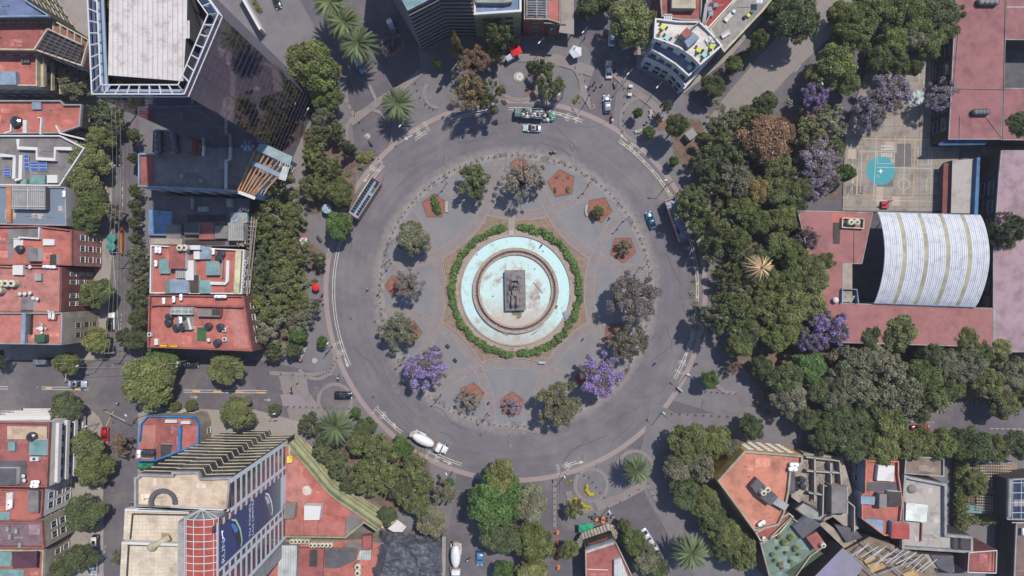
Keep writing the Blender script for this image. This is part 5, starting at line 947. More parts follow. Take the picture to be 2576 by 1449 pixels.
# ---- blue house
f1=bld('house','low house with bright blue parapets and red roof sections beside the chevron tower',[(352,1066),(370,1045),(490,1048),(500,1070),(500,1118),(390,1160),(343,1160)],7,red2,stonew,win=dict(sp=3,w=1.4),parm=blue,pw=.35)
flatp(f1,'roof_panel',[(352,1070),(392,1070),(390,1113),(350,1113)],6.24,pink); sub(f1,'roof_box',[(350,1113),(388,1114),(388,1130),(349,1129)],6.2,7.2,beige,top=red); sub(f1,'tank_platform',[(342,1131),(388,1133),(387,1156),(341,1155)],6.2,7.3,blue,top=rm('terracotta',0)); flatp(f1,'roof_panel',[(460,1072),(500,1072),(495,1112),(455,1135)],6.25,red); sub(f1,'light_well',[(404,1117),(435,1118),(427,1150),(404,1150)],6.2,6.8,whit,top=dark)
for y in (1058,1062): wallp(f1,[(415,y),(445,y)],6.2,7.1,.35,whit); wallp(f1,[(455,y+3),(478,y+3)],6.2,7.1,.35,whit)
wallp(f1,[(452,1072),(450,1136)],6.2,7.1,.6,blue)
for x in (366,375,383): tank(x,1139,7.3,'black water tank in the row on the blue edged platform','three black tanks on the blue platform',.8)
gtank(354,1140,7.3,PI/2,'white upright looking gas tank left of the three tanks on the blue platform',None,2)
o=thing('tarpaulin','green tarpaulin draped below the blue edged platform','tarpaulin',W(367,1170,3)); m=MB(); k=8; vs=[W(345+42*i/k,1157+24*j/k*(1-.25*i/k),3+.5*math.sin(i*1.3)*math.cos(j)+(k-j)*.15) for j in range(k+1) for i in range(k+1)]; m.add(vs,[(j*(k+1)+i,j*(k+1)+i+1,(j+1)*(k+1)+i+1,(j+1)*(k+1)+i) for j in range(k) for i in range(k)]); m.build('sheet',rm('green_tarp',(66,142,116),var=.1),o)
# ---- chevron tower with billboard
HG=39.4; H2=45.7; HR=8.0
gp=[(337,1201),(346,1199),(346,1193),(431,1195),(431,1187),(498,1187),(505,1203),(580,1201),(572,1284),(560,1290),(337,1277)]
gt=bld('office_tower','tall office tower with chevron balconies, white slotted side wall and a running shoe billboard',gp,HG,cream2,dark,par=.9,pw=.4,parm=wallg)
P_=ccw([Vector((*W(x,y,HG)[:2],0)) for x,y in gp])
north=[Vector((*W(x,y,HG)[:2],0)) for x,y in gp[:8]]
for k in range(14):
    z=1.2+k*2.75; b=MB(); off=[p+Vector((.0,.1,0)) for i,p in enumerate(north)]; b.strip(off,.16,z+.2,h=.2); b.build('balcony_slab',beige,gt)
for k in range(13):
    z=2.35+k*2.75; b=MB(); vs=[(p.x,p.y+.05,zz) for zz in (z,z+1.3) for p in north]; n_=len(north); b.add(vs,[(i,i+1,n_+i+1,n_+i) for i in range(n_-1)]); b.build('window_band',glass,gt)
# volume 2
def Wb(yb,z,xo=0): # point on the east wall plane (base measured at roof level HR)
    return Vector((W(717,1200,HR).x+xo, -(yb-CY)*.1*(H-HR)/H, z))
xe=W(572,1284,HG).x; ex=W(580,1201,HG).x
yN=W(580,1201,HG).y; yM=W(572,1284,HG).y; yS=yM-14
b=MB(); xw=W(316,1290,36).x; b.prism([(xw,yM),(xe-.35,yM),(xe-.35,yS-8),(xw-.6,yS-8)],0,35,top=False); b.build('wall',wallg,gt)
b=MB(); b.prism([(xe-7.1,yM-.4),(xe-.35,yM-.4),(xe-.35,yS-8),(xe-7.1,yS-8)],35,H2-1.2,top=True); b.build('upper_wall',wallg,gt)
sub(gt,'tiled_terrace',[(314,1281),(478,1285),(456,1364),(310,1357)],34,36,whit,top=cream); sub(gt,'tiled_terrace',[(306,1364),(452,1368),(450,1480),(300,1480)],34,37.2,whit,top=cream)
for pts,z in (([(330,1294),(476,1297)],36),([(332,1294),(326,1357)],36),([(320,1372),(450,1375)],37.2),([(322,1372),(316,1470)],37.2)):
    wallp(gt,pts,z,z+.6,.12,greyd,'railing')
wallp(gt,[(314,1283),(476,1287)],36,36.9,.5,whit); wallp(gt,[(307,1366),(452,1371)],37.2,38,.5,whit); wallp(gt,[(340,1277),(575,1284)],HG-.9,HG,.4,whit)
b=MB(); b.tube(W(428,1352,37),W(385,1374,38),.6,n=10); b.ball(W(383,1376,38),.9,10,6); b.build('vent_pipe',beige,gt); sub(gt,'terrace_patch',[(406,1340),(426,1341),(425,1358),(405,1357)],36,36.06,rm('bare_concrete',(170,148,128)))
b=MB(); c0=W(417,1258,HG-.9)
for i in range(18):
    a=PI*1.15*i/17-.1; p=c0+Vector((2.6*math.cos(a)*.9,2.2*math.sin(a),1.2)); b.box(p,(.9,.45,.12),a+.2)
b.build('spiral_stair',greyd,gt)
# red barrel roof with white hoops
br=MB(); hp=MB(); yy0=yM-1.2; xc=xe-5.4
A0=W(500,1308,H2); 
for i in range(13):
    a=PI*i/12; 
rr0=3.1; xc=W(500,1308,H2).x; y0_=W(500,1308,H2).y
secs=[[(xc+rr0*math.cos(PI*i/12),y0_-j*2.0,H2-1.2+.9*math.sin(PI*i/12)) for i in range(13)] for j in range(8)]
br.loft(secs,closed=False,caps=False); br.build('barrel_roof',rm('barrel_red',(178,84,72),var=.06),gt)
for j in range(0,15):
    q=[Vector((xc+(rr0+.05)*math.cos(PI*i/10),y0_-j*1.35,H2-1.1+1.15*math.sin(PI*i/10))) for i in range(11)]
    for a,c in zip(q,q[1:]): hp.tube(a,c,.08,n=4)
for i in (0,2,4,6,8,10):
    a=Vector((xc+(rr0+.05)*math.cos(PI*i/10),y0_,H2-1.1+1.15*math.sin(PI*i/10))); hp.tube(a,a+Vector((0,-19,0)),.08,n=4); hp.tube(a,Vector((xc,y0_+1.6,H2-1.3)),.06,n=4)
hp.build('hoop_frame',wf,gt)
# east wall with slots and billboard
b=MB(); x0=ex+.02; T_=.1
uN=yN-.2; uS=yN-22.6*.953
def face(ya,yb,za,zb): b.box((x0+T_/2,(ya+yb)/2,(za+zb)/2),(T_,abs(ya-yb),zb-za))
EW=rm('slotted_wall',(218,218,222),var=.04,stain=None)
cols=[(uN,.9,'f'),(uN-.9,4.9,'w'),(uN-5.8,.8,'f'),(uN-6.6,1.2,'s'),(uN-7.8,.4,'f')]
zt=lambda y: HG if y>yM-.1 else H2
L0=uN; segs=[('f',.9),('w',4.8),('f',.8),('s',1.3),('f',8.1),('s',1.2),('f',.8),('w',4.6),('f',.9)]; y=uN
slotg=paint('slot_glass',(.05,.035,.05),.2)
for kind,ln in segs:
    ztop=HG if y-ln/2>yM else H2; 
    if kind=='f': face(y,y-ln,HR-2,ztop)
    else:
        nfl=int((ztop-HR+1)/2.75)
        for k in range(nfl+1):
            z=HR-1.5+k*2.75; face(y,y-ln,z,min(z+.95,ztop)); slots=MB(); slots.box((x0+.06,y-ln/2,z+1.85),(.05,ln,1.8)); slots.build('window',slotg,gt)
    y-=ln
b.build('slotted_wall',EW,gt); 
# billboard
bm_,nt_,bs_=nodes('billboard_print'); gq=nt_.nodes.new('ShaderNodeNewGeometry'); sp_=nt_.nodes.new('ShaderNodeSeparateXYZ'); nt_.links.new(gq.outputs['Position'],sp_.inputs[0]); mr_=nt_.nodes.new('ShaderNodeMapRange'); nt_.links.new(sp_.outputs['Z'],mr_.inputs['Value']); mr_.inputs['From Min'].default_value=10; mr_.inputs['From Max'].default_value=34
rp_=nt_.nodes.new('ShaderNodeValToRGB'); rp_.color_ramp.elements[0].color=(*C(122,142,142),1); rp_.color_ramp.elements[1].color=(*C(60,72,122),1); e_=rp_.color_ramp.elements.new(.45); e_.color=(*C(70,72,108),1); nt_.links.new(mr_.outputs[0],rp_.inputs[0]); nt_.links.new(rp_.outputs[0],bs_.inputs['Base Color']); bs_.inputs['Roughness'].default_value=.6
bo=thing('billboard','long blue running shoe billboard hung on the slotted side wall of the tower','billboard',(x0+T_+.1,uN-12,HR+2))
bx=x0+T_+.08; ya=uN-7.6; yb=ya-7.6; z0b,z1b=HR+3.4,H2-.6
b=MB(); b.box((bx,(ya+yb)/2,(z0b+z1b)/2),(.1,ya-yb,z1b-z0b)); b.build('panel',bm_,bo); fx=bx+.07
pw_=paint('print_white',(.6,.62,.66),.5,0,0); b=MB()
ux=(0,1,0); uz_=(0,0,1)
text_into(b,'RUN',(fx,yb+.3,z1b-2.5),ux,uz_,2.15,0); text_into(b,'TU PONES',(fx,yb+.5,z0b+(z1b-z0b)*.545),ux,uz_,1.5,0); text_into(b,'LOS LIMITES',(fx,yb+.3,z0b+(z1b-z0b)*.498),ux,uz_,1.4,0); text_into(b,'. . . . . . . .',(fx,yb+1.3,z0b+(z1b-z0b)*.47),ux,uz_,.7,0)
for pts,w_ in (([(4.7,-2.3),(5.2,-1.6),(5.9,-1.2),(6.7,-1.05)],.2),([(5.3,-1.5),(5.0,-1.35)],.12),([(6.2,-1.1),(6.5,-1.7)],.12)):
    for p,q in zip(pts,pts[1:]): b.tube((fx+.01,yb+p[0],z1b+p[1]),(fx+.01,yb+q[0],z1b+q[1]),w_*.5,n=4)
b.build('lettering',pw_,bo)
def shoe(zc,s,flip,m1,m2,m3):
    def P(u,v): return (fx,(ya+yb)/2+u*s,zc+v*s)
    prof=[(-3.0,-1.6),(-2.2,-2.0),(0,-1.2),(2.2,.6),(3.0,2.3),(2.4,2.8),(1.5,2.2),(.4,1.6),(-1.2,.2),(-2.6,-.4)]
    b=MB(); b.add([P(*p) for p in prof],[tuple(range(len(prof)))]); b.build('shoe_print',m1,bo)
    sl=[(-3.2,-1.9),(-2.2,-2.5),(.2,-1.7),(2.5,.3),(3.2,2.3),(3.0,2.4),(2.2,.6),(0,-1.25),(-2.2,-2.05),(-3.0,-1.6)]
    b=MB(); b.add([(fx+.012,*P(*p)[1:]) for p in sl],[tuple(range(len(sl)))]); b.build('shoe_sole',m2,bo)
    up=[(.2,-.6),(1.6,.6),(2.5,2.2),(2.1,2.5),(1.2,1.6),(.2,.8)]
    b=MB(); b.add([(fx+.015,*P(*p)[1:]) for p in up],[tuple(range(len(up)))]); b.build('shoe_panel',m3,bo)
shoe(z0b+(z1b-z0b)*.76,1.12,1,paint('print_dark',(.02,.025,.035),.5,0,0),paint('print_lime',(.35,.5,.35),.5,0,0),paint('print_blue',(.06,.16,.5),.5,0,0))
shoe(z0b+(z1b-z0b)*.23,1.0,1,paint('print_grey',(.12,.11,.12),.5,0,0),pw_,paint('print_pale',(.35,.4,.5),.5,0,0))
# ---- red roof with curved olive facade
cur=[(724,1118),(784,1187),(831,1242),(894,1287),(956,1330)]
import itertools
def crv(pts,n=6):
    out=[]
    for i in range(len(pts)-1):
        p0=pts[max(i-1,0)];p1=pts[i];p2=pts[i+1];p3=pts[min(i+2,len(pts)-1)]
        for j in range(n):
            t=j/n; out.append(tuple(.5*((2*p1[k])+(-p0[k]+p2[k])*t+(2*p0[k]-5*p1[k]+4*p2[k]-p3[k])*t*t+(-p0[k]+3*p1[k]-3*p2[k]+p3[k])*t**3) for k in(0,1)))
    return out+[pts[-1]]
cv=crv(cur)
h1=bld('building','wedge shaped red roofed building with a long curved olive facade',cv+[(948,1338),(916,1316),(869,1354),(711,1352),(712,1122)],HR,red,beigeg,par=.6,pw=.35,parm=beigeg)
cw=[Vector((*W(x,y,HR)[:2],0)) for x,y in cv]
for k,z in enumerate((1.0,3.3,5.6)):
    b=MB(); nn=[];
    for i,p in enumerate(cw):
        d_=(cw[min(i+1,len(cw)-1)]-cw[max(i-1,0)]).normalized(); nn.append(p+Vector((-d_.y,d_.x,0))*.45)
    b.strip(nn,.9,z+.45,h=.45); b.build('ledge',beigeg,h1)
for i in range(0,len(cw)-1):
    a=cw[i];q=cw[i+1]; windows(h1,q,a,(6.0-.1,3.6,1.4),1.9,1.7,1.1,whit,marg=.05)
flatp(h1,'grey_roof_area',[(878,1294),(893,1292),(914,1314),(868,1350),(871,1308)],HR-.56,greyr); flatp(h1,'worn_circle',[(772+12*math.cos(t*PI/8),1234+12*math.sin(t*PI/8)) for t in range(16)],HR-.555,rm('worn_pale',(214,196,184)))
flatp(h1,'worn_area',[(716,1135),(735,1140),(765,1200),(790,1235),(760,1280),(718,1255)],HR-.565,pink)
sub(h1,'roof_hut',[(765,1272),(808,1273),(803,1308),(765,1309)],HR-.6,HR+1.6,whit,top=whit); sub(h1,'roof_hut',[(715,1270),(742,1270),(739,1305),(713,1305)],HR-.6,HR+1.8,stonew,top=greyr); sub(h1,'roof_box',[(722,1148),(736,1146),(735,1163),(721,1166)],HR-.6,HR+.6,rm('yellow_box',(232,204,90))); b=MB(); b.tube(W(728,1120,HR+.3),W(728,1148,HR+.3),.2); b.build('duct',beige,h1); [(lambda b:(b.tube(W(*p,HR-.4),W(*q,HR-.4),.06,n=4),b.build('conduit',red2,h1)))(MB()) for p,q in (((764,1309),(764,1350)),((802,1290),(870,1303)),((870,1304),(868,1350)),((800,1309),(800,1350)))]
flatp(h1,'faded_band',[(715,1312),(868,1314),(866,1346),(714,1346)],HR-.57,rm('faded_red',(180,112,104)))
# ---- roofs at the bottom edge
i1=bld('building','low roofs in red and grey with a white ribbed shed at the bottom edge',[(640,1432),(713,1356),(868,1358),(905,1356),(985,1370),(960,1480),(600,1480)],5,red,stonew,par=.5,parm=greyr)
sub(i1,'ribbed_shed',[(702,1372),(747,1372),(745,1452),(698,1452)],4.5,7,wallg,top=metal); sub(i1,'roof_section',[(748,1378),(815,1380),(812,1452),(748,1452)],4.5,5.2,red2); sub(i1,'roof_section',[(818,1382),(896,1384),(892,1412),(848,1430),(817,1430)],4.5,6.2,stonew,top=greyd); sub(i1,'light_well',[(779,1384),(798,1384),(797,1426),(778,1426)],5.2,5.9,wallg,top=dark); sub(i1,'metal_sheet',[(905,1385),(935,1384),(932,1408),(898,1408)],4.5,5.8,metal); flatp(i1,'grey_roof_area',[(872,1365),(902,1362),(930,1380),(900,1383),(870,1380)],4.56,greyr); sub(i1,'roof_box',[(912,1348),(935,1347),(934,1383),(911,1383)],4.5,6,red2)
for i in range(11): ctank(738+i*9.6,1358+(9 if i>4 else 0),6,'cream water tank in the long row below the wedge shaped red roof','long row of cream tanks',.62)
for i,(x,y) in enumerate(((903,1420),(903,1435))): ctank(x,y,5,'cream tank by the black tarpaulin at the bottom edge','cream tanks by the black tarpaulin',.8)
tk=thing('tarpaulin','huge crumpled black tarpaulin covering a building site at the bottom edge','tarpaulin',W(1020,1400,6)); m=MB(); k=34
def quadp(u,v): 
    ax,ay=960+u*150,1333+u*20; bx_,by=915+u*200,1480; return (ax+(bx_-ax)*v,ay+(by-ay)*v)
from mathutils import noise as _nz
vs=[]
for j in range(k+1):
    for i in range(k+1):
        x,y=quadp(i/k,j/k); p=W(x,y,6); n_=_nz.noise(Vector((p.x*.35,p.y*.35,0)))*1.3+_nz.noise(Vector((p.x*.9+5,p.y*.9,2)))*.7+abs(_nz.noise(Vector((p.x*.5,p.y*1.3,7))))*.8; e=min(i,k-i,j,6)/6; vs.append(W(x,y,3+e*4.5+n_*1.2))
m.add(vs,[(j*(k+1)+i,j*(k+1)+i+1,(j+1)*(k+1)+i+1,(j+1)*(k+1)+i) for j in range(k) for i in range(k)]); m.build('sheet',tarp,tk,smooth=False)
m=MB(); [m.tube(W(x,y,0),W(x,y,7),.12) for x,y in ((965,1345),(1100,1360),(1105,1440),(940,1440))]; m.build('post',dark,tk)
o=thing('shelter','white sheet roof beside the black tarpaulin and the dark tree','shelter',W(1000,1325,0)); m=MB(); m.prism([W(*p,4) for p in ((975,1330),(1000,1308),(1022,1325),(1012,1338),(990,1338))],3.8,4); m.build('roof',whit,o); m=MB(); [m.tube(W(x,y,0),W(x,y,3.8),.08) for x,y in ((980,1330),(1000,1312),(1018,1325))]; m.build('post',black,o)
o=bld('wall','narrow grey concrete wall with walkway along the lane at the bottom edge',[(1112,1350),(1122,1350),(1120,1480),(1110,1480)],3,conc,conc,par=0,cat='wall')
# ---- striped awning building
j1=bld('building','red roofed restaurant with a fan shaped striped awning and dark signboard',[(1472,1384),(1546,1360),(1552,1368),(1606,1480),(1474,1480)],8,red2,dark,par=.5,parm=stonew)
aw=[(1446,1390),(1446,1372),(1463,1341),(1528,1317),(1546,1322),(1560,1352)]; ai=[(1464,1378),(1464,1372),(1467,1357),(1534,1334),(1538,1338),(1546,1358)]
for i in range(len(aw)-1):
    n_=max(1,int(math.hypot(aw[i+1][0]-aw[i][0],aw[i+1][1]-aw[i][1])/4)); b=MB(); b.cur=0
    for j in range(n_):
        t0,t1=j/n_,(j+1)/n_; L4=lambda A,t,k,z:W(A[k][0]+(A[k+1][0]-A[k][0])*t,A[k][1]+(A[k+1][1]-A[k][1])*t,z); q=[L4(aw,t0,i,3.2),L4(aw,t1,i,3.2),L4(ai,t1,i,4.0),L4(ai,t0,i,4.0)]; b.cur=j%2; b.add(q,[(0,1,2,3)])
    b.build('awning',[rm('awning_cream',(176,166,148)),rm('awning_dark',(124,114,106))],j1)
flatp(j1,'silver_sheet',[(1474,1387),(1546,1363),(1549,1368),(1475,1392)],7.56,metal)
Pj=W(1472,1384,8);Qj=W(1546,1360,8); dj=(Qj-Pj).normalized(); nj=Vector((-dj.y,dj.x,0)); aj=math.atan2(dj.y,dj.x)
b=MB(); b.box((Pj+Qj)/2+nj*.12+Vector((0,0,-.9)),(7.0,.14,1.0),aj); b.build('silver_panel',bluel,j1)
b=MB(); rr=random.Random(4)
for i in range(13): p=Pj+dj*(1.2+i*.38)+nj*.16+Vector((0,0,-2.4)); b.box(p,(.08,.12,.75),aj); b.box(p+dj*.12+Vector((0,0,(i%3-1)*.28)),(.2,.12,.12),aj)
b.build('sign_letters',rm('orange_letters',(228,124,60),var=.04),j1)
sub(j1,'roof_hut',[(1545,1410),(1562,1404),(1580,1452),(1545,1462)],7.2,8.6,whit,top=metal); wallp(j1,[(1478,1432),(1530,1434)],7.2,7.6,.15,whit)
# ---- orange roof building
k1=bld('building','angular building with a wide flat orange roof and yellow upper facade',[(1805,1209),(1873,1134),(2021,1146),(2019,1168),(1992,1175),(1986,1237),(1975,1290),(1960,1322),(1898,1337)],11,orange,yel,win=dict(sp=2.4,w=1.3,h=.5,fl=1.9,nx=.6),par=.7,pw=.45,parm=stonew)
sub(k1,'plant_room',[(1888,1222),(1905,1203),(1958,1250),(1940,1272),(1910,1250)],10.3,12.2,red2,top=greyd); ctank(1916,1236,12.2,'left cream tank on the dark plant room of the orange roof'); ctank(1926,1228,12.2,'right cream tank on the dark plant room of the orange roof'); sub(k1,'stair_slab',[(1945,1245),(1985,1270),(1975,1285),(1935,1262)],10.3,12,wallg)
for x,y,rz in ((1994,1167,0),(1991,1178,0)): gtank(x,y,10.5,rz,'white gas tank in the pair by the right corner of the orange roof','gas tanks on the orange roof',2.2)
gtank(1913,1314,10.5,.6,'white gas tank at the bottom corner of the orange roof',None,2)
k2=bld('building','small dark red roofs with a skylight below the orange roof',[(1900,1340),(1935,1322),(1985,1290),(1998,1300),(1960,1345),(1925,1362),(1912,1360)],9,red2,brown,par=.6,parm=beige); dish(1918,1350,8.5,'white satellite dish on the small dark red roof')
k3=bld('building','green floored roof garden with planters and a brown pavilion at the lower right',[(1912,1366),(1928,1360),(1990,1300),(2035,1330),(2080,1372),(2040,1400),(1990,1470),(1940,1470)],9,greenr,dark,par=.7,parm=stonew)
sub(k3,'pavilion',[(2028,1352),(2055,1338),(2077,1368),(2053,1386)],8.3,10.2,brown,top=red2); ctank(2066,1368,10.2,'cream water tank on the brown pavilion of the green roof garden',None,.6); sub(k3,'glazed_roof',[(1995,1325),(2030,1300),(2066,1320),(2020,1355)],8.3,9.6,bluel,top=greyd)
for i,(x,y,r_) in enumerate(((1975,1365,11),(1992,1352,12),(2004,1380,11),(1960,1378,7),(1946,1395,8),(1980,1390,6),(1992,1412,7),(1952,1410,7),(2012,1395,6),(1965,1420,9),(1962,1350,8))):
    frondplant(x,y,9.2,r_*.8,'potted plant on the green roof garden',GC['gr'],'pots on the green roof garden')
flatp(k3,'planting_strip',[(1975,1440),(2060,1385),(2072,1392),(1990,1452)],8.38,rm('dark_planting',(74,88,66))); hedge('shrub',[(1967,1429),(1968,1431)],.9,.9,C(190,30,160,1.2),'magenta flowering bush at the corner of the green roof garden','shrub',z=8.5,den=260)
o=thing('grey_roof','long grey roof with faded violet paint at the bottom edge right of the roof garden','roof',W(2100,1440,0)); 
k4=o; sub(k4,'wall_block',[(2030,1470),(2120,1378),(2172,1425),(2130,1490)],0,9,dark,top=rm('violet_roof',(134,130,142),stain=(C(142,130,162),.35,.5,.62)))
k5=thing('roof_skeleton','exposed white and timber roof beams over a half demolished house at the bottom right','roof frame',W(2230,1430,0)); sub(k5,'wall_block',[(2125,1385),(2188,1350),(2330,1400),(2380,1480),(2180,1480)],0,6,dark,top=rm('bare_floor',(136,118,100)))
rr=random.Random(12); sg=[]
for i in range(15):
    t=i/15; x=2140+t*190; y=1400+t*40+rr.uniform(-6,6); sg.append(((x,y,8.2),(x+40+rr.uniform(-8,8),y-30+rr.uniform(-5,5),8.4)))
bars(k5,'rafter',sg,.1,wf); bars(k5,'beam',[((2135,1390,8),(2240,1480,8)),((2172,1362,8),(2300,1470,8)),((2240,1375,8),(2345,1440,8)),((2190,1420,8),(2290,1390,8)),((2210,1445,8),(2330,1400,8))],.16,wallg); sub(k5,'floor_patch',[(2172,1410),(2215,1395),(2230,1425),(2195,1440)],6,6.5,rm('plywood',(196,160,112))); sub(k5,'floor_patch',[(2270,1445),(2300,1430),(2320,1460),(2290,1475)],6,6.5,rm('plywood',0))
# ---- derelict courtyard
l1=thing('ruin','roofless derelict concrete rooms with debris right of the orange roof','ruin',W(2060,1230,0))
sub(l1,'wall_block',[(2022,1140),(2120,1150),(2150,1260),(2160,1330),(2120,1345),(1990,1250),(2000,1180)],0,5,stonew,top=rm('debris_floor',(166,154,142)))
for p in ([(2028,1150),(2112,1160),(2118,1230),(2072,1222),(2070,1300)],[(2050,1150),(2050,1260)],[(2030,1185),(2112,1190)],[(2090,1165),(2092,1222)],[(2035,1240),(2068,1245)],[(2118,1230),(2132,1224),(2132,1292),(2092,1298)],[(2132,1260),(2150,1275),(2150,1338)]): wallp(l1,p,5,7.0,.3,conc_l)
sub(l1,'room',[(2092,1222),(2130,1225),(2130,1290),(2092,1292)],5,8.5,stonew,top=greyr); sub(l1,'room',[(1968,1195),(2000,1186),(2000,1240),(1975,1248)],5,8,stonew,top=greyd)
b=MB()
for i in range(420): p=W(rr.uniform(2018,2068),rr.uniform(1240,1300),5.1) if i%2 else W(rr.uniform(2030,2112),rr.uniform(1155,1240),5.1); b.box(p,(rr.uniform(.2,2.0),rr.uniform(.08,.3),.12),rr.uniform(0,3),(rr.uniform(-.3,.3),0))
b.build('rubble',wg,l1)
for x,y in ((2014,1205),(2016,1222),(2108,1284)): tank(x,y,6.5,'dark water tank standing on the derelict walls','tanks on the derelict walls',.85)
flat_=bld('building','low grey sheet roofs wedged between the ruin and the roof garden',[(2022,1262),(2048,1275),(2078,1300),(2068,1312),(2034,1308),(1998,1280)],6,wallg,dark,par=.3)
l2=thing('ruin','sloping dark glass and concrete shed roofs above the half demolished house','ruin',W(2110,1340,0)); sub(l2,'wall_block',[(2060,1318),(2095,1300),(2150,1345),(2155,1362),(2125,1380)],0,5,dark,top=stonew); sub(l2,'shed_roof',[(2100,1320),(2150,1330),(2170,1352),(2130,1366)],5,6,dark,top=greyd)
# ---- M house
m1=bld('house','red terraced house with a white awning and blue walls right of the ruin',[(2178,1158),(2262,1160),(2262,1195),(2272,1262),(2265,1330),(2290,1350),(2225,1348),(2168,1305),(2168,1245),(2176,1240)],9,red,bluel,win=dict(sp=3,w=1.4),parm=orange)
flatp(m1,'grey_terrace',[(2180,1213),(2260,1213),(2258,1236),(2180,1236)],8.24,greyd); sub(m1,'awning_roof',[(2210,1170),(2250,1172),(2249,1211),(2206,1209)],8.2,9.5,whit,top=whit); sub(m1,'roof_hut',[(2166,1248),(2202,1250),(2200,1270),(2166,1268)],8.2,9.3,wallg,top=bluel); sub(m1,'roof_hut',[(2213,1243),(2231,1244),(2231,1278),(2212,1277)],8.2,10.4,greyr); sub(m1,'stairwell',[(2236,1236),(2268,1238),(2268,1274),(2236,1274)],8.2,9.6,whit,top=dark); sub(m1,'blue_wall',[(2172,1305),(2222,1308),(2222,1345)],6,8.9,bluel); sub(m1,'terracotta_shed',[(2244,1313),(2288,1318),(2288,1357),(2242,1354)],8.2,9.8,bluel,top=rm('tile_red',(186,86,78),grid=(0,.5),gridcol=C(140,60,56)))
n1=bld('building','pale concrete flat roof enclosed by a high parapet with a white awning',[(2275,1194),(2290,1200),(2382,1218),(2382,1345),(2448,1350),(2448,1392),(2269,1381),(2272,1240)],8,conc_l,dark,par=1.1,pw=.55,parm=wallg)
sub(n1,'awning_roof',[(2280,1264),(2334,1271),(2331,1314),(2278,1309)],6.9,8.6,whit,top=rm('white_sheet',(226,230,218),grid=(0,1.2),gridcol=C(190,196,180),var=.04)); wallp(n1,[(2320,1317),(2318,1362)],6.9,7.5,.25,red2); sub(n1,'stair_well',rect(2400,1348,2410,1385),6.9,7.9,wallg,top=dark); sub(n1,'stair_well',rect(2418,1350,2442,1386),6.9,7.9,wallg,top=dark)
o=thing('gravel_heap','round grey gravel heap on the pale concrete roof','gravel heap',W(2293,1230,6.9)); m=LM(); m.ball((0,0,0),(1.2,1.1,.7),14,8,0); m.build('heap',greyr,o)
n2=bld('building','brown gravel topped roof with concrete parapet above the pale concrete roof',[(2278,1150),(2358,1150),(2376,1155),(2376,1200),(2275,1192)],6,rm('brown_gravel',(138,122,110)),stonew,par=.6,parm=wallg)
o=bld('building','beige yard roofs under the pale concrete roof at the bottom right',[(2290,1392),(2400,1398),(2400,1440),(2310,1420)],5,stonew,dark,par=0)
sub(o,'dark_roof',[(2340,1396),(2398,1398),(2398,1445),(2362,1430)],5,5.4,greyd)
o1=thing('pergola_garden','walled garden with slatted timber pergolas beside the tall narrow hedge','garden',W(2490,1220,0))
sub(o1,'garden_floor',[(2412,1155),(2560,1160),(2560,1310),(2412,1310)],0,.6,stonew,top=rm('deck_brown',(148,130,116),grid=(.7,.0),gridcol=C(110,96,88)))
bars(o1,'slat',[((2470+i*6,1165,3),(2470+i*6,1240,3)) for i in range(12)]+[((2465,1170+i*7,3.1),(2545,1172+i*7,3.1)) for i in range(11)],.09,rm('pale_timber',(190,172,152),var=.06)); bars(o1,'slat',[((2460+i*6,1245,3),(2460+i*6,1285,3)) for i in range(8)]+[((2455,1248+i*7,3.1),(2505,1250+i*7,3.1)) for i in range(6)],.09,rm('pale_timber',0))
b=MB(); [b.tube(W(x,y,.6),W(x,y,3),.1) for x,y in ((2470,1167),(2540,1170),(2470,1238),(2540,1240),(2460,1283),(2503,1283))]; b.build('post',wg,o1); sub(o1,'skylight',rect(2426,1205,2438,1218),.6,3.2,whit,top=bluel); wallp(o1,[(2412,1155),(2480,1162),(2545,1163)],0,3.4,.5,wallg,'garden_wall'); sub(o1,'shed_roof',[(2425,1270),(2480,1274),(2480,1292),(2425,1290)],.6,2.5,wallg,top=teal); sub(o1,'white_box',rect(2505,1268,2518,1280),.6,2.4,whit)
o2=bld('building','dark glazed grid roof with a thick white pipe at the right edge',[(2536,1206),(2640,1200),(2640,1310),(2534,1308)],8,paint('dark_glazing',(.02,.025,.05),.15),dark,par=.5,parm=wallg); bars(o2,'glazing_bar',[((2545,1215+i*25,8.1),(2640,1213+i*25,8.1)) for i in range(5)]+[((2548+i*22,1206,8.1),(2547+i*22,1305,8.1)) for i in range(5)],.08,wf); b=MB(); b.tube(W(2540,1205,8.6),W(2538,1300,8.6),.45,n=10); b.build('pipe',wallg,o2)
o3=bld('building','red terrace house with white railing at the bottom right corner',[(2438,1388),(2508,1383),(2506,1442),(2435,1440)],8,red2,brown,par=.3,parm=brown); bars(o3,'railing',[((2438,1390,8.8),(2508,1385,8.8)),((2508,1385,8.8),(2506,1442,8.8)),((2506,1442,8.8),(2435,1440,8.8)),((2435,1440,8.8),(2438,1390,8.8))],.12,wf); flatp(o3,'red_roof_area',[(2488,1388),(2505,1387),(2503,1438),(2486,1437)],7.76,red)
o4=bld('building','brown ribbed roof strip on the right edge below the glazed grid roof',[(2556,1316),(2640,1310),(2640,1480),(2550,1480)],7,rm('brown_ribbed',(128,104,98),grid=(.5,0)),dark,par=.4,parm=wallg); gtank(2507+64*.98,1335,6.8,PI/2,'white gas tank at the top of the brown ribbed roof',None,1.8)
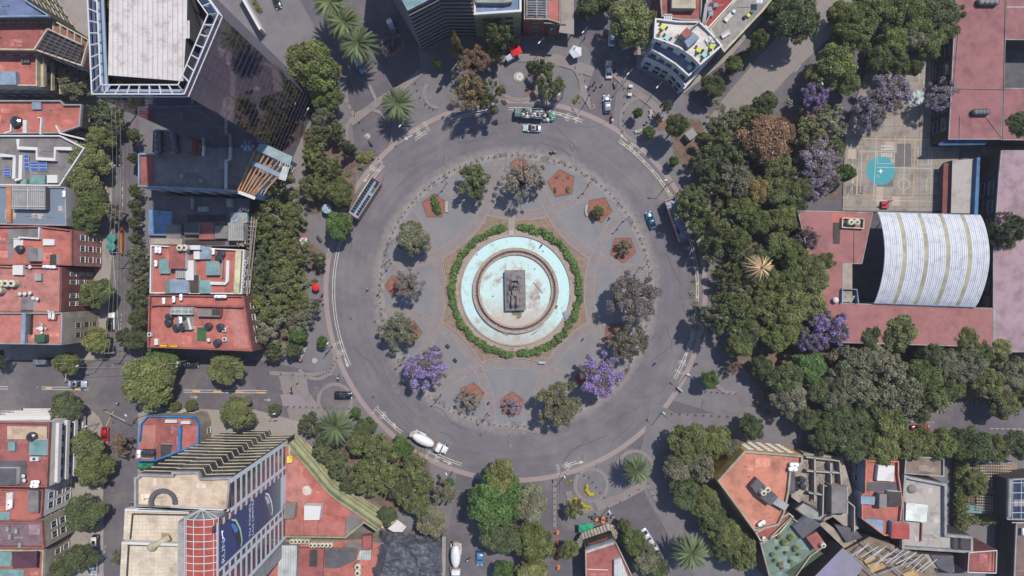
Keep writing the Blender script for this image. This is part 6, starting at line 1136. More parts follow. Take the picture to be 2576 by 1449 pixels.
# ---- school
sc=thing('school_building','long school with weathered red flat roofs around a playground and vaulted court','school',W(2450,500,0)); HS=7.5
def wing(pts,m,h=HS,wm=dark,wn=True):
    P_=ccw([Vector((*W(x,y,h)[:2],0)) for x,y in pts]); b=MB(); b.prism(P_,0,h-.3,top=False); b.build('wall',wm,sc); b=MB(); b.flat(P_,h); b.build('roof',m,sc); b=MB(); b.ring(inset(P_,-.2),.19,h-.3,h+.06); b.build('eaves',wallg,sc)
    if wn:
        for i,a in enumerate(P_):
            q=P_[(i+1)%len(P_)]; e=q-a
            if Vector((e.y,-e.x,0)).normalized().dot(-((a+q)/2).normalized())>.3 and e.length>8: windows(sc,a,q,(1.0,4.3),4.6,3.2,1.6,bluel)
wing([(2409,-70),(2532,-70),(2524,221),(2517,349),(2388,349)],rtile); wing([(2532,-70),(2660,-70),(2660,18),(2532,18)],rtile,wn=False); wing([(2525,223),(2660,226),(2660,352),(2518,350)],rtile,wn=False); wing([(2532,18),(2660,18),(2660,100),(2530,98)],rtile,wn=False)
wing([(2008,531),(2194,536),(2167,662),(2119,662),(2118,764),(2500,777),(2500,872),(2100,860),(2050,705)],rtile2,HS); wing([(2514,442),(2520,380),(2680,380),(2680,884),(2500,884),(2500,640)],pinkg,HS)
sub(sc,'roof_opening',[(2096,560),(2113,560),(2113,613),(2096,613)],HS,HS+.12,dark); flatp(sc,'bright_roof_patch',[(2094,535),(2151,537),(2149,550),(2112,552),(2110,560),(2094,560)],HS+.02,red); bars(sc,'roof_pipe',[((2397,222,HS+.2),(2523,224,HS+.2)),((2532,-70,HS+.2),(2524,349,HS+.2)),((2416,290,HS+.2),(2414,349,HS+.2)),((2412,75,HS+.2),(2400,220,HS+.2)),((2150,560,HS+.2),(2149,660,HS+.2)),((2520,345,HS+.2),(2478,290,HS+.2))],.08,stonew)
flatp(sc,'yard_floor',[(2525,100),(2660,100),(2660,226),(2523,222)],.2,greyd); flatp(sc,'yard_floor',[(2160,520),(2560,520),(2560,800),(2100,800)],.25,greyd); sub(sc,'sand_pit',[(2119,664),(2144,664),(2144,760),(2119,760)],HS-.2,HS+.05,stonew)
st_=thing('staircase','open concrete staircase beside the left end of the white vault','staircase',W(2140,745,3)); 
for i in range(8): 
    for sgn,x0_ in ((1,2127),(-1,2145)): b=MB(); b.prism([W(x0_+sgn*i*.6,744+i*2.2,HS+.3),W(x0_+8+sgn*i*.6,744+i*2.2,HS+.3),W(x0_+8+sgn*i*.6,746.4+i*2.2,HS+.3),W(x0_+sgn*i*.6,746.4+i*2.2,HS+.3)],3,HS+.3-i*.15); b.build('step',conc_l,st_)
b=MB(); b.strip([W(*p,HS+1) for p in ((2119,762),(2120,727),(2156,728),(2160,762))],.25,HS+1,h=1.5); b.build('parapet',bluel,st_)
b=thing('annex','low annex with pale concrete roof and a blue beam beside the school court','annex',W(2430,470,0)); sub(b,'wall_block',[(2396,403),(2450,400),(2456,410),(2448,537),(2392,536)],0,4,greyd,top=conc_l); sub(b,'blue_beam',[(2458,396),(2466,396),(2460,540),(2451,540)],0,5.2,rm('blue_beam',(86,122,164))); sub(b,'canopy',[(2374,410),(2386,410),(2382,537),(2370,537)],2.8,3,brown)
o=thing('canopy','dark blue curved canopy at the lower end of the long school roof','canopy',W(2420,356,4)); m=MB(); m.prism([W(*p,6) for p in ((2360,362),(2380,352),(2492,350),(2478,364),(2362,366))],5.8,6); m.build('sheet',rm('navy_canopy',(58,92,130)),o); m=MB(); [m.tube(W(x,358,0),W(x,358,5.8),.1) for x in (2372,2420,2475)]; m.build('post',dark,o)
# vault
vt=thing('vaulted_roof','large white corrugated barrel vault over the school sports court','vaulted roof',W(2335,655,0))
A=[W(2207,534,8.2),W(2467,542,8.2),W(2454,772,8.2),W(2198,762,8.2)]
def vpt(u,v,off): 
    a=A[0].lerp(A[1],u); b_=A[3].lerp(A[2],u); p=a.lerp(b_,v); p.z=8.2+3.9*math.sin(PI*v)**.8+off; return p
npan=5; ux0=0
wm_=rm('vault_white',(216,216,220),var=.1,stain=(C(176,176,178),.5,.48,.75)); sm=rm('translucent_strip',(176,168,140),var=.06)
pw1=.172; gap=(1-5*pw1)/4
for pI in range(5):
    u0=pI*(pw1+gap); b=MB(); nu=60; nv=22; vs=[vpt(u0+pw1*i/nu,j/nv,.2*abs(math.sin(PI*9*i/nu))**.8) for j in range(nv+1) for i in range(nu+1)]; b.add(vs,[(j*(nu+1)+i,j*(nu+1)+i+1,(j+1)*(nu+1)+i+1,(j+1)*(nu+1)+i) for j in range(nv) for i in range(nu)]); b.build('roof_panel',wm_,vt)
    if pI<4: b=MB(); u0+=pw1; vs=[vpt(u0+gap*i/4,j/nv,.0) for j in range(nv+1) for i in range(5)]; b.add(vs,[(j*5+i,j*5+i+1,(j+1)*5+i+1,(j+1)*5+i) for j in range(nv) for i in range(4)]); b.build('skylight_strip',sm,vt)
b=MB(); [b.tube(A[i]-Vector((0,0,.15)),A[j]-Vector((0,0,.15)),.22) for i,j in ((0,1),(3,2))]; [b.tube(Vector((*vpt(u,v,0)[:2],0)),vpt(u,v,-.2),.15) for u in (0,.25,.5,.75,1) for v in (0,1)]; b.build('frame',bluel,vt)
for x in (2128,2143): ctank(x+6,560,HS+.2,'cream tank inside the yellow trough on the red school roof','two tanks in the yellow trough',.75)
o=thing('tank_trough','yellow edged concrete trough holding two cream tanks on the school roof','trough',W(2144,562,HS)); m=MB(); m.ring([W(*p,HS+.9) for p in ((2119,547),(2175,549),(2174,576),(2118,573))],.25,HS+.07,HS+.9); m.build('wall',beige,o)
for n_,(x,y) in enumerate([(2462+i*12,8) for i in range(4)]): tank(x,y,HS+.1,'black tank in the row of four at the top of the long school roof','four tanks at the top of the school roof',.95)
for n_,(x,y) in enumerate([(2448+i*9.5,284) for i in range(4)]): tank(x,y,HS+.1,'black tank in the row of four near the lower end of the long school roof','four tanks near the lower end of the school roof',.8)
o=thing('roof_fan','round white turbine vent on the corner of the school roof','vent',W(2098,755,HS)); m=LM(); m.cyl((0,0,0),.4,.6,12); m.ball((0,0,.9),(.75,.75,.5),12,6); m.build('turbine',wf,o)
o=thing('hoop_stand','small red cube basketball stand at the lower edge of the court','basketball stand',W(2222,516,.1)); m=LM(); m.box((0,0,.5),(1.8,1.7,1)); m.build('base',rm('stand_red',(176,70,84)),o); m=LM(); m.tube((0,0,1),(0,.6,3.2),.08); m.box((0,.7,3.2),(1.4,.06,.9)); m.build('backboard',rm('stand_red',0),o)
# ---- top middle buildings
s1=bld('apartment_block','dark apartment block with thin pale balcony bands stepping down at the top edge',[(1062,124),(1131,89),(1200,89),(1200,-160),(1000,-160),(985,-10)],24,teal,rm('dark_brown_wall',(66,54,52)),par=.6,base=True,parm=bluel)
P_=[W(*p,0) for p in ((985,-10),(1062,124),(1131,89),(1200,89))]
for k in range(11):
    z=1.8+k*2.05; b=MB(); off=[]
    for i,p in enumerate(P_): off.append(p+Vector(((-.12,-.25,0),(0,-.35,0),(.05,-.3,0),(0,-.3,0))[i]))
    b.strip(off[1:],.32,z+.12,h=.12); b.strip(off[:2],.25,z+.12,h=.12); b.build('balcony_rail',rm('pale_rail',(150,144,140),var=.04,stain=None),s1)
for k in range(11):
    b=MB(); vs=[(p.x,p.y-.03,zz) for zz in (2.2+k*2.05,3.2+k*2.05) for p in P_[1:]]; b.add(vs,[(0,1,4,3),(1,2,5,4)]); b.build('window_band',glass,s1)
s2=bld('building','beige apartment building with white edged blue floored roof terrace at the top edge',[(1192,37),(1312,29),(1312,-80),(1188,-80)],14,rm('blue_floor',(120,140,172)),beigeg,win=dict(sp=2.7,w=1.7,h=1.1,f=brown),par=.7,pw=.5,parm=whit); sub(s2,'roof_hut',[(1192,-40),(1288,-40),(1288,3),(1270,7),(1196,6)],13.3,14.8,wallg,top=rm('pale_green_roof',(158,162,150)))
s3=bld('building','red brick building with a grey louvred roof and dark sign over its terrace',[(1318,48),(1378,49),(1410,59),(1411,-80),(1318,-80)],11,greyr,brick,win=dict(sp=2.8,w=1.3,h=1.4,f=wallg),par=.5,parm=stonew); bars(s3,'louvre',[((1324,-8+i*6.2,11.6),(1376,-7+i*6.2,11.6)) for i in range(8)]+[((1325,-10,11.7),(1325,40,11.7)),((1350,-10,11.7),(1350,40,11.7)),((1374,-10,11.7),(1374,40,11.7))],.16,wallg); flatp(s3,'red_terrace',[(1380,2),(1407,2),(1407,55),(1380,48)],10.56,red)
o=thing('sign','black shop sign with white letters on the edge of the red terrace','sign',W(1392,61,9.5)); m=MB(); m.box(W(1396,60.5,10),(5.3,.25,.8),-.05); m.build('board',black,o); m=MB(); [m.box(W(1380+i*3.1,58.6+i*.35,10.15),(.24,.05,.35+.1*(i%2)),-.05,(0,.15*(i%3-1))) for i in range(11) if i!=5]; m.build('letters',wf,o)
o=thing('canopy','flat grey street canopy beside the brick building','canopy',W(1425,45,0)); m=MB(); m.prism([W(*p,4.2) for p in ((1411,-60),(1444,-60),(1444,87),(1398,80),(1400,64),(1411,62))],4,4.2,bot=True); m.build('slab',conc,o); m=MB(); [m.tube(W(x,y,0),W(x,y,4),.15) for x,y in ((1440,80),(1404,78),(1440,20),(1414,20))]; m.build('post',dark,o)
# ---- curved white terrace building
top_=[(1648,45),(1706,52),(1760,53),(1783,74),(1818,114),(1762,164),(1741,142),(1708,120),(1677,107),(1645,96)]
l2_=[(1645,96),(1818,114),(1756,170),(1733,192),(1699,162),(1660,137),(1638,124)]
l3_=[(1640,110),(1800,130),(1724,216),(1691,178),(1649,156),(1623,145)]
t1=thing('terrace_building','curved white building with stepped balconies and a white paved roof terrace','building',W(1715,130,0))
def lev(pts,z0,z1,floor,pr=.35,ph=.8,wn=None):
    P_=ccw([Vector((*W(x,y,z1)[:2],0)) for x,y in pts]); b=MB(); b.prism(P_,z0,z1-ph,top=False); b.build('wall',whit,t1); b=MB(); b.flat(inset(P_,pr-.002),z1-ph); b.build('floor',floor,t1); b=MB(); b.ring(P_,pr,z1-ph,z1); b.build('parapet',whit,t1)
    for i,a in enumerate(P_):
        q=P_[(i+1)%len(P_)]; e=q-a; n_=Vector((e.y,-e.x,0)).normalized()
        if n_.dot(-((a+q)/2).normalized())>.4 and e.length>2: windows(t1,a,q,wn or (z1-ph-2.6,),2.0,1.5,1.7,bluel,marg=.2)
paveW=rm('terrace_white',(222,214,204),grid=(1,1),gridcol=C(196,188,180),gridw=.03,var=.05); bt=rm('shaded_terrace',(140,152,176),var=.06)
lev(l3_,0,7.2,bt,wn=(.8,3.9)); lev(l2_,6.4,10.4,bt,pr=.36,wn=(7.2,)); lev(top_,9.6,13.4,paveW,pr=.37,wn=(10.2,))
b=MB(); P_=ccw([W(*p,7.2) for p in l3_]); b.ring(inset([Vector((p.x,p.y,0)) for p in P_],-.35),.349,6.0,6.3); b.build('cornice',whit,t1); b=MB(); b.ring(inset([Vector((p.x,p.y,0)) for p in P_],-.3),.299,3.2,3.5); b.build('cornice',whit,t1)
sub(t1,'stair_head',[(1712,84),(1728,68),(1742,84),(1726,97)],12.6,15.6,wallg,top=red2); sub(t1,'stair_head',[(1720,100),(1739,77),(1760,94),(1731,120)],12.6,14.8,wallg,top=bluel); wallp(t1,[(1735,75),(1762,52)],12.6,14,.25,wallg)
for x,y,c in ((1666,71,(206,214,60)),(1676,98,(150,206,206)),(1756,128,(206,214,60)),(1770,140,(140,206,196)),(1789,120,(190,206,60))): table_set(x,y,12.65,{(1666,71):'yellow table at the left end of the white roof terrace',(1676,98):'pale turquoise table by the left inner wall of the white terrace',(1756,128):'yellow table in the middle of the white roof terrace',(1770,140):'turquoise round table at the lower corner of the white terrace',(1789,120):'yellow-green table near the right wall of the white terrace'}[(x,y)],c,3,True,chair=(70,68,72))
for x,y in ((1778,102),(1786,97),(1783,110),(1793,104)):
    o=thing('round_chair','round white wire lounge chair in the cluster on the right of the white terrace','chair',W(x,y,12.65),0,'cluster of round wire chairs'); m=LM(); q=[Vector((.55*math.cos(i*PI/6),.55*math.sin(i*PI/6),.5)) for i in range(13)]; [m.tube(a,c,.05,n=4) for a,c in zip(q,q[1:])]; [m.tube(a,(a.x*.4,a.y*.4,.05),.03,n=4) for a in q[::2]]; m.build('frame',wf,o); m=LM(); m.cyl((0,0,.3),.42,.08,12); m.build('cushion',whit,o)
for x,y in ((1656,88),(1763,156),(1796,98),(1702,92)): hedge('potted_bush',[(x,y),(x+2,y+1)],.8,.9,GC['yg'],{1656:'potted bush by the left parapet of the white terrace',1763:'potted bush at the lower corner of the white terrace',1796:'potted bush by the upper right parapet of the white terrace',1702:'potted bush beside the stair head of the white terrace'}[x],'plant',z=12.6,den=250)
o=thing('balcony_table','round white table on the shaded lower balcony of the curved white building','table',W(1733,172,9.7)); m=LM(); m.cyl((0,0,.7),.6,.05,14); m.build('table_top',wf,o); m=LM(); m.cyl((0,0,0),.05,.7,6); m.build('table_leg',black,o)
t2=bld('building','grey paved roof terrace with loungers behind the curved white building',[(1783,72),(1852,-5),(1890,-60),(1990,-60),(1920,28),(1822,132)],9,rm('terrace_grey',(154,148,142),grid=(1.2,1.2),gridw=.03),stonew,par=.6,pw=.5,parm=beige)
def daybed(x,y,rz,label):
    o=thing('daybed',label,'sofa',W(x,y,8.5),rz); m=LM(); m.box((0,0,.35),(2.2,1.0,.3)); m.build('seat',rm('lounger_fabric',0),o); m=LM(); m.box((0,.45,.65),(2.2,.15,.5)); m.build('backrest',whit,o); m=LM(); m.box((0,0,.1),(2,.9,.16)); m.build('base',black,o)
daybed(1831,46,.8,'pale cushioned sofa in the middle of the grey roof terrace'); daybed(1824,88,.55,'white slatted table bench in the lower part of the grey terrace'); umbrella(1903,9,8.5,9,(236,236,240),(236,236,240),'square white parasol at the top corner of the grey terrace',square=True)
for x,y,c,l in ((1872,45,(50,50,54),'dark round pouf, lowest in the row of three'),(1882,40,(206,210,60),'yellow round pouf, middle of the row of three'),(1891,31,(80,110,130),'blue-grey round pouf, topmost of the row of three'),(1845,30,(190,220,230),'pale blue slab on the grey roof terrace')):
    o=thing('pouf',l,'pouf',W(x,y,8.5)); m=LM(); m.cyl((0,0,0),.45,.4,14); m.cyl((0,0,.4),.45,.08,14,.36); m.build('cushion',rm('pouf_%d'%c[0],c,var=.04,stain=None),o)
t3=bld('building','red flat roofed building with a cream shed roof behind the white terrace',[(1656,-70),(1768,-70),(1765,52),(1713,50),(1664,42)],10,red2,brown,par=.5,parm=wallg); sub(t3,'shed',[(1690,-60),(1750,-60),(1750,21),(1690,20)],9.5,11.5,wallg,top=rm('cream_sheet',(184,174,150),grid=(.6,0),gridw=.03)); 
b=MB(); [b.box(W(1672+i*5.5,44,11),(.35,1.6,.3)) for i in range(4)]; b.box(W(1680,39,11),(2.2,.25,.3)); b.build('white_rack',wf,t3)
t4=bld('building','narrow red roofed wing with white duct beside the grey roof terrace',[(1770,62),(1774,20),(1790,-60),(1880,-60),(1850,-2),(1782,72)],11,rm('roof_deep_red',(160,72,66)),wallg,par=.5,parm=whit); wallp(t4,[(1770,62),(1778,10),(1790,0)],10.5,11.3,.8,wallg); bars(t4,'pole',[((1772,64,11.5),(1792,27,12.2))],.15,beige)
for x,y in ((1786,22),(1800,12),(1788,34)): sub(t4,'skylight',rect(x-5,y-5,x+6,y+5),10.5,11.4,whit,top=bluel)
# white parapet building top left of avenue
o=bld('wall','white topped garden wall beside the avenue at the top left',[(598,-20),(604,-22),(657,72),(652,76)],4,whit,whit,par=0,cat='wall')
# ================================================================ vehicles
tyre=mat('tyre',(.015,.015,.017),.8); rimm=paint('rim',(.3,.3,.32),.3,.7); lampw=paint('headlight_glass',(.6,.62,.65),.1); lampr=paint('taillight_red',(.35,.02,.02),.2); carglass=paint('car_glass',(.012,.016,.022),.06)
def rrect(x,hw,z0,z1,r=.18,n=12):
    """rounded cross-section ring at length position x"""
    out=[]
    for i in range(n):
        a=2*PI*(i+.5)/n; c,s=math.cos(a),math.sin(a); k=5.; d=(abs(c)**k+abs(s)**k)**(-1/k); out.append((x,hw*c*d,(z0+z1)/2+(z1-z0)/2*s*d))
    return out
def wheel(t,x,y,r=.33,w=.22):
    m=LM(); m.loft([[(x+r*math.cos(2*PI*i/14),y+dy,r+r*math.sin(2*PI*i/14)) for i in range(14)] for dy in(-w/2,w/2)]); o=m.build('tyre',tyre,t); o.name='wheel'
    m=LM(); s=1 if y>0 else -1; m.loft([[(x+r*.6*math.cos(2*PI*i/10),y+s*dy,r+r*.6*math.sin(2*PI*i/10)) for i in range(10)] for dy in(w/2-.02,w/2+.015)]); m.build('rim',rimm,o)
def car(x,y,deg,kind,col,label,z=.03,roofc=None,sun=None,L_=None):
    t=thing('parked_car' if 'parked' in label else 'car',label,'car',W(x,y,z),math.radians(-deg)); L0=L_ or {'sedan':4.6,'suv':4.5,'hatch':4.0,'van':4.9,'pickup':5.2}[kind]; hw=.9 if kind!='suv' else .93; ht={'sedan':1.45,'suv':1.68,'hatch':1.5,'van':1.95,'pickup':1.75}[kind]; bh=.86 if kind in('sedan','hatch') else 1.02
    pm=paint('paint_%d_%d_%d'%col,C(*col),.28,.25,1); h=L0/2
    m=LM(); m.loft([rrect(px*h,hw*w_,.28,z1) for px,w_,z1 in ((-1,.72,.62),(-.97,.9,.78),(-.86,.97,bh-.02),(-.5,1,bh+.04),(0,1,bh+.02),(.42,1,bh),(.7,.97,bh-.08),(.9,.9,bh-.18),(.98,.8,.62),(1,.6,.5))]); m.build('body',pm,t,smooth=True)
    g={'sedan':[(-.72,.74,bh),(-.42,.72,ht-.06),(-.15,.73,ht),(.08,.72,ht-.04),(.42,.8,bh)],'suv':[(-.95,.8,bh),(-.86,.78,ht-.06),(-.3,.79,ht),(.1,.78,ht-.05),(.42,.84,bh)],'hatch':[(-.92,.78,bh),(-.74,.74,ht-.06),(-.2,.74,ht),(.08,.73,ht-.05),(.45,.82,bh)],'van':[(-.97,.86,bh),(-.93,.84,ht-.04),(0,.85,ht),(.35,.84,ht-.08),(.68,.86,bh)],'pickup':[(-.12,.84,bh),(-.08,.8,ht-.05),(.1,.8,ht),(.3,.78,ht-.06),(.52,.84,bh)]}[kind]
    m=LM(); m.loft([rrect(px*h,hw*w_,bh-.15,zz+.01) for px,w_,zz in g]); m.build('windows',carglass,t,smooth=True)
    rx=[p for p in g if p[2]>bh+.2]; rp=paint('paint_%d_%d_%d'%roofc,C(*roofc),.2,.1,1) if roofc else pm
    m=LM(); m.loft([rrect(px*h,hw*w_*.93,zz-.07,zz+.035) for px,w_,zz in rx]); m.build('roof',rp,t,smooth=True)
    if sun: m=LM(); m.box((rx[1][0]*h,0,rx[1][2]+.045),(.75,.85,.02)); m.build('sunroof',paint('sun_%d'%sun[0],C(*sun),.15),t)
    if kind=='pickup': m=LM(); m.box((-h*.56,0,bh+.05),(h*.72,1.5,.03)); m.build('cargo_bed',black,t)
    for a in(-1,1):
        for b in(-1,1): wheel(t,a*h*.62,b*(hw-.1))
        m=LM(); m.box((h*.93,a*hw*.62,bh-.28),(.2,.34,.14)); m.build('headlight',lampw,t); m=LM(); m.box((-h*.965,a*hw*.66,bh-.12),(.1,.28,.14)); m.build('taillight',lampr,t); m=LM(); m.box((h*.36,a*(hw+.09),bh+.08),(.14,.2,.13)); m.build('mirror',pm,t)
    return t
for a in ((865,993,2,'suv',(22,24,34),'dark navy car with pale roof rails crossing the lower left kerb circle'),(1338,324,183,'sedan',(205,214,214),'silver sedan with dark sunroof driving beside the garbage truck'),(1531,177,-90,'sedan',(214,212,206),'white sedan on the north street, the upper of two cars'),(1526,263,-94,'suv',(170,172,182),'silver car on the north street, the lower of two cars'),(1636,555,-109,'sedan',(44,98,124),'teal blue car driving on the right of the ring road'),
  (199,965,2,'sedan',(196,204,220),'silver car with black sunroof on the left avenue'),(284,808,-89,'suv',(232,236,238),'white parked car with a black roof on the lower west street'),(298,395,88,'sedan',(26,26,30),'black parked car half under the olive tree on the west street'),(906,167,60,'hatch',(120,150,184),'pale blue parked car in the palm shade on the upper avenue'),(245,1365,90,'suv',(24,24,28),'black parked car with white framed sunroof at the bottom left'),
  (241,1418,91,'pickup',(176,178,184),'silver parked pickup below the black car at the bottom left'),(268,1092,91,'hatch',(206,28,34),'bright red parked car on the lower west street'),(1627,1348,58,'sedan',(222,228,236),'white parked car on the diagonal street, the upper of two'),(1652,1388,60,'suv',(222,222,222),'white parked car on the diagonal street, the lower of two'),(1207,1400,90,'hatch',(88,142,184),'blue parked car at the bottom edge under the dark tree'),
  (2311,1077,0,'sedan',(176,26,42),'dark red car half hidden by trees on the eastern avenue'),(119,908,0,'van',(120,124,136),'grey parked van in the building shade on the left avenue'),(1538,96,-88,'sedan',(216,214,212),'white parked car partly under the very large olive tree'),(990,75,62,'van',(118,118,132),'grey van with ladder rack in the shade at the top'),(697,3,70,'sedan',(40,42,52),'dark car cut by the top edge beside the glass tower'),(480,916,0,'sedan',(40,42,50),'dark parked car under the tree below the red terrace building')):
    car(*a,sun={1338:(30,30,30),199:(20,20,24),245:(24,24,26),1652:(40,40,40)}.get(a[0]),roofc={284:(24,26,34),245:(225,225,225)}.get(a[0]))
o=bpy.data.objects
def bus(x,y,deg,label,front,seatc,Lb=11.2):
    t=thing('tour_bus',label,'bus',W(x,y,.03)-(W(x,y,.03)-W(x,y,3.9))*1.0 if False else Vector((*W(x,y,3.9)[:2],.03)),math.radians(-deg)); h=Lb/2; rd=paint('bus_red',C(172,44,58),.3,.1,1); wt=paint('bus_white',C(224,214,206),.35,0,.8); flo=rm('bus_floor',(150,166,190),var=.05)
    m=LM(); m.loft([rrect(px*h,1.27*w_,.3,3.2,n=16) for px,w_ in ((-1,.9),(-.98,1),(.98,1),(1,.9))]); m.build('body',rd if front else paint('bus_side',C(150,60,72),.3,.1,1),t,smooth=False)
    for s in(-1,1):
        m=LM(); m.box((0,s*1.285,1.75),(Lb*.92,.03,.7)); m.build('window',carglass,t); m=LM(); m.box((0,s*1.24,3.55),(Lb*.97,.1,.72)); m.build('side_panel',wt if not front else paint('bus_blue',C(130,134,170),.3),t)
        m=LM(); m.tube((-h*.97,s*1.24,3.98),(h*.97,s*1.24,3.98),.06,n=6); m.build('handrail',rm('cream_rail',(222,206,170),var=.04,stain=None),t)
        for wx in(-.6,.58): wheel(t,wx*h,s*1.12,.5,.3)
        m=LM(); m.box((h+.25,s*1.45,2.3),(.12,.22,.5)); m.build('mirror',black,t)
    m=LM(); m.box((0,0,3.24),(Lb*.97,2.36,.05)); m.build('deck_floor',flo,t)
    m=LM(); m.box((h*1.0,0,3.55),(.16,2.5,.9)); m.build('front_panel',rd,t); m=LM(); m.box((-h*.99,0,3.5),(.16,2.5,.7)); m.build('rear_panel',rd,t); m=LM(); m.box((h+.03,0,1.9),(.05,2.2,1.1)); m.build('windshield',carglass,t)
    m=LM(); m.box((-h*.5,.65,3.3),(1.3,.75,.03)); m.build('stair_opening',black,t)
    sm_=rm('seat_%d'%seatc[0],seatc,var=.05,stain=None); me=None; n_=13
    for i in range(n_):
        for yy in (-.95,-.5,.52,.97):
            if yy>0 and 2<=i<=4: continue
            if me is None: m=LM(); m.box((0,0,.42),(.42,.4,.08)); m.box((-.2,0,.72),(.07,.4,.55)); me=m.mesh('seat',sm_)
            c=bpy.data.objects.new('seat',me); COL.objects.link(c); c.parent=t; c.location=(-h*.86+i*(Lb*.9/n_),yy,3.27)
    return t
bus(917,498,122.7,'red open top double decker bus with dark seats on the left of the ring',False,(54,58,70),10.6)
bus(1704,553,-109.7,'red open top double decker bus with pale seats parked under the right hand trees',True,(176,178,186),10.8)
def mixer(x,y,deg,label):
    t=thing('cement_truck',label,'truck',Vector((*W(x,y,1.5)[:2],.03)),math.radians(-deg)); wt=paint('truck_white',C(234,234,236),.3,0,1); bg=rm('cement_dust',(196,182,166),var=.08)
    m=LM(); m.box((-.3,0,.85),(8,.9,.3)); m.build('chassis',black,t); m=LM(); m.loft([rrect(px,w_,.8,z1) for px,w_,z1 in ((2.2,.95,1.9),(2.5,1.15,2.5),(3.5,1.15,2.55),(3.9,1.1,1.9))]); m.build('cab',wt,t); m=LM(); m.loft([rrect(px,w_,.7,z1) for px,w_,z1 in ((3.7,1.0,1.75),(4.3,.98,1.72),(5.1,.85,1.5),(5.3,.6,1.2))]); m.build('hood',wt,t,smooth=True); m=LM(); m.box((3.68,0,2.2),(.12,1.9,.55),0,(0,.5)); m.build('windshield',carglass,t)
    m=LM(); m.loft([[(px,r*math.cos(2*PI*i/20),2.25-(px+1.2)*.09+r*math.sin(2*PI*i/20)) for i in range(20)] for px,r in ((-4.1,.55),(-3.6,.85),(-2.4,1.2),(-1,1.28),(.4,1.1),(1.3,.75),(1.6,.5))]); m.build('drum',wt,t,smooth=True)
    m=LM(); m.loft([[(px,r*math.cos(2*PI*i/14),2.7+r*math.sin(2*PI*i/14)) for i in range(14)] for px,r in ((-4.9,.75),(-4.3,.7),(-4.0,.5))]); m.build('hopper',bg,t); m=LM(); m.box((-3.7,1.0,1.8),(1.6,.5,.3),.5); m.build('chute',bg,t); m=LM(); m.box((1.95,0,1.6),(.5,1.8,1.0)); m.build('pump_unit',rm('pump_brown',(150,116,90)),t)
    for s in(-1,1):
        for wx in(-3.3,-2.1,4.2): wheel(t,wx,s*1.05,.5,.3)
        m=LM(); m.box((-2.6,s*1.18,1.25),(2.8,.3,.08)); m.build('fender',wt,t); m=LM(); m.box((4.1,s*1.35,1.7),(.2,.35,.3)); m.build('mirror',wt,t); m=LM(); m.box((5.15,s*.7,1.1),(.2,.3,.2)); m.build('headlight',lampw,t)
    m=LM(); m.box((2.6,-1.3,1.0),(1.6,.35,.35)); m.build('fuel_tank',rimm,t)
mixer(1077,1111,27,'white cement mixer truck driving at the lower left of the ring road'); mixer(1147,1408,90,'white cement mixer truck parked in the lane at the bottom edge')
t=thing('garbage_truck','dark green open garbage truck piled with rubbish at the top of the ring','truck',Vector((*W(1330,286,1.5)[:2],.03)),math.radians(-183)); gm=paint('truck_green',C(70,100,104),.4,0,.4)
m=LM(); m.loft([rrect(px,w_,.5,z1) for px,w_,z1 in ((2.0,1.1,2.3),(2.2,1.15,2.4),(3.4,1.12,2.35),(3.7,1.0,1.6))]); m.build('cab',gm,t); m=LM(); m.box((3.45,0,1.95),(.1,1.9,.6),0,(0,.3)); m.build('windshield',carglass,t)
for s in(-1,1):
    m=LM(); m.box((-.8,s*1.15,1.5),(5.4,.12,1.3)); m.build('side_wall',gm,t)
    for wx in (2.8,-.9,-2.2): wheel(t,wx,s*1.0,.48,.3)
m=LM(); m.box((-.8,0,.95),(5.4,2.2,.12)); m.build('cargo_floor',black,t); m=LM(); m.box((1.9,0,1.6),(.1,2.3,1.4)); m.build('front_wall',gm,t)
rb=random.Random(21); BC=[(30,32,40),(24,26,34),(150,156,168),(196,190,180),(120,108,100),(170,150,165),(40,42,52),(90,98,120),(210,205,195)]
def bag(p,s,c,label,group):
    k='bag%d'%c[0]
    def mk():
        m=LM(); m.ball((0,0,0),(.5,.45,.36),9,6); rr=random.Random(c[0]); m.v=[(x*(1+rr.uniform(-.18,.18)),y*(1+rr.uniform(-.18,.18)),z) for x,y,z in m.v]; m.tube((0,0,.3),(0,0,.5),.06,.14,6); o=m.build('rubbish_bag',paint('bag_%d'%c[0],C(*c),.4,0,.1),o=(0,0,-.36)); return tag(o,'x','rubbish bag')
    return inst(k,mk,p,rb.uniform(0,6),(s,s,s),label,'rubbish bag',group)
M_=Matrix.Rotation(t.rotation_euler.z,3,'Z')
for i in range(42): bag(t.location+M_@Vector((rb.uniform(-3.3,1.6),rb.uniform(-.85,.85),1.15+rb.uniform(0,1.0))),rb.uniform(.7,1.3),rb.choice(BC),'stuffed rubbish bag heaped in the bed of the dark green garbage truck','rubbish bags in the garbage truck')
m=LM(); m.box((0,0,0),(1.6,1.5,.06),.05,(.08,.06)); m.box((.1,-.6,.1),(1.0,.5,.3),.1); s_=m.build('sheet_pile',rm('tin_sheet',(156,172,196)),o=(0,0,0)); s_.location=t.location+M_@Vector((-2.2,.2,2.35)); s_.rotation_euler=(0,0,t.rotation_euler.z); tag(s_,'pale blue sheet lying on top of the rubbish in the garbage truck','sheet')
for i in range(46):
    a=rb.uniform(0,6.28); q=math.sqrt(rb.random()); p=W(1374+q*19*math.cos(a),292+q*13*math.sin(a),.05); bag(p,rb.uniform(.6,1.1),rb.choice(BC+[(218,160,80),(50,150,120)]),'rubbish bag or carton in the heap on the road behind the garbage truck','rubbish heap on the road')
for i,(x,y) in enumerate(((1386,294),(1389,298),(1392,292),(1388,302),(1393,298))): bag(W(x,y,.3),1.0,(44,152,120),'green sack at the right side of the rubbish heap on the road','green sacks')
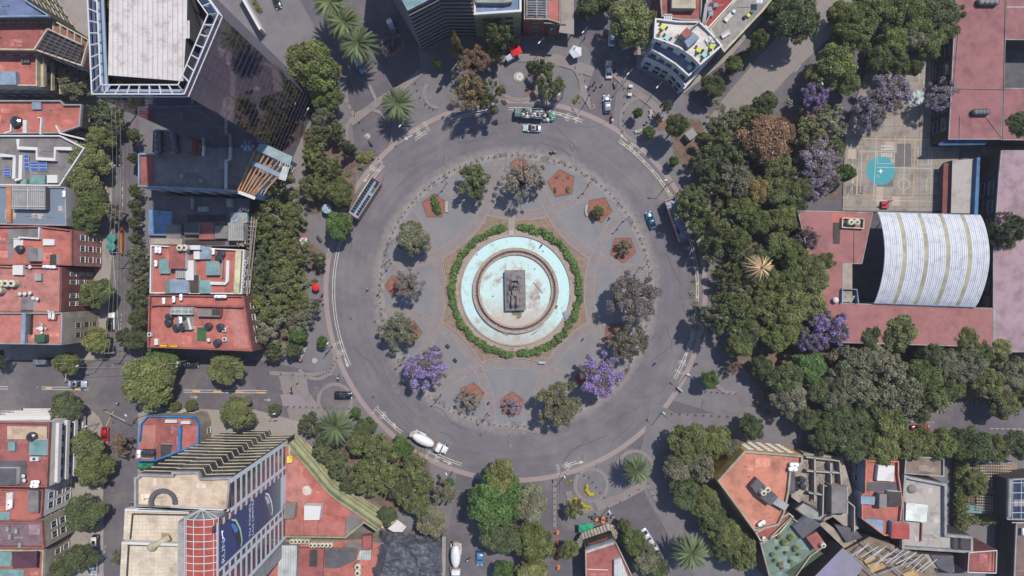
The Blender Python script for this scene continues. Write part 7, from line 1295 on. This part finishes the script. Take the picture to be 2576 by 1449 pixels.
# ================================================================ people
def skin(verts,edges,rad,sub=1):
    me=bpy.data.meshes.new('tmp'); me.from_pydata(verts,edges,[]); ob=bpy.data.objects.new('tmp',me); COL.objects.link(ob); md=ob.modifiers.new('s','SKIN'); md.use_smooth_shade=True
    for i,r in enumerate(rad): me.skin_vertices[0].data[i].radius=(r,r) if not hasattr(r,'__len__') else r
    me.skin_vertices[0].data[0].use_root=True
    if sub: s=ob.modifiers.new('b','SUBSURF'); s.levels=sub; s.render_levels=sub
    dg=bpy.context.evaluated_depsgraph_get(); out=bpy.data.meshes.new_from_object(ob.evaluated_get(dg)); bpy.data.objects.remove(ob); bpy.data.meshes.remove(me); return out
def person_meshes(pose):
    sx=.18 if pose=='walk' else .05
    if pose=='sit':
        legs=[((.1,.02,.92),.1),((.1,.45,.9),.085),((.1,.5,.5),.06),((.1,.6,.44),.05),((-.1,.02,.92),.1),((-.1,.45,.9),.085),((-.1,.5,.5),.06),((-.1,.6,.44),.05)]
    else:
        legs=[((.1,0,.9),.1),((.1,sx*.6,.5),.075),((.1,sx*.8-.02,.1),.05),((.1,sx*.8+.14,.05),.045),((-.1,0,.9),.1),((-.1,-sx*.3,.5),.075),((-.1,-sx*1.3,.12),.05),((-.1,-sx*1.2+.14,.06),.045)]
    torso=[((0,0,.98),.13),((0,0,1.2),.14),((0,.0,1.42),.13),((0,0,1.52),.06),((0,.01,1.6),.075),((0,.02,1.7),.1)]
    arms=[((.2,0,1.43),.06),((.26,.02-sx*.5,1.17),.045),((.24,.14 if pose!='sit' else .35,.95),.035),((.23,.2 if pose!='sit' else .43,.88),.035),((-.2,0,1.43),.06),((-.26,.02+sx*.3,1.17),.045),((-.24,.1 if pose!='sit' else .35,.95),.035),((-.23,.12 if pose!='sit' else .43,.88),.035)]
    V=[p for p,_ in torso+legs+arms]; R1=[r for _,r in torso+legs+arms]; nt=6
    E=[(0,1),(1,2),(2,3),(3,4),(4,5),(0,nt),(nt,nt+1),(nt+1,nt+2),(nt+2,nt+3),(0,nt+4),(nt+4,nt+5),(nt+5,nt+6),(nt+6,nt+7),(2,nt+8),(nt+8,nt+9),(nt+9,nt+10),(nt+10,nt+11),(2,nt+12),(nt+12,nt+13),(nt+13,nt+14),(nt+14,nt+15)]
    body=skin(V,E,R1)
    sh=[0,1,2,nt+8,nt+9,nt+12,nt+13]; mp={v:i for i,v in enumerate(sh)}; shirt=skin([V[i] for i in sh],[(mp[a],mp[b]) for a,b in E if a in mp and b in mp],[R1[i]*1.28+.015 for i in sh])
    tr=[0,nt,nt+1,nt+2,nt+4,nt+5,nt+6]; mp={v:i for i,v in enumerate(tr)}; trou=skin([V[i] for i in tr],[(mp[a],mp[b]) for a,b in E if a in mp and b in mp],[R1[i]*1.25+.012 for i in tr])
    hm=LM(); hm.ball((0,-.015,1.73),(.105,.125,.12),10,6,-.1); hair=hm.mesh('hair',black); fm=LM(); fm.ball((0,.115,1.69),(.018,.03,.025),6,4); [fm.ball((s*.04,.1,1.72),(.014,.012,.01),6,4) for s in(-1,1)]; [fm.ball((s*.105,.01,1.7),(.015,.03,.04),6,4) for s in(-1,1)]; fm.box((0,.108,1.645),(.05,.012,.012)); face=fm.mesh('face',black)
    return body,shirt,trou,hair,face
PM={}
def cloth(c): return rm('cloth_%d_%d_%d'%c,c,var=.05,stain=None)
skinm=rm('skin_tone',(176,128,100),var=.03,stain=None)
def person(x,y,deg,pose,top,bot,label,z=.12,hair=(28,24,24)):
    if pose not in PM: PM[pose]=person_meshes(pose)
    B=PM[pose]; t=bpy.data.objects.new('person',B[0]); COL.objects.link(t); 
    if not B[0].materials: [b.materials.append(skinm) for b in B[:3]]
    t.location=W(x,y,z); t.rotation_euler=(0,0,math.radians(-deg-90)); tag(t,label,'person')
    for nm,me,mm in (('shirt',B[1],cloth(top)),('trousers',B[2],cloth(bot)),('hair',B[3],cloth(hair)),('face',B[4],skinm)):
        c=bpy.data.objects.new(nm,me); COL.objects.link(c); c.parent=t; c.material_slots[0].link='OBJECT'; c.material_slots[0].material=mm
    return t
W_=(226,226,230);K_=(34,36,46);J=(60,70,100)
for a in ((1494,211,200,'walk',(60,56,80),K_,'pedestrian in dark purple, topmost of the group left of the white sedan'),(1483,221,20,'walk',K_,K_,'pedestrian in black, leftmost of the group left of the white sedan'),(1498,223,90,'walk',(170,90,90),K_,'pedestrian in dull red, lowest of the group left of the white sedan'),(1514,214,100,'walk',W_,J,'pedestrian in white just left of the white sedan'),
  (926,727,200,'walk',(200,200,206),J,'lone pedestrian in grey walking on the left of the ring road'),(953,739,90,'walk',(190,200,170),K_,'person in pale green on the left edge of the plaza'),(1533,549,30,'walk',W_,K_,'person in white on the paving right of the upper right red planter'),(1126,867,120,'walk',(90,60,70),K_,'left person of the upper pair crossing the lower left plaza'),(1130,871,120,'walk',K_,K_,'right person of the upper pair crossing the lower left plaza'),(1145,902,300,'walk',(60,60,76),K_,'left person of the lower pair crossing the lower left plaza'),(1149,906,300,'walk',K_,J,'right person of the lower pair crossing the lower left plaza'),
  (1467,852,220,'walk',(228,190,70),K_,'person in a yellow top right of the fountain'),(1647,914,60,'walk',(120,130,130),(40,70,70),'person on the right of the ring road above the avenue mouth'),(1230,1012,140,'walk',(170,36,52),K_,'person in red at the bottom of the plaza'),(1362,617,200,'walk',(214,150,110),(40,50,70),'worker bending inside the upper right of the outer pool'),(813,741,90,'walk',(214,60,50),K_,'vendor in red beside the red round parasol'),(809,751,90,'sit',(206,44,50),K_,'seated person in red below the vendor'),(808,755,40,'walk',(150,160,220),J,'person in pale blue below the seated person'),(815,763,40,'walk',W_,J,'person in white lowest by the left kerb'),
  (300,1014,70,'walk',W_,(150,120,100),'person in white on the street corner below the very large green tree'),(1176,1406,60,'walk',W_,J,'worker in white near the orange vested worker at the bottom'),(1183,1402,60,'walk',(234,110,50),J,'worker in an orange vest beside the lane at the bottom edge'),(1534,1289,80,'walk',W_,(230,230,230),'person in white above the striped awning, the upper of two'),(1541,1297,80,'walk',W_,K_,'person in white above the striped awning, the lower of two'),(1623,309,50,'sit',(226,200,200),K_,'person sitting near the stone blocks on the right paving'),
  (751,961,30,'walk',(210,210,216),K_,'person crossing the left avenue on the light paving'),(60,1030,20,'walk',W_,J,'person on the pavement above the white balcony building'),(1750,915,30,'walk',(100,100,130),K_,'person in the tree shade at the right kerb'),(758,905,10,'sit',W_,(150,60,60),'person on the stone blocks in the left forecourt')):
    person(*a,z=.5 if a[0]==1362 else .12)
def moto(x,y,deg,col,label,top,box=None,rider=True):
    t=thing('motorcycle' if 'bicycle' not in label else 'bicycle',label,'motorcycle' if 'bicycle' not in label else 'bicycle',W(x,y,.03),math.radians(-deg)); pm=paint('paint_%d_%d_%d'%col,C(*col),.3,.1,.8)
    for wx in(-.65,.68): m=LM(); m.loft([[(wx+.3*math.cos(2*PI*i/14),dy,.3+.3*math.sin(2*PI*i/14)) for i in range(14)] for dy in(-.06,.06)]); m.build('wheel',tyre,t)
    m=LM(); m.loft([rrect(px,w_,z0,z1,n=8) for px,w_,z0,z1 in ((-.8,.1,.6,.75),(-.4,.16,.4,.8),(.1,.17,.35,.85),(.5,.14,.5,.95),(.7,.1,.7,1.0))]); m.build('body',pm,t,smooth=True); m=LM(); m.tube((.45,-.35,1.05),(.45,.35,1.05),.03); m.tube((.66,0,.3),(.45,0,1.05),.04); m.build('handlebar',black,t); m=LM(); m.box((-.25,0,.82),(.65,.26,.1)); m.build('saddle',black,t)
    if box: m=LM(); m.box((-.75,0,1.05),(.5,.5,.5)); m.build('delivery_box',paint('paint_%d_%d_%d'%box,C(*box),.4,0,.4),t)
    if rider:
        p=person(x,y,deg,'sit',top,K_,'rider of the '+label.split(' above ')[0].split(' below ')[0],hair=(228,228,228)); p.location=W(x,y,.03); p.location.z=-.05
moto(1391,384,180,(200,206,190),'white and lime motorcycle on the ring road above the large red planter',K_); moto(1539,297,-90,(200,30,34),'red motorcycle on the north street below the silver car',K_,box=(232,60,44)); moto(853,950,100,(60,60,70),'dark bicycle at the kerb left of the ring road',W_); moto(735,982,80,(50,50,60),'dark bicycle on the left avenue',(90,100,120)); moto(1545,215,80,(40,40,50),'dark parked motorcycle beside the small soil bed on the right',K_,rider=False); moto(933,360,60,(40,44,60),'dark parked bicycle in the upper left circle',K_,rider=False)
# ================================================================ street furniture
def bollard_mesh():
    m=LM(); m.cyl((0,0,0),.16,.12,8); m.cyl((0,0,.12),.11,.6,8,.09); m.ball((0,0,.8),.13,8,5); return m
bme=bollard_mesh().mesh('bollard',[paint('iron',(.05,.045,.045),.6)])
def bollard(x,y,label,group,z=.12):
    o=bpy.data.objects.new('bollard',bme); COL.objects.link(o); o.location=W(x,y,z); tag(o,label,'bollard',group)
for i in range(142):
    a=2*PI*i/142
    if abs(a-PI*1.5)<.02: continue
    bollard(*ring_pt(341,a),'dark iron bollard in the ring around the edge of the central plaza','bollards around the plaza')
def brow(pts,n,label,group,z=.04):
    for i in range(n):
        k=i*(len(pts)-1)/(n-1); j=min(int(k),len(pts)-2); f=k-j; bollard(pts[j][0]+(pts[j+1][0]-pts[j][0])*f,pts[j][1]+(pts[j+1][1]-pts[j][1])*f,label,group,z)
brow([(1396,1222),(1395,1340)],9,'dark bollard in the straight row at the bottom right of the giant green tree','bollards at the bottom street'); brow([(678,938),(800,945),(830,935),(848,900)],13,'dark bollard in the row closing the left forecourt','bollards at the left forecourt'); brow([(710,1021),(880,1027)],12,'dark bollard in the row below the lower left kerb circle','bollards below the left kerb circle'); brow([(1543,170),(1568,210),(1572,250),(1568,300),(1566,330)],10,'dark bollard lining the right side of the north street mouth','bollards right of the north street'); brow([(1447,170),(1475,210),(1487,250),(1490,268)],8,'dark bollard lining the left side of the north street mouth','bollards left of the north street')
brow([(1045,210),(1052,240),(1075,268),(1090,275)],6,'dark bollard on the curved edge right of the lone palm','bollards right of the lone palm'); brow([(868,245),(893,290)],4,'dark bollard on the kerb line at the foot of the palm avenue','bollards at the palm avenue'); brow([(905,308),(952,400)],6,'dark bollard crossing the upper left circle','bollards in the upper left circle'); brow([(1458,1190),(1482,1200),(1500,1225),(1520,1250)],7,'dark bollard around the circle with the yellow hedge','bollards around the yellow hedge'); brow([(1560,1260),(1630,1215),(1650,1260)],7,'dark bollard at the mouth of the diagonal street','bollards at the diagonal street'); brow([(1775,985),(1850,989)],6,'dark bollard on the upper side of the eastern avenue mouth','bollards north of the eastern avenue'); brow([(1690,1040),(1850,1048)],9,'dark bollard on the lower side of the eastern avenue mouth','bollards south of the eastern avenue')
def mk_lamp():
    t=thing('street_lamp','','street lamp'); m=LM(); m.cyl((0,0,0),.2,.5,10,.1); m.tube((0,0,.5),(0,0,6.6),.08,.055,8); m.ball((0,0,6.65),.12,8,5); m.build('pole',black,t); m=LM(); m.tube((-.8,0,6.2),(.8,0,6.2),.04); m.build('arm',black,t)
    for s in(-1,1): m=LM(); m.cyl((s*.8,0,5.75),.12,.4,10,.22); m.cyl((s*.8,0,6.15),.24,.12,10,.06); m.build('lantern',rm('lantern',(72,76,86),var=.03,stain=None),t)
    return t
LD=['at the upper right of the plaza beside the largest red planter','right of the seated plaza walkers near the right hand planter','by the upper left red planter','on the left edge of the plaza below the mauve flecked tree','at the lower left plaza edge beside the vivid jacaranda','on the plaza edge left of the bottom left planter','on the plaza edge between the two bottom planters','above the grey-mauve jacaranda on the right of the plaza']
for (x,y),l in zip(((1479,468),(1565,558),(1124,462),(985,662),(1019,899),(1109,992),(1226,1039),(1609,673)),LD): inst('lamp',mk_lamp,W(x,y,.12),.7,1,'twin headed lamp '+l,'street lamp','twin lamps of the plaza')
def mk_slamp():
    t=thing('street_lamp','','street lamp'); m=LM(); m.cyl((0,0,0),.2,.4,8,.12); m.tube((0,0,.4),(0,0,7.8),.1,.07,8); m.build('pole',rm('lamp_grey',(120,120,126),var=.05),t); m=LM(); m.tube((0,0,7.6),(1.6,0,8.0),.05); m.build('arm',rm('lamp_grey',0),t); m=LM(); m.box((1.8,0,8.0),(.7,.28,.12)); m.build('lamp_head',wf,t); return t
for x,y,r,l in ((1473,259,2,'at the top right kerb of the ring road'),(1578,197,4,'beside the little soil bed by the north street'),(1648,229,4,'in front of the curved white building'),(1675,468,3,'on the right kerb above the parked bus'),(1725,944,2.4,'on the right kerb above the eastern avenue'),(1663,1039,2.2,'at the lower corner of the eastern avenue'),(836,872,1,'on the left kerb by the small bright tree'),(1422,1194,2,'beside the ochre flower strip'),(1138,1187,2,'left of the giant green tree'),(789,310,1,'between the tower and the western strip'),(1031,322,4,'on the upper left kerb below the lone palm'),(1413,246,4,'on the top kerb of the ring road'),(1365,122,4,'in front of the brick building'),(1470,97,4,'right of the flat grey canopy'),(1529,1277,2,'above the striped awning'),(262,905,3.5,'on the corner above the very large green tree'),(1395,90,4,'at the end of the red terrace'),(700,1030,.2,'beside the clipped dark tree'),(250,1065,.5,'on the corner by the white balcony building'),(375,1042,2.4,'on the corner above the blue edged house'),(2040,250,2,'beside the bright purple jacaranda')):
    inst('slamp',mk_slamp,W(x,y,.1),r,1,'single arm street lamp '+l,'street lamp','single arm street lamps')
def pole(x,y,label,h=9):
    t=thing('utility_pole',label,'utility pole',W(x,y,.1)); m=LM(); m.tube((0,0,0),(0,0,h),.16,.11,8); m.build('pole',wallg,t); m=LM(); m.box((0,0,h-.4),(2.4,.12,.12)); m.build('crossarm',wg,t); m=LM(); [m.cyl((s,0,h-.34),.06,.2,6) for s in(-1,0,1)]; m.build('insulator',wf,t)
poles=[(342,290),(336,640),(326,880),(212,905),(620,905),(478,905)]
for (x,y),l in zip(poles,('utility pole at the upper end of the west street row','utility pole in the middle of the west street row','utility pole at the lower end of the west street row','utility pole on the corner left of the avenue','utility pole beside the trellis corner on the avenue','utility pole with transformers on the avenue pavement')): pole(x,y,l)
for i,dx in enumerate((-1,0,1)):
    m=MB(); P3=[W(342,290,.1),W(336,640,.1),W(326,880,.1)]
    for a,b in zip(P3,P3[1:]):
        q=[a.lerp(b,k/8)+Vector((dx,0,9.1-1.2*4*(k/8)*(1-k/8))) for k in range(9)]; [m.tube(c,d,.03,n=4) for c,d in zip(q,q[1:])]
    o=m.build('power_cable',rm('cable',(150,156,140),var=.02,stain=None)); tag(o,'sagging power cable strung above the west street tree row','power cable','cables of the west street')
for i,dy in enumerate((-1,1)):
    m=MB(); a=W(212,905,.1);b=W(478,905,.1); q=[a.lerp(b,k/10)+Vector((0,dy,9.1-1.5*4*(k/10)*(1-k/10))) for k in range(11)]; [m.tube(c,d,.03,n=4) for c,d in zip(q,q[1:])]; o=m.build('power_cable',rm('cable',0)); tag(o,'thin power cable crossing the avenue junction above the very large green tree','power cable','cables over the avenue')
o=thing('transformer','white pole transformers beside the pavement above the avenue','transformer',W(478,908,.1)); m=LM(); m.cyl((.4,.3,6.5),.35,1,10); m.cyl((-.5,.3,6.5),.35,1,10); m.cyl((.1,-.5,6.5),.35,1,10); m.build('casing',wf,o)
t=thing('traffic_signal','pale mast arm traffic signal reaching over the left avenue','traffic signal',W(210,900,.1)); m=LM(); m.tube((0,0,0),(0,0,6),.12,.09,8); m.build('pole',wf,t); m=LM(); m.tube((0,0,5.8),(-.7,-5.4,6.1),.09,.05,6); m.build('mast_arm',wf,t); m=LM(); m.box((-.7,-5.4,5.7),(.35,.3,.9)); m.build('signal_head',black,t)
t=thing('traffic_signal','mast arm traffic signal at the corner above the blue edged house','traffic signal',W(348,1048,.1)); m=LM(); m.tube((0,0,0),(0,0,6),.12,.09,8); m.build('pole',beige,t); m=LM(); m.tube((0,0,5.8),(-5,2.6,6.1),.09,.05,6); m.build('mast_arm',beige,t); m=LM(); m.box((-5,2.6,5.7),(.35,.3,.9)); m.build('signal_head',black,t)
def bench(x,y,deg,label,col=None,L_=1.8):
    t=thing('bench',label,'bench',W(x,y,.12),math.radians(-deg)); bm=col or rm('bench_wood',(84,78,84),var=.05); m=LM(); m.box((0,0,.45),(L_,.5,.07)); m.build('seat',bm,t); m=LM(); m.box((0,-.24,.75),(L_,.06,.4)); m.build('backrest',bm,t); m=LM(); m.box((-L_*.4,0,.21),(.08,.45,.42)); m.box((L_*.4,0,.21),(.08,.45,.42)); m.build('leg',black,t)
bench(1333,173,65,'dark bench left of the planted triangle at the top'); bench(1330,222,-30,'dark bench below the round white dotted medallion'); bench(788,640,-25,'dark bench beside the white balloons'); bench(1107,1200,65,'dark slatted bench left of the giant green tree'); bench(1363,911,4,'shiny steel bench at the bottom right corner of the planting bed',paint('steel',(.45,.46,.48),.25,.8)); bench(805,600,55,'dark bench right of the white balloons'); bench(1709,978,40,'small steel bench on the right forecourt',rimm)
t=thing('bench','curved pale stone bench left of the upper right red planter','bench',W(1474,530,.12)); m=LM(); m.annulus((2.4,0),2.2,2.75,.45,PI-.6,PI+.6,12,h=.45); m.build('seat',conc_l,t)
def cube(x,y,label,group,r=0): 
    def mk(): m=LM(); m.prism([(-.4,-.38),(.4,-.42),(.42,.4),(-.4,.4)],0,.38); m.prism([(-.36,-.34),(.36,-.36),(.37,.36),(-.36,.36)],.38,.45); o=m.build('stone_block',conc_l,o=(0,0,0)); return tag(o,'x','stone seat')
    inst('cube',mk,W(x,y,.12),r,1,label,'stone seat',group)
for i in range(4): cube(1123.5,511+i*6.5,'pale square stone seat in the row of four right of the upper left planter','row of four stone seats')
for x,y in ((1637,280),(1638,286),(1636,292),(1638,297),(1600,332),(1606,331),(1611,328)): cube(x,y,'grey stone block on the edge of the right forecourt circle','stone blocks of the right forecourt',R_())
for x,y in ((768,876),(765,882),(762,887),(760,893),(757,898),(755,903)): cube(x,y,'pale stone block in the curved row beside the yellow-green tree','stone blocks of the left forecourt',R_())
for i in range(8):
    a=2*PI*i/8; o=inst('dot',lambda:tag((lambda m:(m.cyl((0,0,0),.33,.25,12),m.build('round_stool',whit,o=(0,0,0)))[1])(LM()),'x','stool'),W(1307+6*math.cos(a),194+6*math.sin(a),.1),0,1,'white round stool in the ring of eight on the top paving circle','stool','ring of white stools')
# stalls, parasols, parklet
umbrella(1297,134,.1,16,(214,36,44),(214,36,44),'bright red square parasol in front of the beige building',square=True,rot=.4,h=3); umbrella(1446,139,.1,17,(214,214,220),(196,200,210),'dirty white parasol on the paving below the flat grey canopy',n=5,h=3); umbrella(800,722,.1,10,(220,38,44),(214,36,44),'bright red round parasol at the left kerb of the ring',n=8,h=2.6); umbrella(829,528,.1,12,(170,190,200),(150,172,186),'pale blue round parasol between the western trees',n=10,h=3); umbrella(1463,1321,.1,12,(40,150,110),(40,150,110),'green square parasol above the striped awning, the left of two',square=True,h=2.8,rot=.05); umbrella(1480,1318,.1,12,(44,156,114),(44,156,114),'green square parasol above the striped awning, the right of two',square=True,h=2.9,rot=.05); umbrella(293,601,.1,12,(70,142,136),(60,130,126),'teal eight sided parasol over the orange parklet, the upper of two',h=2.7); umbrella(292,622,.1,12,(70,142,136),(60,130,126),'teal eight sided parasol over the orange parklet, the lower of two',h=2.7)
t=thing('parklet','orange wooden parklet deck under the teal parasols','parklet',W(304,605,.02)); m=LM(); m.box((0,0,.12),(1.2,7.0,.2)); m.build('deck',rm('parklet_grey',(130,112,100)),t); m=LM(); m.box((.62,0,.6),(.3,7.0,.8)); m.build('railing',rm('parklet_orange',(200,118,60)),t)
t=thing('food_cart','white food cart beside the red square parasol','cart',W(1283,150,.1),.6); m=LM(); m.box((0,0,.8),(2.0,1.1,1.0)); m.build('counter',wf,t); m=LM(); m.box((0,0,2.1),(2.2,1.3,.08)); m.build('roof',rm('cart_roof',(190,200,216)),t); m=LM(); [m.tube((a,b,1.3),(a,b,2.1),.03) for a in(-.9,.9) for b in(-.5,.5)]; m.build('post',black,t)
m=LM(); rr=random.Random(2); [m.ball((rr.uniform(-.8,.8),rr.uniform(-1,1),2+rr.uniform(0,.8)),.33,8,6) for i in range(16)]; t=thing('balloon_cluster','cluster of white balloons over a pink cart in the western forecourt','balloons',W(770,613,.1)); [k.build('balloon',whit,t,smooth=True) for k in m.split()]; m=LM(); m.box((0,1.2,.5),(1.2,.8,1)); m.build('cart',rm('pink_cart',(206,128,140)),t); m=LM(); m.tube((0,0,0),(0,0,2),.03); m.build('pole',black,t)
for i,(x,y) in enumerate(((1402,1338),(1402,1362),(1402,1380),(1403,1400),(1404,1425))):
    def mk(): t=thing('traffic_drum','','traffic drum'); m=LM(); m.cyl((0,0,.0),.42,.1,12); m.cyl((0,0,.1),.34,.9,12,.26); m.build('drum',rm('safety_orange',(240,120,40),var=.03,stain=None),t); m=LM(); m.cyl((0,0,.5),.318,.15,12,.305); m.build('stripe',wf,t); return t
    inst('drum',mk,W(x,y,.05),0,1.2,'orange traffic drum in the line along the bottom street','traffic drum','line of orange drums')
for i,(x,y) in enumerate(((1500,1304),(1516,1302),(1516,1309),(1494,1299))): table_set(x,y,.1,('large orange tabletop left of the pedestrians','orange tabletop nearest the pale manhole','small orange tabletop below the others','dark teal tabletop beside the green parasols')[i],((214,124,80),(214,126,80),(206,118,78),(60,96,96))[i],2,False,chair=(70,68,72))
m=LM(); m.cyl((0,0,0),.5,.5,14); 
t=thing('kiosk','dark square kiosk with pale roof edge in the shaded right forecourt','kiosk',W(1720,295+12,.1),.6) if False else thing('kiosk','dark square kiosk with a pale side behind the tall upper right tree','kiosk',W(1732,343,.1),.7); m=LM(); m.box((0,0,1.2),(2.2,2.0,2.4)); m.build('wall',wallg,t); m=LM(); m.box((0,0,2.45),(2.4,2.2,.1)); m.build('roof',black,t)
for (x,y),l in zip(((1585,219),(1583,240)),('small pale electrical box on the little soil bed','low green box on the paving below the little soil bed')):
    t=thing('utility_box',l,'utility box',W(x,y,.1)); m=LM(); m.box((0,0,.45),(.9,.6,.9)); m.build('cabinet',wallg,t); m=LM(); m.box((0,0,.93),(1,.7,.06)); m.build('lid',wf,t)
m=LM(); m.box((0,0,.8),(.5,3.4,.12)); m.box((-.2,.2,.5),(.1,3.2,.9)); t=m.build('barrier',rm('rust_beam',(120,104,96)),o=(0,0,0)); t.location=W(1572,942,.1); t.rotation_euler=(0,0,-.6); tag(t,'long grey barrier leaning at the plaza edge right of the vivid jacaranda','barrier')
t=thing('stall','red roofed stall half hidden beneath the lower right jacaranda','stall',W(1461,948,.12),.7); m=LM(); m.box((0,0,1),(2.2,1.8,1.9)); m.build('counter',rm('stall_red',(150,60,60)),t); m=LM(); m.prism([(-1.4,-1.2),(1.4,-1.2),(1.4,1.2),(-1.4,1.2)],2.2,2.3,bot=True); m.build('roof',rm('stall_red',0),t)
# ================================================================ camera, light, render
cam=bpy.data.cameras.new('camera'); co=bpy.data.objects.new('camera',cam); COL.objects.link(co); co.location=(0,0,H); co.rotation_euler=(0,0,0)
cam.sensor_width=36; cam.lens=36*H/257.6; cam.clip_end=3000; cam.clip_start=1; S.camera=co
w=bpy.data.worlds.new('World'); S.world=w; w.use_nodes=True; nt=w.node_tree; sky=nt.nodes.new('ShaderNodeTexSky'); sky.sky_type='NISHITA'; sky.sun_disc=False
el=math.radians(63); dx,dy=.60,.80
sky.sun_elevation=el; sky.sun_rotation=math.atan2(dx,dy); sky.altitude=2200; sky.dust_density=1.5; nt.links.new(sky.outputs[0],nt.nodes['Background'].inputs[0]); nt.nodes['Background'].inputs[1].default_value=.15
sun=bpy.data.lights.new('sun','SUN'); sun.energy=3.6; sun.angle=math.radians(.53); sun.color=(1,.945,.865); so=bpy.data.objects.new('sun',sun); COL.objects.link(so)
d=Vector((dx*math.cos(el),dy*math.cos(el),math.sin(el))); so.rotation_euler=d.to_track_quat('Z','Y').to_euler(); so.location=(60,80,200)
S.view_settings.view_transform='Standard'; S.view_settings.look='None'; S.view_settings.exposure=.8; S.view_settings.gamma=1
S.render.resolution_x=1024; S.render.resolution_y=576

# thin urban haze: one closed box round the camera and the whole scene
m=MB(); m.box((0,0,99),(1500,1500,200)); hz=bpy.data.materials.new('haze'); hz.use_nodes=True; nt=hz.node_tree; nt.nodes.remove(nt.nodes['Principled BSDF']); v=nt.nodes.new('ShaderNodeVolumePrincipled'); v.inputs['Color'].default_value=(.95,.9,1,1); v.inputs['Density'].default_value=.00008; v.inputs['Anisotropy'].default_value=0; nt.links.new(v.outputs[0],nt.nodes['Material Output'].inputs['Volume'])
o=m.build('haze',hz,o=(0,0,99)); o['kind']='stuff'
